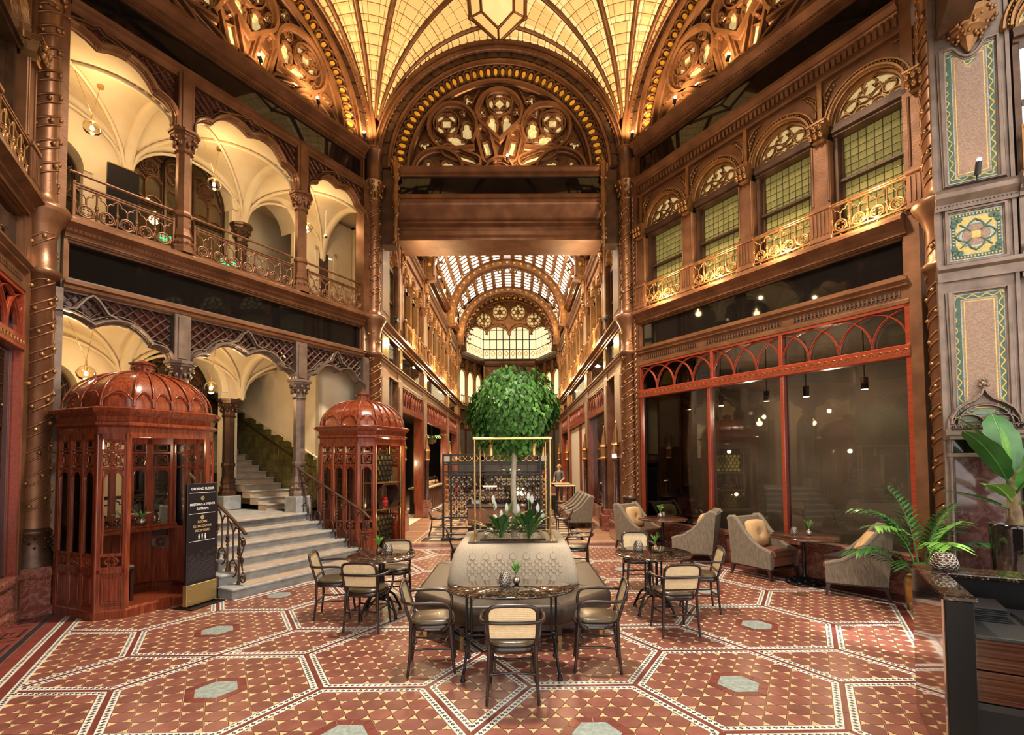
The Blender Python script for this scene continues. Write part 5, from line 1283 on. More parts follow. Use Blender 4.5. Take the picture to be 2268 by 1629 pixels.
# ------------------------------------------------------------ the arcade hall beyond the portal
def hall_wall(name, M, flip):
    w = struct(name, M)
    L = 18.0
    X = (lambda a: a) if not flip else (lambda a: L-a)
    def iv(a, b): return (min(X(a), X(b)), max(X(a), X(b)))
    a0, a1 = iv(0.05, 17.6)
    b = MB()
    for prof, nm in ((GRILLC, 0), (LEDGE, 1), (FRIEZE, 0), (CORNICE, 1)):
        b.mold(a0, a1, prof)
    beads(b, a0, a1, -.08, 9.285, .09, .02); b.build('cornices', MT['bronze'], w)
    for z0, z1 in ((4.53, 5.17), (8.63, 9.2)):
        MB().box(a0, a1, .04, .08, z0, z1).build('black_glass_band', MT['blkglass'], w)
    # clerestory arches above the cornice
    MB().box(a0, a1, .1, .2, 9.5, 10.4).build('clerestory', MT['bronze_gd'], w)
    n = 22; ca = MB().rib(arc(0, 9.85, .28, 0, pi, 8), .06, .08, .08).rib([(-.38, 9.5), (-.38, 10.3)], .07, .1, .08).mesh('clerestory_arch', MT['bronze_gd'])
    for i in range(n): put('clerestory_arch', ca, w, T(a0+(a1-a0)*(i+.5)/n))
    piers = ((.08, .90), (1.95, 2.45), (5.75, 6.5), (12.15, 12.8), (16.3, 17.6)); bays = ((2.45, 5.75, 3), (6.5, 12.15, 5), (12.8, 16.3, 3)); 
    for pa, pb in piers:
        q0, q1 = iv(pa, pb)
        b = MB().box(q0, q1, -.04, .3, .5, 4.2).box(q0, q1, -.04, .3, 5.4, 9.25); b.box(q0, q1, -.03, .3, 4.2, 5.4)
        b.build('pier', MT['bronze'], w)
        if q1-q0 > .35:
            for z0, z1 in ((5.7, 8.0), (4.6, 5.1), (2.4, 4.05)): MB().box(q0+.08, q1-.08, -.055, -.04, z0, z1).build('pier_mosaic', MT['tess'] if z0 != 4.6 else MT['tessgold'], w)
        MB().box(q0-.05, q1+.05, -.22, .1, 0, .45, .02).box(q0-.02, q1+.02, -.17, .1, .45, .60, .01).build('marble_base', MT['redmarb'], w)
        xm = (q0+q1)/2; b = MB()
        b.lathe([(.10, .6), (.10, .68), (.075, .74), (.07, 1.9), (.09, 1.94), (.09, 1.98)], 10, (xm, -.10)); b.build('marble_colonnette', MT['brmarb'], w)
        b = MB().lathe([(.10, 1.98), (.12, 2.02), (.10, 2.06), (.10, 2.3), (.13, 2.34), (.10, 2.40), (.06, 2.6), (.02, 2.85), (.03, 2.9), (.001, 2.96)], 8, (xm, -.10), False)
        random.seed(int(pa*10))
        for i in range(40):
            t = i/39; b.ball((xm+random.uniform(-.10, .10), -.08-.08*abs(sin(9*t)), 9.9-2.3*t), .07*(1-.3*t), 5, 4)
        b.tube([(xm, -.06, z) for z in (9.9, 9.0, 8.2, 7.6, 7.3)], [.12, .10, .10, .07, .02], 6)
        b.build('carved_corbel', MT['bronze_gd'], w)
    q0, q1 = iv(.95, 1.95); arched = [(sum(iv(.95, 1.95))/2,)]
    allc = [((X(.95)+X(1.95))/2, .42)]
    MB().box(q0, q1, .05, .25, 8.0, 8.2).box(q0, q1, .3, .35, 0, 4.2).build('narrow_bay', MT['mahog'], w)
    rail_t = []
    for pa, pb, n in bays:
        s = (pb-pa)/n
        for i in range(n): allc.append((X(pa+(i+.5)*s), s*.42))
        pl = MB().box(-.085, .085, -.06, .2, 5.46, 7.12); capital(pl, 0, 7.12, 7.42, .16); pl.lathe([(.075, 5.46), (.075, 5.55), (.05, 5.62), (.05, 5.95), (.075, 6.0)], 6, (0, -.12)); pl.ball((0, -.12, 6.05), .06, 6, 4)
        pl = pl.mesh('pilaster', MT['bronze_gd'])
        for i in range(n+1): put('pilaster', pl, w, T(X(pa+i*s)))
        # ground floor opening: transom with interlaced arches, mahogany jambs
        q0, q1 = iv(pa, pb); f = MB()
        f.box(q0, q1, -.02, .1, 3.42, 3.58).box(q0, q1, -.02, .1, 4.12, 4.2); f.box(q0, q0+.10, -.02, .25, .0, 3.45).box(q1-.10, q1, -.02, .25, .0, 3.45); f.box(q0+.5*(q1-q0)-.05, q0+.5*(q1-q0)+.05, 0, .1, 3.5, 4.15)
        f.build('shop_frame', MT['mahog'], w)
        k = n*3; ws = (q1-q0)/k; ar = MB()
        for i in range(-1, k):
            pts = [p for p in arc(q0+(i+1)*ws, 3.58, ws, pi, 0, 14, .53) if q0-.01 <= p[0] <= q1+.01]
            if len(pts) > 2: ar.rib(pts, .035, .05, .05)
        ar.build('interlaced_arches', MT['mahog'], w); MB().box(q0, q1, .08, .09, 3.58, 4.12).build('head_pane', MT['smoke'], w)
        # balcony balusters
        r = thing('balcony_railing', 'gilt balcony railing on the %s hall wall, bay of %d arches %s' % ('right' if flip else 'left', n, {2.45: 'nearest', 6.5: 'in the middle', 12.8: 'farthest'}[pa]), 'railing', M)
        nb = n*4; 
        bm_ = MB().lathe([(.03, 5.5), (.02, 5.54), (.035, 5.62), (.018, 5.72), (.03, 5.84), (.02, 5.92), (.03, 5.95)], 6).mesh('baluster', MT['bronze_gd'])
        for i in range(nb): put('baluster', bm_, r, T(q0+(i+.5)*(q1-q0)/nb, -.12, 0))
        MB().box(q0, q1, -.15, -.09, 5.95, 6.02).box(q0, q1, -.14, -.10, 5.46, 5.5).build('rails', MT['bronze_gd'], r)
    for x, hw in allc:
        WN[0] += 1; v = struct('window_%d' % (200+WN[0]), M @ T(x)); b = MB(); tr = MB()
        spandrel(b, arc(0, 7.42, hw*.92, pi, 0, 12), -hw*1.22, hw*1.22, 8.16, .03, .18); b.build('spandrel_plate', MT['bronze_gd'], v)
        tr.rib(arc(0, 7.42, hw*.90, 0, pi, 12), .06, .10, .06); tr.rib(arc(0, 7.42, hw*1.08, 0, pi, 12), .07, .07, .03)
        for s in (-1, 0, 1): tr.rib(arc(s*hw*.5, 7.36, hw*.24, 0, pi, 6), .04, .05, .12)
        tr.rib(circ(0, 7.42+hw*.5, hw*.22, 10), .04, .05, .12, True); tr.build('arch_tracery', MT['bronze_gd'], v)
        MB().box(-hw, hw, .08, .2, 7.18, 7.3).box(-hw, -hw+.05, .08, .2, 5.46, 7.3).box(hw-.05, hw, .08, .2, 5.46, 7.3).box(-hw, hw, .1, .16, 6.3, 6.35).build('window_frame', MT['bronze_dk'], v)
        MB().box(-hw, hw, .17, .18, 5.46, 7.2).build('pane', MT['olive'], v); MB().prism(arc(0, 7.3, hw*.95, 0, pi, 10), .17, .18).build('head_pane', MT['stain'], v)
    return w
hl = hall_wall('wall_hall_left', HL, False); hr = hall_wall('wall_hall_right', HR, True)
# segmental skylight: glazing bars and panes
sk = struct('window_95'); zc, rr = 8.42, 3.46; am = math.asin(2.9/rr)
nx, dy = 13, .42; y0 = 13.0; ny = 37
pl = {}
for i in range(nx+1):
    q = -am+2*am*i/nx; x, z = CX0+rr*sin(q), zc+rr*cos(q); MB().box(x-.045, x+.045, y0, y0+ny*dy, z-.06, z+.03).build('glazing_bar', MT['bronze_gd'], sk)
tb = MB().tube([(CX0+(rr+.01)*sin(q), 0, zc+(rr+.01)*cos(q)) for q in [-am+2*am*i/26 for i in range(27)]], .035, 4).mesh('glazing_bar', MT['bronze_gd'])
for j in range(0, ny+1): put('glazing_bar', tb, sk, T(0, y0+j*dy, 0))
pm = MB(); c = 0
for j in range(ny):
    for i in range(nx):
        q0, q1 = -am+2*am*(i+.20)/nx, -am+2*am*(i+.80)/nx; e = .085; ya, yb = y0+j*dy+e, y0+(j+1)*dy-e
        o = [(CX0+rr*sin(q0), ya, zc+rr*cos(q0)), (CX0+rr*sin(q1), ya, zc+rr*cos(q1)), (CX0+rr*sin(q1), yb, zc+rr*cos(q1)), (CX0+rr*sin(q0), yb, zc+rr*cos(q0))]
        if 7 < j and c < 300: MB().add(o, [(0, 3, 2, 1)]).build('pane', MT['skyglass'], sk); c += 1
        else: pm.add(o, [(0, 3, 2, 1)])
pm.build('panes', MT['skyglass'], sk)['kind'] = 'stuff'
b = MB().grid(lambda u, v: (CX0+(rr+.06)*sin(-am+2*am*u), y0+ny*dy*v, zc+(rr+.06)*cos(-am+2*am*u)), 20, 2)
b.build('skylight_bed', MT['buffband'], sk)
def cusp_arch(y, r, zc_, w, label):
    a = thing('transverse_arch', label, 'arch', T(CX0, y, 0), 'cusped arches of the hall roof')
    MB().arch(0, zc_, r, r+w, -.15, .15, -.15, pi+.15, 40).build('arch_ring', MT['arch'], a)
    b = MB(); b.rib(arc(0, zc_, r+.04, -.1, pi+.1, 40), .09, .08, -.15); b.rib(arc(0, zc_, r+w-.04, -.1, pi+.1, 40), .09, .08, -.15); b.build('arch_mouldings', MT['bronze'], a)
    n = 25; c = MB(); g_ = MB()
    for i in range(n):
        q = pi*(i+.5)/n; qa = pi*i/n
        for s in (-1, 1):
            t = q+s*pi/n*.5; c.tube([(r*cos(q), -.05, zc_+r*sin(q)), ((r-.09)*cos(q+s*.012), -.07, zc_+(r-.09)*sin(q+s*.012)), ((r-.10)*cos(t-s*.015), -.07, zc_+(r-.10)*sin(t-s*.015)), ((r-.22)*cos(t), -.05, zc_+(r-.22)*sin(t))], .025, 5)
        c.ball(((r-.23)*cos(qa), -.05, zc_+(r-.23)*sin(qa)), .06, 6, 4)
        MB().prism([((r+w*.5)*cos(q)+.06*cos(t), zc_+(r+w*.5)*sin(q)+.06*sin(t)) for t in [2*pi*k/7 for k in range(7)]], -.17, -.155).build('amber_inset', MT['oval'], a)
    c.build('cusping', MT['arch'], a)
cusp_arch(18.4, 2.55, 8.95, .38, 'cusped gilt arch crossing the hall roof, the nearest one'); cusp_arch(24.7, 2.55, 8.95, .38, 'cusped gilt arch crossing the middle of the hall roof')
cusp_arch(28.6, 2.55, 8.95, .38, 'cusped gilt arch crossing the far end of the hall roof'); cusp_arch(30.1, 2.55, 8.95, .38, 'cusped gilt arch framing the rosette screen')
# far rosette screen
rs = thing('rosette_screen', 'gilt screen of four rosettes under the farthest arch of the hall', 'window screen', T(CX0, 30.3, 0))
lo = [[(-2.5+a*1.0+ (1-0)*0, 9.6) for a in (0,)]]
b = MB(); archs = [(-1.95, .62), (-.68, .66), (.68, .66), (1.95, .62)]
path = []
for x, h in archs: path += arc(x, 9.55, h, pi, 0, 12, .52)
top = [(-2.6+5.2*i/40, min(11.45, 8.95+sqrt(max(.01, 2.52**2-(-2.6+5.2*i/40)**2)))) for i in range(41)]
tp = lambda x: 8.95+sqrt(max(.01, 2.56**2-x*x)) if abs(x) < 2.55 else 9.2
vs = []; fs = []
for p in path: vs += [(p[0], .0, p[1]), (p[0], 0, max(p[1]+.02, tp(p[0]))), ]
for i in range(len(path)-1): fs.append((2*i, 2*i+2, 2*i+3, 2*i+1))
b.add(vs, fs); b.build('screen_plate', MT['bronze_gd'], rs)
b = MB(); b.rib(path, .12, .12, -.02)
b.rib([(p[0], p[1]+.16) for p in path], .05, .08, -.02)
b.build('screen_arches', MT['bronze_gd'], rs)
for x, z in ((-1.5, 10.42), (-.54, 10.90), (.54, 10.90), (1.5, 10.42)):
    b = MB(); b.rib(circ(x, z, .46, 20), .09, .12, -.02, True)
    for k in range(6): q = pi/3*k; b.rib(circ(x+.25*cos(q), z+.25*sin(q), .125, 10), .05, .09, -.02, True)
    b.ball((x, -.04, z), .11, 8, 6); b.build('rosette', MT['bronze_gd'], rs)
    MB().prism(circ(x, z, .42, 18), -.015, -.008).build('rosette_glass', MT['stain'], rs)
# apse with leaded windows
ap = struct('wall_apse')
b = MB(); 
segp = [(-3.0, 30.5), (-1.75, 33.6), (1.75, 33.6), (3.0, 30.5)]
for (xa, ya), (xb, yb) in zip(segp, segp[1:]):
    L = hypot(xb-xa, yb-ya); Mx = T(CX0+xa, ya, 0, atan2(yb-ya, xb-xa)); WN[0] += 1
    w = struct('window_%d' % (100+WN[0]), Mx)
    n = max(3, round(L/.45)); rows = 4
    k = ('apse', n, round(L, 1)); pw = L/n; ph = 2.6/rows
    pmh = MB().box(-pw/2+.03, pw/2-.03, 0, .02, -ph/2+.03, ph/2-.03).mesh('pane', MT['winglass'])
    for i in range(n):
        for j in range(rows): put('pane', pmh, w, T((i+.5)*pw, 0, 8.75+(j+.5)*ph))
    MB().box(0, L, .03, .06, 8.7, 11.5).build('lead_bars', MT['gridlead'], w)
    d_ = MB()
    for i in range(n): d_.rib([((i+.2)*pw, 9.1), ((i+.5)*pw, 8.95), ((i+.8)*pw, 9.1), ((i+.5)*pw, 9.3)], .04, .01, -.005, True)
    d_.build('painted_motifs', MT['oval'], w)
    q = struct('wall_apse_%d' % WN[0], Mx)
    m_ = MB().mold(0, L, [(.2, 8.3), (-.05, 8.3), (-.12, 8.45), (-.12, 8.6), (-.05, 8.72), (.2, 8.72)]); m_.build('apse_cornice', MT['bronze_dk'], q)
    MB().box(0, L, .2, .3, 0, 8.4).build('apse_panel', MT['bronze_dk'], q)
    m_ = MB()
    kk = max(2, round(L/1.15))
    for i in range(kk):
        x = (i+.5)*L/kk; m_.rib(arc(x, 7.2, .45, 0, pi, 12), .12, .12, .18); m_.rib(arc(x, 7.2, .62, 0, pi, 12), .06, .1, .18)
        m_.rib([(x-.55, 5.4), (x-.55, 8.3)], .14, .16, .18)
        m_.rib(arc(x, 4.0, .42, 0, pi, 10), .08, .1, .18)
        for s in (-1, 1): m_.rib([(x, 7.8), (x+s*.3, 8.1), (x+s*.56, 8.28)], .06, .06, .18)
    m_.build('apse_arches', MT['bronze_gd'], q)
    m_ = MB()
    for i in range(kk): x = (i+.5)*L/kk; m_.prism(arc(x, 7.2, .42, 0, pi, 10), .17, .19); m_.box(x-.42, x+.42, .17, .19, 5.6, 7.2)
    m_.build('apse_lit_panes', MT['winglass'] if xa < -1 or xa > 1 else MT['stain'], q)
    m_ = MB()
    for i in range(kk): x = (i+.5)*L/kk; m_.box(x-.40, x+.40, .17, .19, .3, 3.9)
    m_.build('apse_dark_panes', MT['room'], q)
    m_ = MB().mold(0, L, LEDGE); nb = int(L/.22)
    for i in range(nb): m_.lathe([(.03, 5.45), (.04, 5.6), (.02, 5.75), (.03, 5.95)], 5, ((i+.5)*L/nb, -.1))
    m_.box(0, L, -.13, -.07, 5.95, 6.0); m_.build('apse_balcony', MT['bronze_gd'], q)
MB().box(CX0-3.2, CX0+3.2, 30.4, 34.2, 11.5, 11.6).build('apse_ceiling', MT['bronze_gd'], ap)
# rooms behind the left openings and the panels of the right
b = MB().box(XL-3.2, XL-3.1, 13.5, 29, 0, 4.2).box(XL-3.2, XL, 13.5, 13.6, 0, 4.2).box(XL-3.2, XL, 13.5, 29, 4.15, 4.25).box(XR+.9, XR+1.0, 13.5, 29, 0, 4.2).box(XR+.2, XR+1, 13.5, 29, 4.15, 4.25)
b.build('back_rooms', MT['room'], struct('wall_back_rooms'))
# outer shell of the building (roof, flanks, far end)
MB().box(-12, 12, 1.6, 36, 13.6, 13.8).box(-12, -11.8, 1.6, 36, 0, 13.8).box(11.8, 12, 6.0, 36, 0, 13.8).box(-12, 12, 35.8, 36, 0, 13.8).box(-12, -6.6, 1.4, 1.6, 0, 13.8).build('shell', MT['room'], struct('wall_outer'))
# lower panels on the right hall wall: mirror-like shop panes and pale folding panels
pn = struct('wall_panels_right', HR)
MB().box(18-5.65, 18-2.55, .12, .14, .55, 3.42).build('shop_pane', MT['smoke'], pn); MB().box(18-5.7, 18-2.5, -.02, .3, 0, .5).build('plinth', MT['redmarb'], pn)
for i, (a, b_) in enumerate(((6.65, 8.2), (8.3, 9.0), (9.1, 10.6), (10.7, 12.0))): MB().box(18-b_, 18-a, .06, .12, .05, 3.4, .01).build('folding_panel', MT['linen'] if i != 1 else MT['mahog'], pn)
# spotlights: on the cornices of the court and down the hall
def spotl(x, y, z, label, group='cornice spotlights', power=0, aim=None, r=.036):
    s = thing('spotlight', label, 'spotlight', T(x, y, z), group)
    MB().tube([(0, 0, -.10), (0, 0, 0)], .012, 6).tube([(0, .03, -.02), (0, -.05, .05)], r, 10).build('body', MT['black'], s)
    MB().ball((0, -.058, .057), r*.92, 8, 6).build('lens', MT['spot'], s)
    if power: point('spot_light', (x, y-.10, z+.12), power, (1, .70, .36), .05, rad(120), aim)
def onwall(M, x, y, z): v = M @ Vector((x, y, z)); return v
for M_, nm, xs, z_ in ((WL, 'left', (3.10, 4.42, 5.72), 9.62), (WR, 'right', (.42, 1.72, 3.05), 9.62)):
    for x, o in zip(xs, ('nearest the camera', 'in the middle', 'nearest the hall') if nm == 'left' else ('nearest the hall', 'in the middle', 'nearest the camera')):
        v = onwall(M_, x, -.16, z_); a = onwall(M_, x, .2, z_+1.4)
        spotl(v.x, v.y, v.z, 'lit black spotlight on the cornice of the %s wall rose window, %s' % (nm, o), power=0)
        l = onwall(M_, x, -.35, z_+.05); point('spot_light', l, 75, (1, .68, .32), .06, rad(130), a)
spotl(CX0+.2, 12.0, 9.24, 'single black spotlight on the portal beam under the centre of the rose window')
for side, x0 in (('left', XL+.14), ('right', XR-.14)):
    for i, y in enumerate((14.6, 16.6, 19.4, 21.2, 22.8, 25.6, 27.2)):
        spotl(x0, y, 9.66, 'small spotlight on the %s hall cornice, %s from the portal' % (side, 'first second third fourth fifth sixth seventh'.split()[i]), 'hall cornice spotlights', r=.05)
        if i % 2 == 0: point('spot_light', (x0+(.35 if side == 'left' else -.35), y, 9.6), 40, (1, .66, .30), .08)
for side, x0 in (('l', XL+.5), ('r', XR-.5)):
    for y in (15.5, 19.5, 22.5, 26.5): point('hall_uplight', (x0, y, 5.6), 40, (1, .66, .32), .05)
for c_ in cent: point('balcony_uplight', WR @ Vector((c_, -.30, 5.56)), 22, (1, .68, .34), .08)
# ============================================================ furniture
def smooth(pts, n=4, closed=False):
    """Catmull-Rom through the points"""
    P = [Vector(p) for p in pts]; m = len(P); out = []
    for i in range(m if closed else m-1):
        a, b, c, d = (P[(i-1) % m], P[i], P[(i+1) % m], P[(i+2) % m]) if closed else (P[max(i-1, 0)], P[i], P[i+1], P[min(i+2, m-1)])
        for j in range(n):
            t = j/n; out.append(.5*((2*b)+(c-a)*t+(2*a-5*b+4*c-d)*t*t+(3*b-a-3*c+d)*t**3))
    if not closed: out.append(P[-1])
    return out
def cane_chair():
    c = thing('cane_armchair', 'x', 'chair')
    tilt = lambda z: -.185-.10*(z-.46)/.34
    # seat ring and pad
    def sq(u, r, y0=0): # rounded trapezoid seat outline
        a = 2*pi*u; e = .62; cx_, sy_ = abs(cos(a))**e*(1 if cos(a) >= 0 else -1), abs(sin(a))**e*(1 if sin(a) >= 0 else -1)
        return (cx_*r*(1+.06*sy_), sy_*r*.98+.0)
    b = MB(); n = 28
    for r, z in ((.205, .40), (.215, .405), (.215, .445), (.205, .45)): b.v += [(*sq(k/n, r), z) for k in range(n)]
    for i in range(3):
        for k in range(n): b.f.append([i*n+k, i*n+(k+1) % n, (i+1)*n+(k+1) % n, (i+1)*n+k]); b.s.append(True)
    b.f += [list(range(n-1, -1, -1)), list(range(3*n, 4*n))]; b.s += [False, False]
    b.build('seat_ring', MT['bent'], c)
    b = MB()
    pr = ((.198, .45), (.208, .462), (.204, .478), (.17, .492), (.10, .50), (.001, .503))
    for r, z in pr: b.v += [(*sq(k/n, r), z) for k in range(n)]
    for i in range(len(pr)-1):
        for k in range(n): b.f.append([i*n+k, i*n+(k+1) % n, (i+1)*n+(k+1) % n, (i+1)*n+k]); b.s.append(True)
    b.build('seat_cushion', MT['seat'], c)
    # back frame: one bent rod
    w = .200
    f = [(s*w*x, tilt(z), z) for s, x, z in ((-1, .93, .46), (-1, .98, .56), (-1, 1.0, .68), (-1, .98, .755), (-1, .80, .795), (-1, .4, .805), (1, .4, .805), (1, .80, .795), (1, .98, .755), (1, 1.0, .68), (1, .98, .56), (1, .93, .46))]
    MB().tube(smooth(f, 4), .0155, 8).tube([(-w*.95, tilt(.525), .525), (w*.95, tilt(.525), .525)], .013, 6).build('back_frame', MT['bent'], c)
    b = MB(); z0, z1 = .535, .792; nx, nz = 22, 16
    def cp(x, z): return (x, tilt(z)-.010*(1-(x/w)**2), z)
    def strip(p, q, hw, dy):
        dx, dz = q[0]-p[0], q[2]-p[2]; L = hypot(dx, dz); nx_, nz_ = -dz/L*hw, dx/L*hw
        b.add([(p[0]+nx_, p[1]+dy, p[2]+nz_), (p[0]-nx_, p[1]+dy, p[2]-nz_), (q[0]-nx_, q[1]+dy, q[2]-nz_), (q[0]+nx_, q[1]+dy, q[2]+nz_), (p[0]+nx_, p[1]+dy-.0015, p[2]+nz_), (p[0]-nx_, p[1]+dy-.0015, p[2]-nz_), (q[0]-nx_, q[1]+dy-.0015, q[2]-nz_), (q[0]+nx_, q[1]+dy-.0015, q[2]+nz_)], [(0, 1, 2, 3), (7, 6, 5, 4), (0, 4, 5, 1), (2, 6, 7, 3)])
    for i in range(nx+1):
        x = -w*.93+2*w*.93*i/nx; zt = z1-.045*max(0, (abs(x)/w-.72)/.28)**2; strip(cp(x, z0), cp(x, zt), .0042, 0)
    for j in range(nz+1):
        z = z0+(z1-z0)*j/nz; ww = w*(.95 if z < .74 else .95-.2*((z-.74)/.055)**2)
        xs_ = [-ww, -ww*.33, ww*.33, ww]
        for a, q in zip(xs_, xs_[1:]): strip(cp(a, z), cp(q, z), .0042, -.002)
    s_ = 2*w*.93/nx
    for k in range(-nz, nx+1):
        for sg in (1, -1):
            x0_ = -w*.93+k*s_*1.0; 
            a = max(0, -k) if k < 0 else 0; m_ = min(nz, nx-k)
            if m_-a < 2: continue
            xa, xb = -w*.93+(k+a)*s_, -w*.93+(k+m_)*s_; za, zb = z0+(z1-z0)*a/nz, z0+(z1-z0)*m_/nz
            strip(cp(sg*xa, za), cp(sg*xb, zb), .0016, -.003)
    b.build('cane_panel', MT['cane'], c)
    # arm hoop passes behind the back and turns down to the seat ring
    h = [(-.222, .10, .405), (-.235, .155, .46), (-.245, .175, .56), (-.252, .14, .645), (-.258, .02, .665), (-.262, -.12, .665), (-.235, -.225, .667), (-.12, -.278, .668), (.12, -.278, .668), (.235, -.225, .667), (.262, -.12, .665), (.258, .02, .665), (.252, .14, .645), (.245, .175, .56), (.235, .155, .46), (.222, .10, .405)]
    ah = MB().tube(smooth(h, 4), .0145, 8).build('arm_hoop', MT['bent'], c)
    for s in (-1, 1): MB().tube([(s*.222, .08, .415), (s*.222, -.06, .415)], .012, 6).ball((s*.236, .05, .415), .006, 6, 4).ball((s*.236, -.03, .415), .006, 6, 4).build('arm_fixing', MT['bent'], ah)
    for s in (-1, 1):
        MB().tube(smooth([(s*.188, tilt(.46), .47), (s*.19, -.19, .36), (s*.197, -.195, .2), (s*.208, -.215, 0)], 4), [.0165]*7+[.0155, .015, .014, .0135, .013, .012], 8).build('leg', MT['bent'], c)
        MB().tube(smooth([(s*.165, .165, .44), (s*.178, .180, .3), (s*.188, .192, .15), (s*.200, .212, 0)], 4), [.0185, .018, .018, .0175, .017, .0165, .016, .0155, .015, .0145, .014, .013, .012], 8).build('leg', MT['bent'], c)
    MB().tube(smooth([(-.187, -.19, .22), (-.15, -.05, .22), (-.17, .17, .22)], 4), .010, 6).tube(smooth([(.187, -.19, .22), (.15, -.05, .22), (.17, .17, .22)], 4), .010, 6).tube(smooth([(-.19, -.195, .235), (0, -.16, .235), (.19, -.195, .235)], 4), .010, 6).tube(smooth([(-.17, .17, .235), (0, .12, .235), (.17, .17, .235)], 4), .010, 6).build('stretcher', MT['bent'], c)
    return c
cc = cane_chair()
first = [True]
def place_chair(x, y, deg, label):
    M = T(x, y, .004, rad(deg))
    if first[0]: cc.matrix_basis = M; cc['label'] = label; first[0] = False; cc['group'] = 'cane armchairs'; return cc
    return dup(cc, M, label, group='cane armchairs')
place_chair(-.035, 4.34, 0, 'dark bentwood cane armchair nearest the camera, its back to us at the oval table')
place_chair(-.80, 4.92, -84, 'cane armchair on the left end of the front oval table, facing right')
place_chair(.76, 4.92, 84, 'cane armchair on the right end of the front oval table, facing left')
place_chair(-1.755, 6.09, -6, 'cane armchair with its back to us at the left round table')
place_chair(-2.31, 6.58, -82, 'cane armchair at the left round table nearest the stone steps')
place_chair(-1.72, 7.22, 184, 'cane armchair facing us behind the left round table')
place_chair(1.79, 5.84, 4, 'cane armchair with its back to us at the right round table')
place_chair(2.38, 6.67, 82, 'cane armchair on the right side of the right round table, facing left')
place_chair(1.86, 7.82, 176, 'cane armchair facing us behind the right round table')
place_chair(-.92, 8.85, -80, 'cane armchair half hidden behind the left of the linen banquette')
place_chair(1.05, 8.9, 80, 'cane armchair half hidden behind the right of the linen banquette')
# --- marble tables
def marble_top(t, rx, ry, z=.75):
    b = MB().lathe([(.001, z-.022), (.96, z-.022), (.985, z-.018), (1.0, z-.008), (.995, z), (.98, z+.004), (.001, z+.004)], 40, sx=rx, sy=ry, cap=False); b.build('marble_top', MT['blkmarb'], t)
def paw(b, x, y): b.lathe([(.022, 0), (.024, .018), (.014, .032), (.018, .045), (.012, .06)], 8, (x, y))
t = thing('oval_table', 'oval black marble table on iron trestle legs in front of the banquette', 'table', T(-.05, 4.86, .004))
marble_top(t, .60, .36)
for s in (-1, 1):
    b = MB(); x = s*.40
    for dx in (-.022, .022): b.tube([(x+dx, 0, .30), (x+dx, 0, .73)], .011, 8)
    b.box(x-.03, x+.03, -.2, .2, .715, .728); b.box(x-.035, x+.035, -.02, .02, .29, .33, .006); b.ball((x, 0, .70), .03, 8, 5)
    b.build('upright', MT['iron'], t)
    for q in (-1, 1):
        b = MB().tube(smooth([(x, 0, .31), (x, q*.06, .30), (x+s*.01, q*.14, .22), (x+s*.02, q*.22, .10), (x+s*.03, q*.275, .05)], 5), .013, 7); paw(b, x+s*.03, q*.28); b.ball((x, q*.06, .30), .022, 6, 4); b.build('leg', MT['iron'], t)
MB().tube([(-.40, 0, .31), (.40, 0, .31)], .010, 6).ball((-.2, 0, .31), .018, 6, 4).ball((.2, 0, .31), .018, 6, 4).build('crossbar', MT['iron'], t)
def round_table(x, y, rx, ry, label, rot, rods):
    t = thing('marble_table', label, 'table', T(x, y, .004, rot)); marble_top(t, rx, ry)
    b = MB()
    for k in range(rods): q = 2*pi*k/rods+.3; b.tube([(.055*cos(q)*(2 if rods > 4 else .5), .055*sin(q)*(2 if rods > 4 else .5), .26), (.055*cos(q)*(2 if rods > 4 else .5), .055*sin(q)*(2 if rods > 4 else .5), .72)], .010 if rods > 4 else .016, 7)
    b.lathe([(.05, .20), (.075, .24), (.13 if rods > 4 else .07, .26), (.13 if rods > 4 else .07, .275)], 12); b.lathe([(.16, .715), (.16, .728)], 16)
    b.build('pedestal', MT['iron'], t)
    for k in range(4):
        q = pi/4+pi/2*k; c_, s_ = cos(q), sin(q)
        b = MB().tube([(v.x*c_, v.x*s_, v.z) for v in smooth([(.03, 0, .25), (.11, 0, .27), (.20, 0, .22), (.27, 0, .10), (.30, 0, .05)], 5)], .016, 7); b.tube([(v.x*c_, v.x*s_, v.z) for v in smooth([(.03, 0, .19), (.10, 0, .20), (.18, 0, .14), (.27, 0, .09)], 4)], .009, 6); paw(b, .30*c_, .30*s_); b.build('leg', MT['iron'], t)
    return t
round_table(-1.73, 6.58, .43, .47, 'round black marble table on iron feet beside the stone steps', .1, 3)
round_table(1.77, 6.62, .485, .52, 'round black marble table on a cluster of iron rods right of the banquette', -.1, 8)
# --- table decoration: hexagon-pierced votives and bud vases
def votive_mesh():
    b = MB(); prof = [(.036, 0), (.052, .02), (.056, .045), (.050, .08), (.038, .115), (.033, .125)]
    def R(z):
        for (r0, z0), (r1, z1) in zip(prof, prof[1:]):
            if z <= z1: return r0+(r1-r0)*(z-z0)/(z1-z0)
        return prof[-1][0]
    rows = 7; n = 12; h = .124/rows
    for j in range(rows):
        for i in range(n):
            q = 2*pi*(i+.5*(j % 2))/n; z = (j+.5)*h; r = R(z); w = 2*pi*r/n*.57
            o = [(q+w/r*cos(a)*.98, z+h*.62*sin(a)) for a in [pi/6+pi/3*k for k in range(6)]]
            b.tube([(R(min(max(zz_, 0), .125))*cos(qq), R(min(max(zz_, 0), .125))*sin(qq), max(0.002, min(.125, zz_))) for qq, zz_ in o], .0035, 4, True)
    return b
vm = votive_mesh().mesh('pierced_shell', MT['silver']); vi = MB().lathe([(.030, .004), (.046, .02), (.050, .045), (.044, .08), (.032, .118)], 14).mesh('dark_liner', MT['copper'])
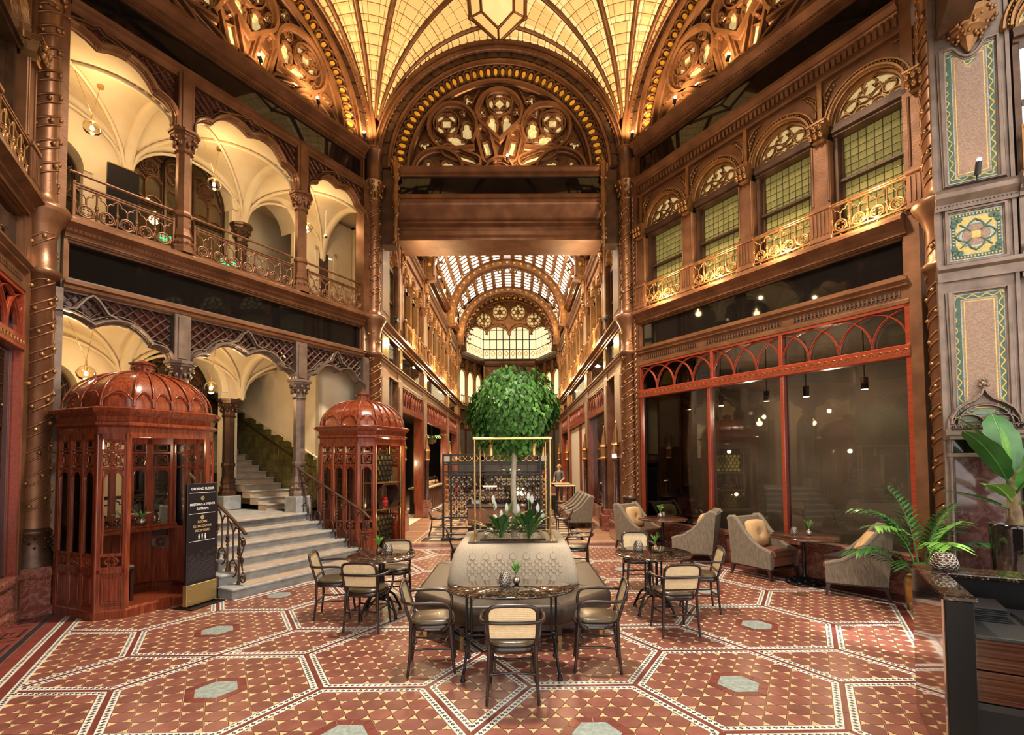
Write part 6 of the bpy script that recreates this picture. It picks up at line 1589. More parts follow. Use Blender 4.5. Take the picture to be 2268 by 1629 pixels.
def votive(x, y, z, s, label):
    v = thing('votive_holder', label, 'candle holder', T(x, y, z, random.random(), s), 'pierced metal votive holders')
    put('pierced_shell', vm, v); put('dark_liner', vi, v)
def budvase(x, y, z, s, label, mm='silver'):
    v = thing('bud_vase', label, 'vase', T(x, y, z, random.random()*6, s), 'bud vases with palm sprigs')
    b = MB().lathe([(.018, 0), (.034, .012), (.041, .035), (.036, .058), (.018, .072), (.010, .078), (.012, .088), (.008, .087)], 14); b.build('vase', MT[mm], v)
    for k in range(5):
        q = k*1.3; l = MB(); h = .10+.02*(k % 3); sp = .05+.015*(k % 2)
        for t in (-.4, 0, .4):
            a = q+t; p = [(0, 0, .085), (sp*.35*cos(a), sp*.35*sin(a), .085+h*.55), (sp*cos(a), sp*sin(a), .085+h)]
            l.tube(smooth(p, 3), [.002, .004, .006, .007, .006, .004, .001], 4, flat=.25)
        l.build('leaf_sprig', MT['leaf3'], v)
votive(-.11, 4.93, .758, 1.05, 'silver pierced votive holder on the front oval table'); budvase(.0, 5.0, .758, 1.0, 'silver bud vase with a palm sprig on the front oval table')
votive(-1.66, 6.66, .758, 1.05, 'silver pierced votive holder on the left round table'); budvase(-1.80, 6.72, .758, 1.05, 'dark bud vase with green leaves on the left round table', 'copper')
votive(1.60, 6.70, .758, 1.1, 'dark pierced votive holder on the right round table'); budvase(1.80, 6.62, .758, 1.15, 'brown ball vase with a palm sprig on the right round table', 'copper')
# --- octagonal banquette with linen backrest round a planter
bq = thing('planter_banquette', 'octagonal brown leather banquette with a quilted beige linen back around a planter', 'bench', T(-.04, 6.78, .004))
def octo(hx, hy, c): return [(-hx+c, -hy), (hx-c, -hy), (hx, -hy+c), (hx, hy-c), (hx-c, hy), (-hx+c, hy), (-hx, hy-c), (-hx, -hy+c)]
def loft(b, rings, cap=True, sm=True):
    n = len(rings[0]); o = len(b.v)
    for r in rings: b.v += r
    for i in range(len(rings)-1):
        for k in range(n): b.f.append([o+i*n+k, o+i*n+(k+1) % n, o+(i+1)*n+(k+1) % n, o+(i+1)*n+k]); b.s.append(sm)
    if cap: b.f.append(list(range(o+n-1, o-1, -1))); b.f.append(list(range(o+(len(rings)-1)*n, o+len(rings)*n))); b.s += [False, False]
def rnd(poly, r, k=4):
    out = []; n = len(poly)
    for i in range(n):
        p, a, q = Vector(poly[i]), Vector(poly[i-1]), Vector(poly[(i+1) % n]); u = (a-p).normalized()*r; w = (q-p).normalized()*r
        for j in range(k+1): t = j/k; out.append(tuple((p+u)*(1-t)**2+p*2*t*(1-t)+(p+w)*t*t))
    return out
b = MB(); hx, hy, c_ = 1.14, 1.47, .62
for (dz0, rings_) in ((0, ((-.03, .245), (0, .26), (0, .40), (-.012, .435), (-.05, .452))),):
    loft(b, [[(x, y, z) for x, y in rnd(octo(hx+d, hy+d, c_), .08)] for d, z in rings_])
ls_ = b.build('leather_seat', MT['leather'], bq)
b = MB()
for k in range(8):
    p = octo(hx-.02, hy-.02, c_)[k]; d = hypot(*p); b.tube([(p[0]*.45, p[1]*.45, .453), (p[0]*.97, p[1]*.97, .453), (p[0], p[1], .42), (p[0]*1.005, p[1]*1.005, .26)], .004, 4)
b.build('seat_seams', MT['bent'], ls_)
b = MB(); loft(b, [[(x, y, z) for x, y in octo(hx-.10, hy-.10, c_)] for z in (.165, .245)], sm=False); b.box(-.9, .9, -1.1, 1.1, .10, .17); b.build('wood_frame', MT['dkwood'], bq)
for x, y in ((-.55, -1.25), (.5, -1.25), (-.98, -1.02), (.98, -1.02), (-1.0, 1.0), (1.0, 1.0), (-.5, 1.28), (.5, 1.28)):
    lg = MB().lathe([(.030, .075), (.036, .17)], 4, (x, y), False, pi/4).build('leg', MT['dkwood'], bq); MB().lathe([(.024, 0), (.031, .075)], 4, (x, y), False, pi/4).build('brass_foot', MT['brass'], lg)
b = MB(); RB = [(.795, .45), (.80, .50), (.775, .66), (.735, .80), (.70, .875), (.665, .915), (.62, .93), (.575, .925)]
loft(b, [[(x, y, z) for x, y in rnd([(-r, -r), (r, -r), (r, r), (-r, r)], .13, 6)] for r, z in RB])
for v in range(len(b.v)): b.v[v] = (b.v[v][0], b.v[v][1]+.16, b.v[v][2])
lb = b.build('linen_back', MT['linen'], bq)
def fy(z):
    for (r0, z0), (r1, z1) in zip(RB, RB[1:]):
        if z <= z1: return -(r0+(r1-r0)*(z-z0)/(z1-z0))+.16
    return -.58
b = MB(); pd = MB()
def hexpad(x, z, r, sz=1.0):
    o = [(x+r*cos(pi/6+pi/3*k), z+r*sz*sin(pi/6+pi/3*k)) for k in range(6)]
    b.tube([(p, fy(q)-.002, q) for p, q in o], .0035, 4, True)
    MB().add([(p*.86+x*.14, fy(q)-.006, q*.86+z*.14) for p, q in o]+[(p, fy(q)-.001, q) for p, q in o], [tuple(range(5, -1, -1))]+[(k, (k+1) % 6, 6+(k+1) % 6, 6+k) for k in range(6)]).build('quilted_hexagon', MT['linen'], lb)
for i in range(7):
    x = -.49+.163*i; hexpad(x, .795, .043); hexpad(x, .545, .042, 1.15)
    b.tube([(x, fy(.84)-.002, .84), (x, fy(.90)-.002, .90)], .002, 4); b.tube([(x, fy(.49)-.002, .49), (x, fy(.455)-.002, .455)], .002, 4)
for j in range(5):
    for i in range(14): hexpad(-.53+.0815*i+.04*(j % 2), .735-.036*j, .024)
b.build('quilt_seams', MT['linestitch'], lb)
b = MB()
for x0, x1, y0, y1 in ((-.56, .56, -.40, -.34), (-.56, .56, .66, .72), (-.56, -.50, -.34, .66), (.50, .56, -.34, .66)): b.box(x0, x1, y0, y1, .90, .945, .006)
for x0, x1, y0, y1 in ((-.42, .42, -.25, -.20), (-.42, .42, .52, .57), (-.42, -.37, -.20, .52), (.37, .42, -.20, .52)): b.box(x0, x1, y0, y1, .90, .955, .006)
b.box(-.56, .56, -.40, .72, .90, .918)
b.build('planter_rim', MT['dkwood'], bq)
b = MB()
for i in range(420):
    x, y = random.uniform(-.36, .36), random.uniform(-.19, .51); b.ball((x, y, .928), random.uniform(.008, .017), 5, 3, .7)
b.box(-.37, .37, -.2, .52, .915, .926)
b.build('gravel', MT['pebble'], bq)['kind'] = 'stuff'
# brass frame with small pendants over the planter
bf = thing('brass_lamp_frame', 'slim brass frame with hanging tube lamps standing over the planter', 'lamp', T(-.04, 6.95, .945))
for s in (-1, 1):
    for y in (-.53, .47): MB().lathe([(.017, .003), (.017, .02), (.012, .022), (.012, 1.28)], 10, (s*.475, y)).lathe([(.024, .0), (.024, .008)], 10, (s*.475, y)).build('post', MT['brass'], bf)
b = MB()
for y in (-.53, .47): b.box(-.50, .50, y-.016, y+.016, 1.28, 1.31, .004)
for x in (-.485, .485): b.box(x-.016, x+.016, -.53, .47, 1.28, 1.31, .004)
b.build('top_frame', MT['brass'], bf)
for x, y in ((-.27, -.50), (-.20, .43), (.27, -.50), (-.40, .30), (.42, .20)):
    MB().lathe([(.026, 1.08), (.026, 1.22), (.005, 1.225), (.005, 1.285)], 12, (x, y)).build('tube_lamp', MT['brass'], bf)
# ficus standard tree
fi = thing('ficus_tree', 'round-headed ficus tree on a pale trunk growing from the central planter', 'tree', T(-.03, 6.98, .93))
tr = smooth([(0, 0, -.02), (.012, 0, .3), (-.005, .0, .7), (.012, 0, 1.1), (0, 0, 1.45)], 5)
MB().tube(tr, [.042-.010*i/len(tr) for i in range(len(tr))], 10).build('trunk', MT['bark'], fi)
random.seed(21); br = MB()
for k in range(26):
    q = random.random()*6.28; e = random.uniform(.1, 1.4); r = random.uniform(.35, .52); br.tube(smooth([(0, 0, 1.2+.2*random.random()), (r*.4*cos(q), r*.4*sin(q), 1.5+r*.3*sin(e)), (r*cos(q)*cos(e), r*sin(q)*cos(e), 1.66+r*sin(e))], 3), [.012, .010, .009, .008, .006, .005, .004], 5)
br.build('branches', MT['bark'], fi)
def leafm(L=.068, w=.023, mm='leaf', bend=.2):
    vs = []; n = 4
    for i in range(n+1):
        t = i/n; ww = w*sin(pi*min(1, t*.92+.05))**.8*(1 if t < .9 else .5); z = -bend*L*t*t
        vs += [(-ww, L*t, z+ww*.25), (0, L*t, z), (ww, L*t, z+ww*.25)]
    fs = []
    for i in range(n): fs += [(i*3, i*3+1, i*3+4, i*3+3), (i*3+1, i*3+2, i*3+5, i*3+4)]
    b = MB(); b.add(vs, fs, True); return b
lm = leafm(); lmesh = lm.mesh('leaf', MT['leaf'])
lf_ = []
for i in range(5200):
    q = random.random()*2*pi; cz_ = random.uniform(-1, 1); rr = random.uniform(.72, 1.0)**.6
    sx = sqrt(1-cz_*cz_)
    hz = .56 if cz_ > 0 else .52
    lump = 1+.10*sin(3*q+2*cz_)+.07*sin(7*q-5*cz_)
    p = Vector((.60*rr*lump*sx*cos(q), .60*rr*lump*sx*sin(q), 1.73+hz*rr*lump*cz_))
    if cz_ < -.55 and random.random() < .35: p.z -= random.random()*.16
    d = Vector((sx*cos(q)*.55+random.uniform(-.45, .45), sx*sin(q)*.55+random.uniform(-.45, .45), -.75+random.uniform(-.4, .3))).normalized()
    up = Vector((sx*cos(q)+random.uniform(-.5, .5), sx*sin(q)+random.uniform(-.5, .5), cz_*.6+.5+random.uniform(-.3, .3))).normalized(); x = d.cross(up).normalized(); u = x.cross(d).normalized()
    s = random.uniform(.8, 1.25); Mx = Matrix((x*s, d*s, u*s)).transposed().to_4x4(); Mx.translation = p; lf_.append((p.y, Mx))
lf_.sort(key=lambda t: t[0])
fo = MB(); idx = set(range(0, 2100, 7))
for i, (y_, Mx) in enumerate(lf_):
    if i in idx and i//7 < 300: put('leaf', lmesh, fi, Mx)
    else: fo.join(lm, Mx)
fo.build('foliage', MT['leaf'], fi)['kind'] = 'stuff'
# peace lilies
def blade(L, w, q, lean, droop, mm, root, nm='leaf', stalk=.35):
    b = MB(); vs = []; n = 8; pts = []
    p = Vector((0, 0, 0)); a = lean
    for i in range(n+1):
        pts.append(p.copy()); a2 = a+droop*(i/n)**1.6; p = p+Vector((sin(a2)*cos(q), sin(a2)*sin(q), cos(a2)))*L/n
    side = Vector((-sin(q), cos(q), 0))
    for i, p in enumerate(pts):
        t = i/n; ww = .004 if t < stalk else w*sin(pi*((t-stalk)/(1-stalk)))**.75+.002
        vs += [p-side*ww+Vector((0, 0, ww*.3)), p, p+side*ww+Vector((0, 0, ww*.3))]
    for i in range(n): b.add([], [])
    fs = []
    for i in range(n): fs += [(i*3, i*3+1, i*3+4, i*3+3), (i*3+1, i*3+2, i*3+5, i*3+4)]
    b.add(vs, fs, True); return b.build(nm, MT[mm], root), pts
def lily(x, y, z, s, label, seed, fl):
    random.seed(seed); r = thing('peace_lily', label, 'plant', T(x, y, z, 0, s), 'peace lilies in the planter')
    for k in range(26):
        q = k*2.4; blade(random.uniform(.30, .50), random.uniform(.030, .046), q, random.uniform(.15, 1.0), random.uniform(.5, 1.3), 'leaf2' if k % 4 else 'leaf3', r)
    for q, L, a in fl:
        b = MB(); p1 = (L*sin(a)*cos(q), L*sin(a)*sin(q), L*cos(a)); b.tube(smooth([(0, 0, 0), (p1[0]*.4, p1[1]*.4, L*.5), p1], 4), .005, 5); fs_ = b.build('flower_stalk', MT['stem'], r)
        b = MB(); vs = []
        for i in range(7):
            t = i/6; h = .105*t; w = .021*sin(pi*(t*.9+.06))**.8
            for u in (-1, -.5, 0, .5, 1): vs.append((p1[0]+w*u, p1[1]+.018*(1-u*u)*(1-t*.4)-.012, p1[2]-.02+h))
        fs = [(i*5+j, i*5+j+1, i*5+j+6, i*5+j+5) for i in range(6) for j in range(4)]
        b.add(vs, fs, True); b.tube([(p1[0], p1[1]-.012, p1[2]), (p1[0], p1[1]-.012, p1[2]+.05)], .006, 5); b.build('white_spathe', MT['petal'], fs_)
lily(-.20, 6.78, .93, 1.12, 'peace lily left of the ficus trunk with two open white flowers', 4, ((3.3, .44, .20), (2.6, .36, .22), (.6, .34, .25), (4.8, .28, .35)))
lily(.17, 6.76, .93, 1.12, 'peace lily right of the ficus trunk with tall white flowers', 9, ((1.6, .46, .04), (.4, .43, .10), (5.6, .36, .38), (2.8, .34, .4), (6.1, .30, .55)))
# --- lounge armchairs along the shopfront
def lounge():
    a = thing('lounge_armchair', 'x', 'armchair')
    W_ = .34
    prof = [(.36, .17), (.36, .41), (.30, .43), (.16, .47), (.02, .56), (-.12, .70), (-.24, .86), (-.30, .91), (-.37, .90), (-.40, .86), (-.33, .17)]
    for s in (-1, 1):
        b = MB(); n = len(prof); x0, x1 = s*W_, s*(W_-.075)
        b.prism([p for p in prof], min(x0, x1), max(x0, x1), 'x'); b.tube([(s*(W_-.037), p[0], p[1]) for p in prof[1:10]], .041, 6); b.build('side_wing', MT['tweed'], a)
    b = MB(); b.prism([(-.16, .42), (-.30, .90), (-.33, .915), (-.38, .90), (-.40, .86), (-.33, .17), (-.2, .17)], -W_+.05, W_-.05, 'x'); b.build('backrest', MT['tweed'], a)
    MB().box(-W_+.07, W_-.07, -.24, .37, .20, .345, .02).box(-W_+.07, W_-.07, -.22, .385, .335, .435, .03).build('seat_cushion', MT['brownlea'], a)
    MB().box(-W_, W_, -.33, .36, .155, .185, .008).build('base_rail', MT['dkwood'], a)
    for x in (-1, 1):
        for y, sp in ((.33, .03), (-.30, -.05)):
            b = MB(); b.v = [(x*(W_-.02)+i, y+j, .16) for i, j in ((-.025, -.025), (.025, -.025), (.025, .025), (-.025, .025))]+[(x*(W_-.015)+i, y+sp+j, 0) for i, j in ((-.014, -.014), (.014, -.014), (.014, .014), (-.014, .014))]
            b.f = [[0, 1, 2, 3], [7, 6, 5, 4]]+[[k, 4+k, 4+(k+1) % 4, (k+1) % 4] for k in range(4)]; b.s = [False]*6; b.build('leg', MT['dkwood'], a)
    return a
la = lounge(); lfirst = [1]
def cushion_mesh():
    b = MB(); n = 14
    for sg in (1, -1):
        b.grid(lambda u, v: ((2*u-1)*.235*(1-.10*(2*v-1)**2*abs(2*u-1)), sg*(.085*((1-(2*u-1)**4)*(1-(2*v-1)**4))**.5*(1-.55*math.exp(-((2*u-1)**2+(2*v-1)**2)*18))), (2*v-1)*.225*(1-.10*(2*u-1)**2*abs(2*v-1))), n, n)
    b.ball((0, -.045, 0), .016, 8, 5); return b
cm = cushion_mesh().mesh('throw_cushion', MT['tan'])
def place_lounge(x, y, face, label, clab, lean=.25):
    """face: direction the sitter looks, degrees from +x"""
    M = T(x, y, .004, rad(face-90), 1.06)
    if lfirst[0]: la.matrix_basis = M; la['label'] = label; la['group'] = 'lounge armchairs'; lfirst[0] = 0
    else: dup(la, M, label, group='lounge armchairs')
    c = put('throw_cushion', cm, None, M @ T(0, -.115, .645) @ Matrix.Rotation(lean, 4, 'X') @ Matrix.Rotation(pi, 4, 'Z')); tag(c, clab, 'cushion', 'tan velvet cushions')
place_lounge(4.18, 8.63, -62, 'grey-brown lounge armchair with russet seat left of the nearer bar table', 'tan button cushion on the armchair left of the nearer bar table')
place_lounge(4.93, 7.42, 150, 'grey-brown lounge armchair turned away from us beside the palm', 'tan cushion slumped on the armchair beside the palm', .55)
place_lounge(2.72, 11.30, -50, 'lounge armchair farthest back, against the hall corner column', 'tan button cushion on the armchair by the hall corner column')
place_lounge(3.50, 9.93, 150, 'grey-brown lounge armchair with its back to us in front of the shopfront mullion', 'tan cushion just showing over the armchair in front of the shopfront mullion')
def bar_table(x, y, label):
    t = thing('bar_table', label, 'table', T(x, y, .004))
    MB().lathe([(.001, .705), (.49, .705), (.50, .712), (.50, .738), (.49, .745), (.001, .745)], 36, cap=False).build('wooden_top', MT['ebony'], t)
    MB().lathe([(.05, .03), (.06, .09), (.035, .14), (.028, .16), (.026, .30), (.036, .32), (.026, .35), (.024, .62), (.036, .66), (.05, .70)], 14).build('iron_stem', MT['iron'], t)
    b = MB().lathe([(.27, .0), (.28, .012), (.25, .03), (.16, .05), (.09, .08), (.05, .11)], 20)
    for k in range(8):
        q = k*pi/4; b.ball((.24*cos(q), .24*sin(q), .035), .045, 6, 4, .6); b.ball((.14*cos(q+.4), .14*sin(q+.4), .06), .035, 6, 4, .6)
    b.build('cast_foot', MT['iron'], t)
bar_table(4.52, 8.02, 'round dark wooden table on a cast iron foot between the two nearer armchairs'); bar_table(3.05, 10.62, 'round dark wooden table on a cast iron foot between the two farther armchairs')
votive(4.42, 8.10, .75, .95, 'small copper votive holder on the nearer bar table'); budvase(4.60, 8.0, .75, 1.2, 'silver bud vase with a palm sprig on the nearer bar table')
votive(3.09, 10.70, .75, .9, 'small silver votive holder on the farther bar table'); budvase(3.0, 10.6, .75, 1.3, 'bud vase with a palm sprig on the farther bar table')
# ------------------------------------------------------------ domed mahogany kiosks
def plate_strip(b, gl, x0, x1, z0, z1, y=0.0, kind='lancet'):
    """one glazed strip: bottom quatrefoil square, tall lancet, oculus, small round-cornered light"""
    w = x1-x0; xc = (x0+x1)/2; r = w/2-.012
    for za, zb in ((z0, z0+.03), (z0+.16, z0+.20), (z1-.02, z1), (z1-.17, z1-.14), (z1-.40, z1-.37)): b.box(x0, x1, y-.012, y+.012, za, zb)
    b.rib(foil(xc, z0+.095, .062, 4, .5, 0, 4), .02, .02, y+.008, True)
    b.rib([(xc-r, z0+.2), (xc-r, z1-.42-r)]+arc(xc, z1-.42-r, r, pi, 0, 10)+[(xc+r, z0+.2)], .022, .02, y+.008)
    b.rib(foil(xc, z1-.27, .085, 4, .5, pi/4, 4), .02, .02, y+.008, True)
    b.rib([(xc-r*.7, z1-.12), (xc-r*.7, z1-.05), (xc-r*.4, z1-.03), (xc+r*.4, z1-.03), (xc+r*.7, z1-.05), (xc+r*.7, z1-.12)], .018, .02, y+.008, True)
    for s in (-1, 1):
        b.add([(xc+s*r, y, z1-.42-r), (xc+s*r, y, z1-.40), (xc, y, z1-.40), (xc+s*r*.71, y, z1-.42-r*.29)], [(0, 1, 2, 3)])
    gl.box(x0+.005, x1-.005, y+.010, y+.014, z0+.2, z1-.02)
def kiosk(label):
    k = thing('domed_kiosk', label, 'kiosk'); hx, hy, c = .755, .68, .23; m = 'mahog'
    O = octo(hx, hy, c)
    def ring(d, z, cc=c): return [(x, y, z) for x, y in octo(hx+d, hy+d, cc+d*.4)]
    b = MB(); loft(b, [ring(.025, 0), ring(.025, .10), ring(.0, .13)], False, False); loft(b, [ring(-.02, .02), ring(-.02, .03)], True, False); b.build('base', MT[m], k)
    b = MB(); loft(b, [ring(-.03, 2.30), ring(.01, 2.30), ring(.01, 2.42), ring(.05, 2.45), ring(.05, 2.48), ring(.02, 2.50), ring(.03, 2.56), ring(.09, 2.62), ring(.10, 2.66), ring(.04, 2.685), ring(-.06, 2.69)], False, False); loft(b, [ring(-.04, 2.33), ring(-.04, 2.34)], True, False); b.build('cornice', MT[m], k)
    # ribbed dome, scalloped at the foot
    b = MB(); N = 10; rings = []
    for i in range(N+1):
        t = i/N*pi/2*.94; s = cos(t)**.85; rings.append([(x*s, y*s, 2.69+.56*sin(t)) for x, y in rnd(octo(hx-.03, hy-.0, c+.02), .10, 3)])
    loft(b, rings, False); dm_ = b.build('dome', MT[m], k)
    b = MB(); pts8 = octo(hx-.02, hy+.01, c+.02)
    def on(p, i, d=1.008): t = i/12*pi/2*.94; s = cos(t)**.85*d; return (p[0]*s, p[1]*s, 2.69+.56*sin(t)+.006)
    nd = (4, 1, 2, 1, 4, 1, 2, 1)
    for e in range(8):
        a, q = pts8[e], pts8[(e+1) % 8]; n = nd[e]
        for j in range(n):
            p = (a[0]+(q[0]-a[0])*j/n, a[1]+(q[1]-a[1])*j/n); b.tube([on(p, i) for i in range(12)], .014, 5)
            # cusped scallop between the ribs
            P = lambda f, z_: on((a[0]+(q[0]-a[0])*(j+f)/n, a[1]+(q[1]-a[1])*(j+f)/n), z_, 1.012)
            b.tube(smooth([P(.05, 0), P(.06, 1.3), P(.17, 1.9), P(.20, 2.2), P(.33, 2.8), P(.5, 3.0), P(.67, 2.8), P(.80, 2.2), P(.83, 1.9), P(.94, 1.3), P(.95, 0)], 3), .010, 5)
    b.build('dome_ribs', MT[m], dm_)
    b = MB().lathe([(.17, 3.22), (.17, 3.25), (.13, 3.26), (.13, 3.36), (.16, 3.37), (.165, 3.39), (.10, 3.41), (.03, 3.44), (.001, 3.45)], 8, (0, 0), False, pi/8, cap=False)
    for i in range(8): q = i*pi/4; b.ball((.125*cos(q), .125*sin(q), 3.31), .022, 6, 4)
    b.build('cupola', MT[m], dm_)
    # corner pillars on the chamfers, glazed strips between
    for e in (0, 2, 4, 6):
        pass
    def frame(p, q, n, nm, dado=.62):
        L = hypot(q[0]-p[0], q[1]-p[1]); M = T(p[0], p[1], 0, atan2(q[1]-p[1], q[0]-p[0])); b = MB(); g = MB()
        sw_ = .055 if n > 1 else .05; w = (L-sw_*(n+1))/n
        for i in range(n+1): x = i*(w+sw_); b.box(x, x+sw_, -.02, .02, .10, 2.34, .004)
        b.box(0, L, -.015, .015, .10, .16); b.box(0, L, -.02, .02, dado-.05, dado+.0); b.box(0, L, -.02, .02, 2.26, 2.34); b.box(0, L, .0, .01, .1, dado)
        for i in range(n):
            x = sw_+i*(w+sw_); plate_strip(b, g, x, x+w, dado, 2.28)
            b.rib([(x+.02, .2), (x+w-.02, .2), (x+w-.02, dado-.09), (x+.02, dado-.09)], .02, .015, .0, True); b.box(x+.04, x+w-.04, -.008, .0, .22, dado-.11, .003)
        o = b.build(nm, MT[m], k, M); g.build('glass_pane', MT['clear'], o)
    frame(O[7], O[0], 1, 'corner_pillar'); frame(O[1], O[2], 1, 'corner_pillar'); frame(O[3], O[4], 1, 'corner_pillar'); frame(O[5], O[6], 1, 'corner_pillar')
    frame(O[6], O[7], 3, 'side_panel'); frame(O[2], O[3], 3, 'side_panel'); frame(O[4], O[5], 4, 'back_panel', .95)
    b = MB()
    for x in (O[0][0], O[1][0]): b.box(x-.03, x+.03, -hy-.01, -hy+.04, .1, 2.34, .006)
    for p in (O[6], O[7], O[2], O[3]): b.tube([(p[0], p[1], .10), (p[0], p[1], 2.32)], .026, 6)
    b.build('corner_posts', MT[m], k)
    return k
KX, KY = 1.03, -.80
K1 = kiosk('large domed mahogany kiosk with glazed lancet sides left of the stone steps'); KM1 = T(-5.374, 7.333, .004, rad(66)); K1.matrix_basis = KM1
MB().box(-.70, .70, .26, .62, 1.0, 1.03, .006).box(-.70, .70, .24, .27, .95, 1.0).build('shelf', MT['mahog'], K1); MB().box(-.52, .52, .60, .64, .13, .98).box(.68, .72, -.2, .4, .13, .98).build('inner_panel', MT['mahog'], K1)
K2 = kiosk('smaller looking domed mahogany kiosk with open gold display right of the stone steps'); KM2 = T(-3.235, 10.80, .004, rad(70)); K2.matrix_basis = KM2
# contents of the first kiosk
s_ = thing('leather_bench', 'black leather bench seat inside the large kiosk', 'bench', KM1 @ T(-.34, .0, .031))
MB().box(-.36, .30, -.02, .40, .42, .50, .025).build('seat', MT['leather'], s_); MB().box(-.36, -.28, -.02, .40, .48, .98, .03).build('backrest', MT['leather'], s_)
for x, y in ((-.33, .02), (.26, .02), (-.33, .36), (.26, .36)): MB().box(x-.022, x+.022, y-.022, y+.022, 0, .42).build('leg', MT['dkwood'], s_)
def shelf_plant(x, label):
    p = thing('air_plant', label, 'plant', KM1 @ T(x, .40, 1.031)); MB().lathe([(.03, 0), (.06, .02), (.07, .05), (.05, .09), (.03, .10)], 12).build('pot', MT['silver'], p)
    for k in range(7): q = k*.9+x; MB().tube(smooth([(0, 0, .09), (.05*cos(q), .05*sin(q), .16), (.15*cos(q), .15*sin(q), .19+.03*(k % 3))], 3), [.006, .012, .018, .02, .018, .012, .003], 4, flat=.3).build('leaf', MT['leaf3'] if k % 3 else MT['pebble'], p)
shelf_plant(.02, 'small grey pot with pale leaves on the kiosk shelf, the left one'); shelf_plant(.26, 'small grey pot with spreading leaves on the kiosk shelf, the right one')
# display in the second kiosk: gold honeycomb mirrors, brass poles, octagonal niche, bottle and boxes
dm = KM2 @ T(.12, -.47, 0)
hd = thing('honeycomb_display', 'gold mirror honeycomb display on brass poles inside the smaller kiosk', 'display', dm)
hm2 = MB().prism([(.062*cos(pi/6+pi/3*k), .062*sin(pi/6+pi/3*k)) for k in range(6)], 0, .012).mesh('gold_mirror_hexagon', MT['hexgold'])
frs = []
for zb, rows in ((1.62, 5), (.35, 5)):
    fr = MB()
    for j in range(rows):
        for i in range(6):
            x = -.36+.125*i+.0625*(j % 2); z = zb+.108*j; put('gold_mirror_hexagon', hm2, hd, T(x, .10, z)); fr.rib([(x+.066*cos(pi/6+pi/3*k), z+.066*sin(pi/6+pi/3*k)) for k in range(6)], .016, .04, .11, True)
    fr.build('honeycomb_frame', MT['black'], hd)

b = MB()
for x, y in ((-.45, -.1), (.45, -.1), (.45, .2), (-.45, .2)): b.tube([(x, y, .13), (x, y, 2.3)], .014, 8)
for z in (.98, 1.52): b.box(-.47, .47, -.12, .22, z-.012, z+.012)
b.build('brass_poles', MT['brass'], hd)
ob = MB()
for s0, s1 in ((.32, .30),):
    o = octo(.34, .25, .12); i_ = octo(.315, .225, .11)
    for (p, q, r, s) in zip(o, o[1:]+o[:1], i_, i_[1:]+i_[:1]): ob.add([(p[0], y, p[1]+1.245) for y in (-.14, .15)]+[(q[0], y, q[1]+1.245) for y in (-.14, .15)]+[(r[0], y, r[1]+1.245) for y in (-.14, .15)]+[(s[0], y, s[1]+1.245) for y in (-.14, .15)], [(0, 1, 3, 2), (4, 6, 7, 5), (0, 2, 6, 4), (1, 5, 7, 3)])
ob.build('octagonal_niche', MT['dkwood'], hd)
g = thing('gift_box', 'red gift box on the display niche of the smaller kiosk', 'box', dm @ T(-.06, -.02, 1.025)); MB().box(-.05, .05, -.05, .05, 0, .20, .003).build('box', mat('red_card', (.42, .012, .015), .4), g); MB().box(-.052, .052, -.052, .052, .10, .106).build('ribbon', MT['inkgold'], g)
g = thing('boxed_bottle', 'dark bottle with gold label standing in a blue-black carton inside the kiosk niche', 'bottle', dm @ T(-.18, .03, 1.025)); MB().lathe([(.035, 0), (.037, .01), (.037, .17), (.014, .22), (.013, .28), (.016, .282), (.016, .30)], 12).build('bottle', MT['blackpl'], g); MB().box(-.05, .05, .05, .06, 0, .33).box(-.055, -.05, -.04, .06, 0, .33).box(.05, .055, -.04, .06, 0, .33).build('carton', mat('blue_card', (.02, .05, .06), .4), g); MB().lathe([(.0378, .06), (.0378, .12)], 12).build('label', MT['inkgold'], g)
g = thing('small_carton', 'small silver carton beside the red gift box in the kiosk niche', 'box', dm @ T(.07, .02, 1.025)); MB().box(-.04, .04, -.03, .03, 0, .12, .003).build('carton', MT['silver'], g); MB().box(-.03, .03, -.032, -.03, .03, .09).build('label', MT['black'], g)
g = thing('dark_bottle', 'dark squat bottle at the left of the kiosk niche', 'bottle', dm @ T(-.26, -.06, 1.0)); MB().lathe([(.04, 0), (.042, .01), (.042, .12), (.015, .16), (.015, .2)], 12).build('bottle', MT['blackpl'], g); MB().lathe([(.016, .2), (.016, .22), (.001, .225)], 10).build('cap', MT['inkgold'], g)
point('kiosk_lamp', dm @ Vector((0, -.2, 2.2)), 5, (1, .75, .45), .05); point('kiosk_lamp', dm @ Vector((-.2, -.15, .85)), 2.5, (1, .75, .45), .05)
point('kiosk_lamp', KM1 @ Vector((0, -.1, 2.2)), 5, (1, .72, .45), .06)
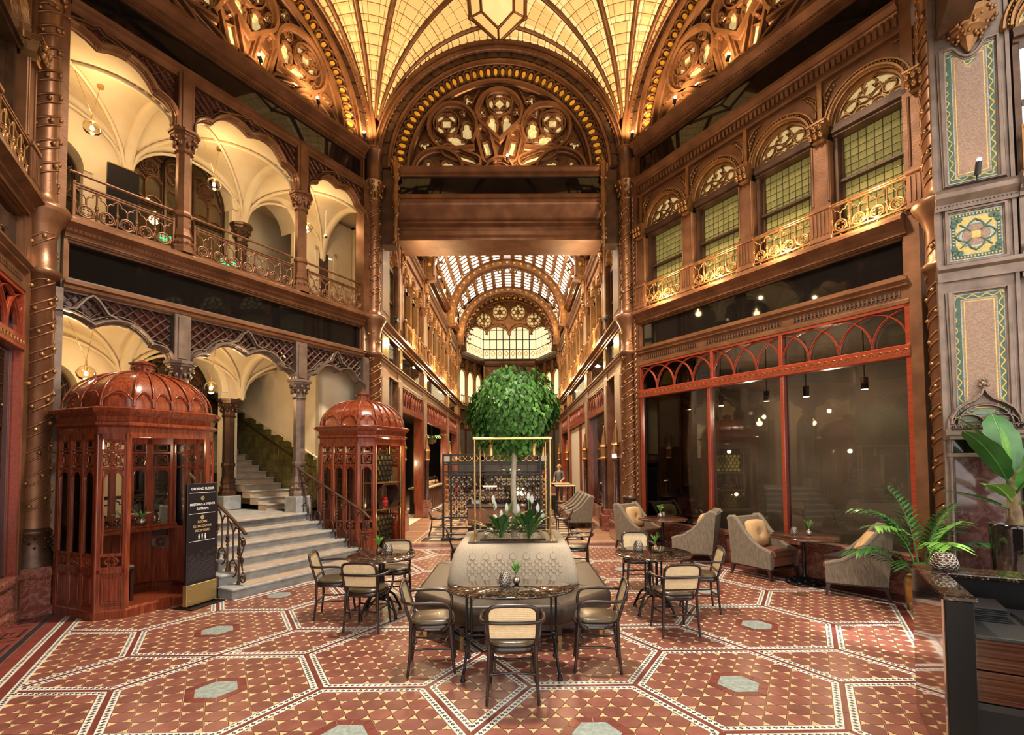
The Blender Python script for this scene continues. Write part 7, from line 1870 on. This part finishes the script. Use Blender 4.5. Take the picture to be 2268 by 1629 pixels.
# ------------------------------------------------------------ directory sign
sg = thing('directory_sign', 'black ground floor directory sign on a brass foot in front of the large kiosk', 'sign', T(-4.37, 7.13, .004, rad(74)))
MB().box(-.235, .235, -.02, .02, .30, 1.675, .004).build('black_board', MT['blackpl'], sg)
MB().box(-.24, .24, -.035, .035, .03, .31, .004).build('brass_base', MT['brasspl'], sg); MB().box(-.27, .27, -.16, .16, 0, .014, .004).build('foot_plate', MT['iron'], sg)
b = MB()
for x in (-.19, .19):
    for z in (.09, .25): b.ball((x, -.036, z), .008, 8, 4)
b.build('screws', MT['silver'], sg)
def text(s, x, z, size, mm, root, y=-.0215, bold=.012):
    c = bpy.data.curves.new('lettering', 'FONT'); c.body = s; c.size = size; c.align_x = 'CENTER'; c.align_y = 'CENTER'; c.extrude = .0006; c.offset = bold*size*.6
    o = bpy.data.objects.new('tmp', c); COL.objects.link(o); bpy.context.view_layer.update()
    me = bpy.data.meshes.new_from_object(o.evaluated_get(bpy.context.evaluated_depsgraph_get())); bpy.data.objects.remove(o)
    me.materials.clear(); me.materials.append(MT[mm]); return put('lettering', me, root, T(x, y, z) @ Matrix.Rotation(pi/2, 4, 'X'))
for s, z, sz, mm in (('GROUND FLOOR', 1.60, .046, 'ink'), ('MEETINGS & EVENTS', 1.385, .043, 'ink'), ('ZAF\u00cdR SPA', 1.325, .043, 'ink'), ('ROOMS', 1.145, .043, 'inkgold'), ('CLUB LOUNGE', 1.085, .043, 'inkgold'), ('RECEPTION', 1.025, .043, 'inkgold')):
    text(s, 0, z, sz, mm, sg, bold=.03)
b = MB()
for z in (1.545, 1.26, .885): b.box(-.205, .205, -.0215, -.0205, z-.003, z+.003)
b.build('rules', MT['ink'], sg)
b = MB(); b.prism(circ(0, 1.468, .028, 16), -.0215, -.0205); b.build('round_emblem', MT['inkgold'], sg); b = MB().rib(foil(0, 1.468, .018, 4, .5, 0, 4), .006, .001, -.0216, True).build('emblem_detail', MT['blackpl'], sg)
b = MB(); b.prism(circ(0, 1.205, .028, 16), -.0215, -.0205); b.build('round_emblem', MT['inkgold'], sg); MB().box(-.016, .016, -.0225, -.0216, 1.202, 1.208).build('emblem_detail', MT['blackpl'], sg)
b = MB()
for x, w in ((-.05, .014), (0, .010), (.05, .014)):
    b.prism(circ(x, .968, .010, 10), -.0215, -.0205); b.prism([(x-w, .955), (x+w, .955), (x+w*.6, .925), (x+w*.5, .905), (x-w*.5, .905), (x-w*.6, .925)], -.0215, -.0205)
b.build('restroom_pictograms', MT['ink'], sg)
b = MB(); hh = .036
for j in range(20):
    for i in range(13):
        x = -.205+i*hh*.95+(hh*.47 if j % 2 else 0); z = .36+j*hh*.56
        if abs(x) > .215 or random.random() < (j-11)/9: continue
        for a in (pi/2, pi/2+2*pi/3, pi/2+4*pi/3):
            ca, sa = cos(a), sin(a); o = [(.004, 0), (.010, .004), (.016, 0), (.010, -.004)]; b.add([(x+p*ca-q*sa, -.0212, z+p*sa+q*ca) for p, q in o], [(3, 2, 1, 0)])
b.build('printed_pattern', MT['inkgrey'], sg)
# ------------------------------------------------------------ reception desk at the lower right
RD = T(2.58, 3.10, 0, rad(-30)); rd = thing('reception_desk', 'black gloss reception desk with gold veined marble ledge at the right edge', 'desk', RD)
Z1 = 1.12
MB().box(0, .165, -.01, 1.06, Z1-.03, Z1, .006).box(.165, 2.2, .76, 1.06, Z1-.03, Z1, .006).build('marble_ledge', MT['blkmarb'], rd)
MB().box(.0, .012, .02, 1.04, .02, Z1-.03).build('polished_side', mat('polished_copper_lacquer', (.30, .20, .16), .06, .95), rd)
MB().box(.012, .15, .0, 1.04, .0, Z1-.03, .004).box(.15, 2.2, .80, 1.04, 0, Z1-.03).build('black_carcass', mat('black_lacquer', (.005, .0045, .0045), .35, spec=.2), rd)
MB().box(.15, 2.2, .02, .80, .875, .90, .006).build('granite_worktop', MT['granite'], rd)
for z0, z1 in ((.50, .68), (.69, .87)): dr_ = MB().box(.155, 1.1, .05, .10, z0, z1, .004).build('drawer', MT['ebony'], rd)
MB().box(.155, 1.1, .06, .78, .45, .49).box(.155, 2.2, .40, .44, 0, .5).build('lower_panel', MT['black'], rd)
b = MB().lathe([(.013, -.0), (.013, .008), (.004, .009)], 10).mesh('lock', MT['brass'])
put('lock', b, dr_, T(.40, .05, .775) @ Matrix.Rotation(pi/2, 4, 'X'))
ky = thing('drawer_key', 'small brass key ring and key hanging from the desk drawer lock', 'key', RD @ T(.40, .036, .775))
MB().tube([(.011*cos(a), -.004, -.020+.013*sin(a)) for a in [2*pi*i/12 for i in range(12)]], .0022, 5, True).tube([(0, .012, 0), (0, -.006, 0)], .003, 6).build('ring', MT['brass'], ky); MB().tube([(0, -.004, -.032), (.004, -.004, -.075)], .003, 5).box(.0, .012, -.006, -.002, -.075, -.066).build('key', MT['silver'], ky)
for i in range(7):
    mb_ = put('menu_folder', (MB().box(-.11, .11, -.15, .15, 0, .011, .002).mesh('menu_folder', MT['blackpl']) if i == 0 else mfm), None, RD @ T(.285, .52, .9005+.0125*i, rad(2*(i % 3)-2)))
    if i == 0: mfm = mb_.data
    tag(mb_, 'black menu folder in the desk stack, %s' % ('lowest of seven', 'second from the bottom', 'third from the bottom', 'middle one', 'third from the top', 'second from the top', 'topmost of seven')[i], 'menu', 'menu folders in the stack')
for i in range(3):
    mb_ = MB().box(-.34, .34, -.17, .17, 0, .008, .002).build('menu_board', MT['blackpl'], None, RD @ T(.80, .50+.02*i, .9005+.009*i, rad(3*i-2))); tag(mb_, 'large thin black menu board on the desk, %s of three' % ('lowest', 'middle', 'topmost')[i], 'menu', 'menu boards on the desk')
votive(3.20, 3.76, Z1+.001, 1.0, 'large silver honeycomb votive holder on the marble ledge of the reception desk'); bpy.data.objects[[o.name for o in bpy.data.objects if o.name.startswith('votive_holder')][-1]].matrix_basis = T(3.19, 3.80, Z1+.001, 0, 1) @ Matrix.Diagonal((1.5, 1.5, .95, 1))
# ------------------------------------------------------------ palm in brass pot, banana in black pot
pp = thing('kentia_palm', 'kentia palm in a brass pot between the shopfront and the reception desk', 'plant', T(5.12, 6.45, .004))
MB().lathe([(.13, 0), (.15, .02), (.19, .25), (.185, .40), (.165, .46), (.16, .45), (.165, .40)], 20).build('brass_pot', MT['brass'], pp); MB().lathe([(.16, .42), (.001, .43)], 16, cap=False).build('soil', MT['brownstem'], pp)
random.seed(8)
def frond(root, q, L, lean, droop, n=14, lw=.026, ll=.33):
    pts = []; p = Vector((.03*cos(q), .03*sin(q), .42)); a = lean
    for i in range(13):
        pts.append(p.copy()); a2 = lean+droop*(i/12)**2; p = p+Vector((sin(a2)*cos(q), sin(a2)*sin(q), cos(a2)))*L/12
    b = MB().tube(pts, [.009-.006*i/12 for i in range(13)], 5)
    for k in range(n):
        t = .38+.62*k/(n-1); i = min(int(t*12), 11); P_ = pts[i].lerp(pts[i+1], t*12-i); d = (pts[i+1]-pts[i]).normalized(); sd = d.cross(Vector((0, 0, 1))).normalized()
        for s in (-1, 1):
            l = ll*(1-.45*abs(t-.62)/.5); v = (d*.75+sd*s*.9).normalized(); e = P_+v*l*.6+Vector((0, 0, -.02)); f = P_+v*l+Vector((0, 0, -.28*l)); wv = v.cross(Vector((0, 0, 1))).normalized()*lw*.9
            b.add([P_, P_+v*l*.3+wv, P_+v*l*.3-wv+Vector((0, 0, .006)), e+wv*.8, e-wv*.8, f], [(0, 2, 1), (1, 2, 4, 3), (3, 4, 5)], True)
    b.build('frond', MT['leaf2'] if random.random() < .6 else MT['leaf3'], root)
for q, L, le, dr in ((2.7, 1.05, .22, 1.5), (3.4, .95, .35, 1.5), (2.1, .9, .25, 1.1), (1.2, .85, .3, 1.2), (.3, .9, .4, 1.3), (5.4, .8, .5, 1.4), (4.4, .9, .55, 1.4), (3.0, .75, .65, 1.5), (5.9, .75, .2, 1.0), (4.9, .95, .12, .9), (3.9, .6, .8, 1.2), (2.4, .7, .9, 1.0), (1.7, 1.1, .1, .9)): frond(pp, q, L*1.12, le, dr)
bn = thing('banana_plant', 'banana plant with broad bright leaves in a tall black glazed pot at the right', 'plant', T(5.62, 5.72, .004))
MB().lathe([(.17, 0), (.19, .02), (.225, 1.16), (.225, 1.20), (.205, 1.20), (.20, 1.14)], 24).build('glazed_pot', MT['blkpot'], bn); MB().lathe([(.2, 1.14), (.001, 1.15)], 16, cap=False).build('soil', MT['brownstem'], bn)
MB().tube(smooth([(0, 0, 1.1), (.01, 0, 1.3), (-.02, 0, 1.6), (0, 0, 1.8)], 4), [.085, .08, .075, .07, .066, .06, .055, .05, .045, .04, .035, .03, .028], 10).build('sheathed_stem', MT['brownstem'], bn)
def banana(q, z, L, w, lean, droop, mm):
    b = MB(); p = Vector((0, 0, z)); n = 12; pts = []
    for i in range(n+1): pts.append(p.copy()); a2 = lean+droop*(i/n)**1.5; p = p+Vector((sin(a2)*cos(q), sin(a2)*sin(q), cos(a2)))*L/n
    sd = Vector((-sin(q), cos(q), 0)); vs = []
    for i, p in enumerate(pts):
        t = i/n; ww = .012 if t < .22 else w*min(1, sin(pi*min(1, (t-.2)/.8*.93+.07))**.55)*(1+.08*sin(i*2.7))
        for u in (-1, -.5, 0, .5, 1): vs.append(p+sd*ww*u+Vector((0, 0, ww*.35*abs(u)-.25*ww*u*u)))
    b.add(vs, [(i*5+j, i*5+j+1, i*5+j+6, i*5+j+5) for i in range(n) for j in range(4)], True); b.tube(pts, [.016-.011*i/n for i in range(n+1)], 6); b.build('leaf', MT[mm], bn)
for a in ((3.25, 1.55, .78, .125, .45, .75, 'leaf2'), (2.5, 1.6, .80, .12, .25, .75, 'leaf3'), (3.6, 1.42, .60, .085, .95, .8, 'leaf3'), (3.0, 1.35, .62, .075, 1.15, .35, 'leaf2'), (1.2, 1.6, .8, .13, .25, .5, 'leaf2'), (5.4, 1.55, .75, .13, .5, .8, 'leaf3'), (4.6, 1.5, .65, .12, .7, .9, 'leaf2'), (.4, 1.5, .8, .13, .6, .9, 'leaf3'), (2.0, 1.7, .5, .07, .08, .2, 'leaf3'), (5.0, 1.4, .55, .09, 1.1, .6, 'leaf3')): banana(a[0], a[1], a[2]*1.22, a[3]*1.35, *a[4:])
# ------------------------------------------------------------ the far side of the court (behind the camera) closes above the openings
WB = T(CX0+A/2, CY0-S*A, 0, pi)
for M_, nm in ((WB, 'wall_back'), (WRN, 'wall_right_near'), (WLN, 'wall_left_gable')):
    w = struct(nm, M_); b = MB(); spandrel(b, arc(A/2, LZ, 3.0, pi, 0, 24), -.1, A+.1, 13.4, .12, .3); b.prism([(A/2+p[0], LZ+p[1]) for p in arc(0, 0, 3.0, 0, pi, 24)], .28, .32)
    if nm != 'wall_left_gable': b.box(-.1, A+.1, .0, .3, 7.5, 9.3); b.box(-.1, .5, 0, .3, 0, 7.6) if nm == 'wall_back' else None; b.box(A-.5, A+.1, 0, .3, 0, 7.6)
    b.build('wall_plate', MT['bronze_dk'], w)
# hall wall returns beside the portal
b = MB().box(XL-.6, XL-.02, 12.3, 12.9, 0, 9.6).box(XR+.02, XR+.6, 12.3, 12.9, 0, 9.6); b.build('returns', MT['bronze'], struct('wall_hall_returns'))
# ------------------------------------------------------------ lattice screen, host desk and other hall furniture
sc_ = thing('lattice_screen', 'dark metal screen of cube pattern lattice with pale panes standing in the portal', 'screen', T(-.50, 12.75, .004))
hw = 1.31
b = MB()
for x in (-hw, -hw+.19, hw-.19, hw): b.box(x-.022, x+.022, -.03, .03, .0, 2.14, .004)
for z in (.04, .30, .56, 1.62, 1.70, 1.88, 1.93, 2.12): b.box(-hw, hw, -.025, .025, z-.018, z+.018, .003)
b.box(-hw-.05, hw+.05, -.10, .10, 0, .06)
b.build('frame', MT['black'], sc_)
b = MB(); pz = MB(); s = .105; random.seed(2)
for j in range(-1, 13):
    for i in range(-1, 20):
        x = -hw+.2+i*s*sqrt(3)*.72+(s*sqrt(3)*.36 if j % 2 else 0); z = .58+j*s*1.08; r = s*.72
        if not (-hw+.18 < x < hw-.18 and .56 < z < 1.62): continue
        v = [(x+r*cos(pi/6+pi/3*k), z+r*sin(pi/6+pi/3*k)) for k in range(6)]
        b.rib(v, .014, .02, .0, True)
        for k in (1, 3, 5): b.rib([(x, z), v[k]], .014, .02, 0)
        for k in (1, 3, 5):
            if random.random() < .45 and z > .95: o = [(x, z), v[k], v[(k+1) % 6], v[(k+2) % 6]]; pz.prism([(p*.86+x*.14+(v[(k+1) % 6][0]-x)*.05, q*.86+z*.14+(v[(k+1) % 6][1]-z)*.05) for p, q in o], .004, .010)
b.build('cube_lattice', MT['black'], sc_)['kind'] = 'stuff'; pz.build('pale_panes', MT['linen'], sc_)['kind'] = 'stuff'
b = MB()
for i in range(13): b.rib([(-1.02+i*.17+.075*cos(pi/3*k), 2.025+.075*sin(pi/3*k)) for k in range(6)], .016, .02, 0, True)
for j in range(8):
    for sg in (-1, 1): b.rib([(sg*(hw-.095)+.065*cos(pi/3*k), .66+j*.13+.065*sin(pi/3*k)) for k in range(6)], .014, .02, 0, True)
for i in range(7): b.rib([(-1.0+i*.33+.11*cos(pi/3*k), .43+.11*sin(pi/3*k)) for k in range(6)], .016, .02, 0, True)
b.build('hexagon_chain', MT['brass'], sc_); MB().box(-hw+.2, hw-.2, -.005, .005, 1.72, 1.87).build('ribbed_glass', MT['clear'], sc_)
MB().box(-hw+.02, -hw+.17, -.01, .01, 1.95, 2.11).box(hw-.17, hw-.02, -.01, .01, 1.95, 2.11).build('corner_plates', MT['linen'], sc_)
hd_ = thing('host_desk', 'russet leather fronted host desk on dark legs in front of the lattice screen', 'desk', T(-.45, 11.95, .004))
MB().box(-.66, .66, -.25, .25, .52, .90, .015).build('leather_case', MT['brownlea'], hd_); MB().box(-.69, .69, -.28, .28, .90, .925, .006).build('top', MT['dkwood'], hd_)
for x in (-.5, .5): MB().box(x-.03, x+.03, -.03, .03, .03, .52).box(x-.2, x+.2, -.16, .16, 0, .03).build('leg', MT['black'], hd_)
b = MB()
for i in range(28): b.ball((-.64+1.28*i/27, -.255, .88), .008, 5, 3); b.ball((-.64+1.28*i/27, -.255, .545), .008, 5, 3)
b.build('nail_heads', MT['brass'], hd_)
ps = thing('payment_terminal', 'dark payment terminal on the left of the host desk', 'terminal', T(-.92, 11.86, .93, rad(8))); b = MB(); b.prism([(-.08, 0), (.1, 0), (.1, .16), (.06, .17), (-.08, .05)], -.11, .11, 'x'); b.build('body', mat('blue_black_plastic', (.02, .03, .05), .35), ps); MB().box(-.08, .08, .02, .03, .08, .20).build('screen', MT['blkglass'], ps)
dl = thing('desk_lamp', 'brass bar lamp lit on the host desk', 'lamp', T(-.62, 12.2, .93)); MB().tube([(0, 0, 0), (0, 0, .42)], .008, 6).lathe([(.06, 0), (.06, .012)], 12).box(-.18, .18, -.03, .03, .42, .45, .005).build('lamp_body', MT['brass'], dl); MB().box(-.16, .16, -.02, .02, .414, .419).build('light_strip', MT['bulb'], dl)
tl_ = thing('table_lamp', 'glowing cream table lamp seen through the lattice screen', 'lamp', T(.15, 13.9, .9)); MB().lathe([(.12, .12), (.10, .32)], 14, cap=False).build('shade', mat('lit_shade', (.9, .75, .5), .8, emit=(1, .75, .42), es=2.2), tl_); MB().lathe([(.06, .006), (.02, .03), (.015, .25)], 10).build('stem', MT['brass'], tl_)
ct = thing('service_counter', 'dark service counter behind the lattice screen', 'counter', T(-.2, 14.1, .004)); MB().box(-1.1, 1.1, -.3, .3, .05, .86).build('body', MT['dkwood'], ct); MB().box(-1.15, 1.15, -.34, .34, .86, .90).build('top', MT['blkmarb'], ct)
bw_ = thing('fern_bowl', 'green fern in a broad green bowl seen above the lattice screen', 'plant', T(-.1, 14.15, .904)); MB().lathe([(.12, .0), (.30, .3), (.42, .55), (.40, .56), (.2, .5), (.001, .5)], 20, cap=False).build('bowl', MT['green'], bw_)
for k in range(16): blade(.55, .04, k*.8, .5+.05*(k % 5), 1.1, 'leaf2', bw_, 'leaf', .1)[0].location = (0, 0, .5)
# bentwood hoop chairs in the hall
def hoop_chair():
    c = thing('bentwood_chair', 'x', 'chair'); MB().lathe([(.19, .43), (.20, .435), (.20, .46), (.19, .47), (.001, .475)], 20, cap=False).build('seat', MT['bent'], c)
    MB().tube(smooth([(-.25, .14, .46), (-.27, .16, .60), (-.28, .0, .68), (-.24, -.18, .74), (0, -.25, .78), (.24, -.18, .74), (.28, 0, .68), (.27, .16, .60), (.25, .14, .46)], 4), .014, 7).tube(smooth([(-.16, -.14, .46), (-.15, -.21, .6), (0, -.24, .70), (.15, -.21, .6), (.16, -.14, .46)], 4), .012, 6).build('hoop_back', MT['bent'], c)
    for x, y, sp in ((-.14, .14, .05), (.14, .14, .05), (-.14, -.13, -.08), (.14, -.13, -.08)): MB().tube(smooth([(x, y, .44), (x*1.1, y+sp*.3, .2), (x*1.3, y+sp, 0)], 4), .013, 7).build('leg', MT['bent'], c)
    MB().tube([(.15*cos(a), .15*sin(a), .22) for a in [2*pi*i/16 for i in range(16)]], .009, 5, True).build('ring_stretcher', MT['bent'], c)
    return c
hc_ = hoop_chair(); hc_.matrix_basis = T(-2.10, 13.6, .004, rad(-80)); hc_['label'] = 'black bentwood hoop chair left of the lattice screen'
dup(hc_, T(1.22, 13.2, .004, rad(75)), 'black bentwood hoop chair right of the lattice screen')
# row of tub chairs and high tables along the right side of the hall
for i in range(4): 
    M = T(1.85, 15.0+.72*i, .004, rad(90)); o = dup(la, M, 'olive hall armchair in the row along the right shop window, '+('nearest the court', 'second from the court', 'third from the court', 'farthest from the court')[i], group='row of hall armchairs')
def high_table(x, y, label):
    t = thing('high_table', label, 'table', T(x, y, .004)); MB().box(-.36, .36, -.36, .36, 1.02, 1.06, .006).build('top', MT['buffband'], t)
    for sx in (-.3, .3):
        for sy in (-.3, .3): MB().box(sx-.02, sx+.02, sy-.02, sy+.02, 0, 1.02).build('leg', MT['black'], t)
    MB().box(-.3, .3, -.31, -.29, .25, .28).box(-.3, .3, .29, .31, .25, .28).build('foot_rail', MT['black'], t)
high_table(1.80, 18.6, 'square high table with pale top in the hall, the nearer one'); high_table(1.80, 20.4, 'square high table with pale top in the hall, the farther one')
def stool(x, y, label):
    s_ = thing('bar_stool', label, 'stool', T(x, y, .004), 'hall bar stools'); MB().box(-.2, .2, -.2, .2, .70, .77, .015).build('seat', MT['brownlea'], s_)
    MB().box(-.2, .2, .17, .2, .77, 1.0).build('backrest', MT['brownlea'], s_)
    for sx in (-.17, .17):
        for sy in (-.17, .17): MB().box(sx-.015, sx+.015, sy-.015, sy+.015, 0, .70).build('leg', MT['black'], s_)
for i, (x, y) in enumerate(((1.25, 18.3), (1.25, 18.9), (1.25, 20.1), (1.25, 20.7))): stool(x, y, 'dark bar stool at the hall high tables, %s from the court' % ('first second third fourth'.split()[i]))
# bar cabinet and pastry counter behind the left openings
cb = thing('bar_cabinet', 'black bar cabinet with lit glass shelves inside the first left opening of the hall', 'cabinet', T(XL-.75, 17.0, .004, rad(90)))
MB().box(-.9, .9, -.2, .25, 0, .95, .01).build('body', MT['dkwood'], cb)
b = MB()
for x in (-.85, .85): b.box(x-.02, x+.02, -.15, -.11, .95, 2.3); b.box(x-.02, x+.02, .18, .22, .95, 2.3)
for z in (1.3, 1.65, 2.0): b.box(-.87, .87, -.15, .22, z-.01, z+.01)
b.build('shelves', MT['brass'], cb); point('bar_shelf_light', (XL-.5, 16.6, 1.9), 14, (1, .7, .35), .1)
bt = MB().lathe([(.035, 0), (.037, .02), (.037, .15), (.014, .2), (.013, .27)], 8); bm1 = bt.mesh('bottle', MT['hexgold']); bm2 = bt.mesh('bottle', MT['copper']); gm_ = MB().lathe([(.03, 0), (.006, .01), (.006, .06), (.035, .09), (.038, .14)], 8, cap=False).mesh('goblet', MT['silver'])
n = 0
for r_, (z, me, cat_) in enumerate(((2.015, bm1, 'bottle'), (1.665, gm_, 'glass'), (1.315, bm2, 'bottle'))):
    for i in range(8):
        o = put('bottle' if cat_ == 'bottle' else 'goblet', me, None, T(XL-.75, 17.0, .004, rad(90)) @ T(-.75+.21*i, .02, z)); tag(o, {0: 'golden bottle on the top shelf of the bar cabinet', 1: 'glass on the middle shelf of the bar cabinet', 2: 'dark bottle on the lowest shelf of the bar cabinet'}[r_]+', '+('leftmost', 'second from the left', 'third from the left', 'left of the middle', 'right of the middle', 'third from the right', 'second from the right', 'rightmost')[i], cat_, ('golden bottles on the top shelf', 'glasses on the middle shelf', 'dark bottles on the lowest shelf')[r_])
pc_ = thing('pastry_counter', 'long dark pastry counter inside the second left opening of the hall', 'counter', T(XL-.35, 21.4, .004, rad(90))); MB().box(-2.2, 2.2, -.25, .35, 0, .92).build('body', MT['dkwood'], pc_); MB().box(-2.3, 2.3, -.32, .4, .92, .97).build('top', MT['buffband'], pc_)
b = MB()
for i in range(9): b.box(-2.2+i*.54-.02, -2.2+i*.54+.02, -.27, -.25, .05, .9)
b.build('ribs', MT['bronze'], pc_)
for i in range(5):
    o = thing('glass_dome', 'glass cake dome on the pastry counter, %s from the court' % ('first second third fourth fifth'.split()[i]), 'cake dome', T(XL-.35, 19.6+.85*i, .978), 'cake domes'); MB().lathe([(.16, .10), (.155, .22), (.10, .31), (.02, .34), (.02, .37), (.001, .38)], 14, cap=False).build('dome', MT['clear'], o); MB().lathe([(.10, 0), (.02, .02), (.02, .08), (.18, .09), (.18, .10)], 14).build('stand', MT['silver'], o); MB().lathe([(.12, .10), (.12, .17), (.001, .18)], 12, cap=False).build('cake', MT['tan'], o)
point('bar_shelf_light', (XL-.6, 20.6, 2.2), 20, (1, .72, .4), .1); point('bar_shelf_light', (XL-.6, 23.0, 2.2), 14, (1, .72, .4), .1)
hf_ = thing('hanging_fern', 'hanging green fern inside the second left opening of the hall', 'plant', T(XL+.15, 19.1, 2.65))
MB().lathe([(.05, -.02), (.16, .05), (.18, .14)], 12).tube([(0, 0, .14), (0, 0, .8)], .006, 4).build('basket', MT['brownstem'], hf_)
for k in range(24): blade(.75, .035, k*.77, .9+.05*(k % 4), 1.5, 'leaf3', hf_, 'frond', .05)[0].location = (0, 0, .12)
# wall lanterns on the hall piers by the court
for x, y, n_ in ((XR-.16, 12.62, 'right'),):
    o = thing('pier_lantern', 'small lit lantern box on the %s hall pier beside the spiral column' % n_, 'lamp', T(x, y, 2.02)); MB().box(-.05, .05, -.05, .05, 0, .10).build('lit_glass', MT['daypane'], o); MB().lathe([(.09, .10), (.09, .13), (.03, .22), (.015, .5), (.001, .6)], 8, cap=False).lathe([(.09, -.03), (.09, 0)], 8).build('canopy', MT['bronze'], o)
for x, y, n_ in ((XL+.3, 12.75, 'left'), (XR-.3, 12.75, 'right')):
    o = thing('security_camera', 'black security camera on the hall ledge just past the portal, %s side' % n_, 'camera', T(x, y, 5.46)); MB().box(-.03, .03, -.03, .03, 0, .08).tube([(0, .1, .11), (.02, -.18, .09)], .055, 10).build('housing', MT['black'], o); MB().ball((.02, -.18, .09), .04, 8, 6).build('lens', MT['blkglass'], o)
# two visitors far down the hall
def skin(name, V, E, R, mm, root, lv=2):
    me = bpy.data.meshes.new(name); me.from_pydata(V, E, []); me.materials.append(MT[mm]); o = put(name, me, root)
    sk_ = o.modifiers.new('skin', 'SKIN')
    for i, r in enumerate(R): me.skin_vertices[0].data[i].radius = (r, r)
    me.skin_vertices[0].data[0].use_root = True
    m_ = o.modifiers.new('smooth', 'SUBSURF'); m_.levels = lv; m_.render_levels = lv
    for p in me.polygons: p.use_smooth = True
    return o
MT['skin'] = mat('skin_tone', (.55, .33, .22), .55); MT['hair'] = mat('fair_hair', (.35, .22, .10), .6); MT['hair2'] = mat('dark_hair', (.04, .025, .015), .6); MT['greycloth'] = mat('grey_cloth', (.11, .11, .12), .9); MT['redcloth'] = mat('red_cloth', (.45, .05, .04), .85); MT['dkcloth'] = mat('dark_cloth', (.02, .02, .025), .9)
def person(x, y, rz, label, shirt, hair, bend):
    p = thing('person', label, 'person', T(x, y, .004, rz))
    V = [(0, 0, .95), (0, .0, 1.12), (0, .01, 1.30), (0, .0, 1.44), (0, .01, 1.52), (0, .02, 1.60), (0, .02, 1.72)]; E = [(0, 1), (1, 2), (2, 3), (3, 4), (4, 5), (5, 6)]; R = [.125, .115, .13, .09, .045, .075, .085]
    for s in (-1, 1):
        o = len(V); V += [(s*.17, 0, 1.42), (s*.24, .02, 1.14), (s*.20, bend, .98+.1*(bend > .1)), (s*.18, bend+.05, .95+.12*(bend > .1))]; E += [(3, o), (o, o+1), (o+1, o+2), (o+2, o+3)]; R += [.06, .042, .032, .030]
        o = len(V); V += [(s*.09, 0, .88), (s*.10, .02, .48), (s*.10, -.01, .08), (s*.11, .10, .04)]; E += [(0, o), (o, o+1), (o+1, o+2), (o+2, o+3)]; R += [.085, .058, .040, .035]
    skin('body', V, E, R, 'skin', p)
    skin('shirt', [(0, 0, .92), (0, 0, 1.12), (0, .01, 1.30), (0, 0, 1.44), (-.17, 0, 1.42), (-.235, .02, 1.18), (.17, 0, 1.42), (.235, .02, 1.18)], [(0, 1), (1, 2), (2, 3), (3, 4), (4, 5), (3, 6), (6, 7)], [.145, .13, .142, .10, .07, .055, .07, .055], shirt, p)
    skin('trousers', [(0, 0, .93)]+[q for s in (-1, 1) for q in ((s*.09, 0, .86), (s*.10, .02, .48), (s*.10, -.01, .10))], [(0, 1), (1, 2), (2, 3), (0, 4), (4, 5), (5, 6)], [.13, .10, .072, .055, .10, .072, .055], 'dkcloth', p)
    b = MB().ball((0, -.005, 1.69), .108, 12, 8, 1.05); b.build('hair', MT[hair], p)
    b = MB(); b.ball((0, .115, 1.655), .018, 6, 4)
    for s in (-1, 1): b.ball((s*.095, .02, 1.66), .022, 6, 4, 1.4)
    b.build('nose_and_ears', MT['skin'], p); b = MB()
    for s in (-1, 1): b.ball((s*.035, .10, 1.685), .010, 6, 4)
    b.build('eyes', MT['black'], p)
    for s in (-1, 1):
        b = MB(); hx, hy, hz = s*.18, bend+.07, .945+.12*(bend > .1); b.tube([(hx, hy-.02, hz+.02), (hx, hy+.04, hz-.03)], [.026, .034], 8, flat=.55)
        for k in range(4): b.tube(smooth([(hx+(k-1.5)*.016, hy+.04, hz-.03), (hx+(k-1.5)*.017, hy+.065, hz-.06), (hx+(k-1.5)*.017, hy+.06, hz-.09+.008*abs(k-1.5))], 2), .0085, 5)
        b.tube(smooth([(hx-s*.03, hy, hz), (hx-s*.045, hy+.03, hz-.03), (hx-s*.038, hy+.05, hz-.055)], 2), .010, 5); b.build('hand', MT['skin'], p)
person(2.02, 23.6, rad(155), 'person in a grey top and dark trousers standing at the far right of the hall', 'greycloth', 'hair', .12)
person(1.55, 25.6, rad(30), 'person in a red top farther down the hall, partly hidden', 'redcloth', 'hair2', .02)
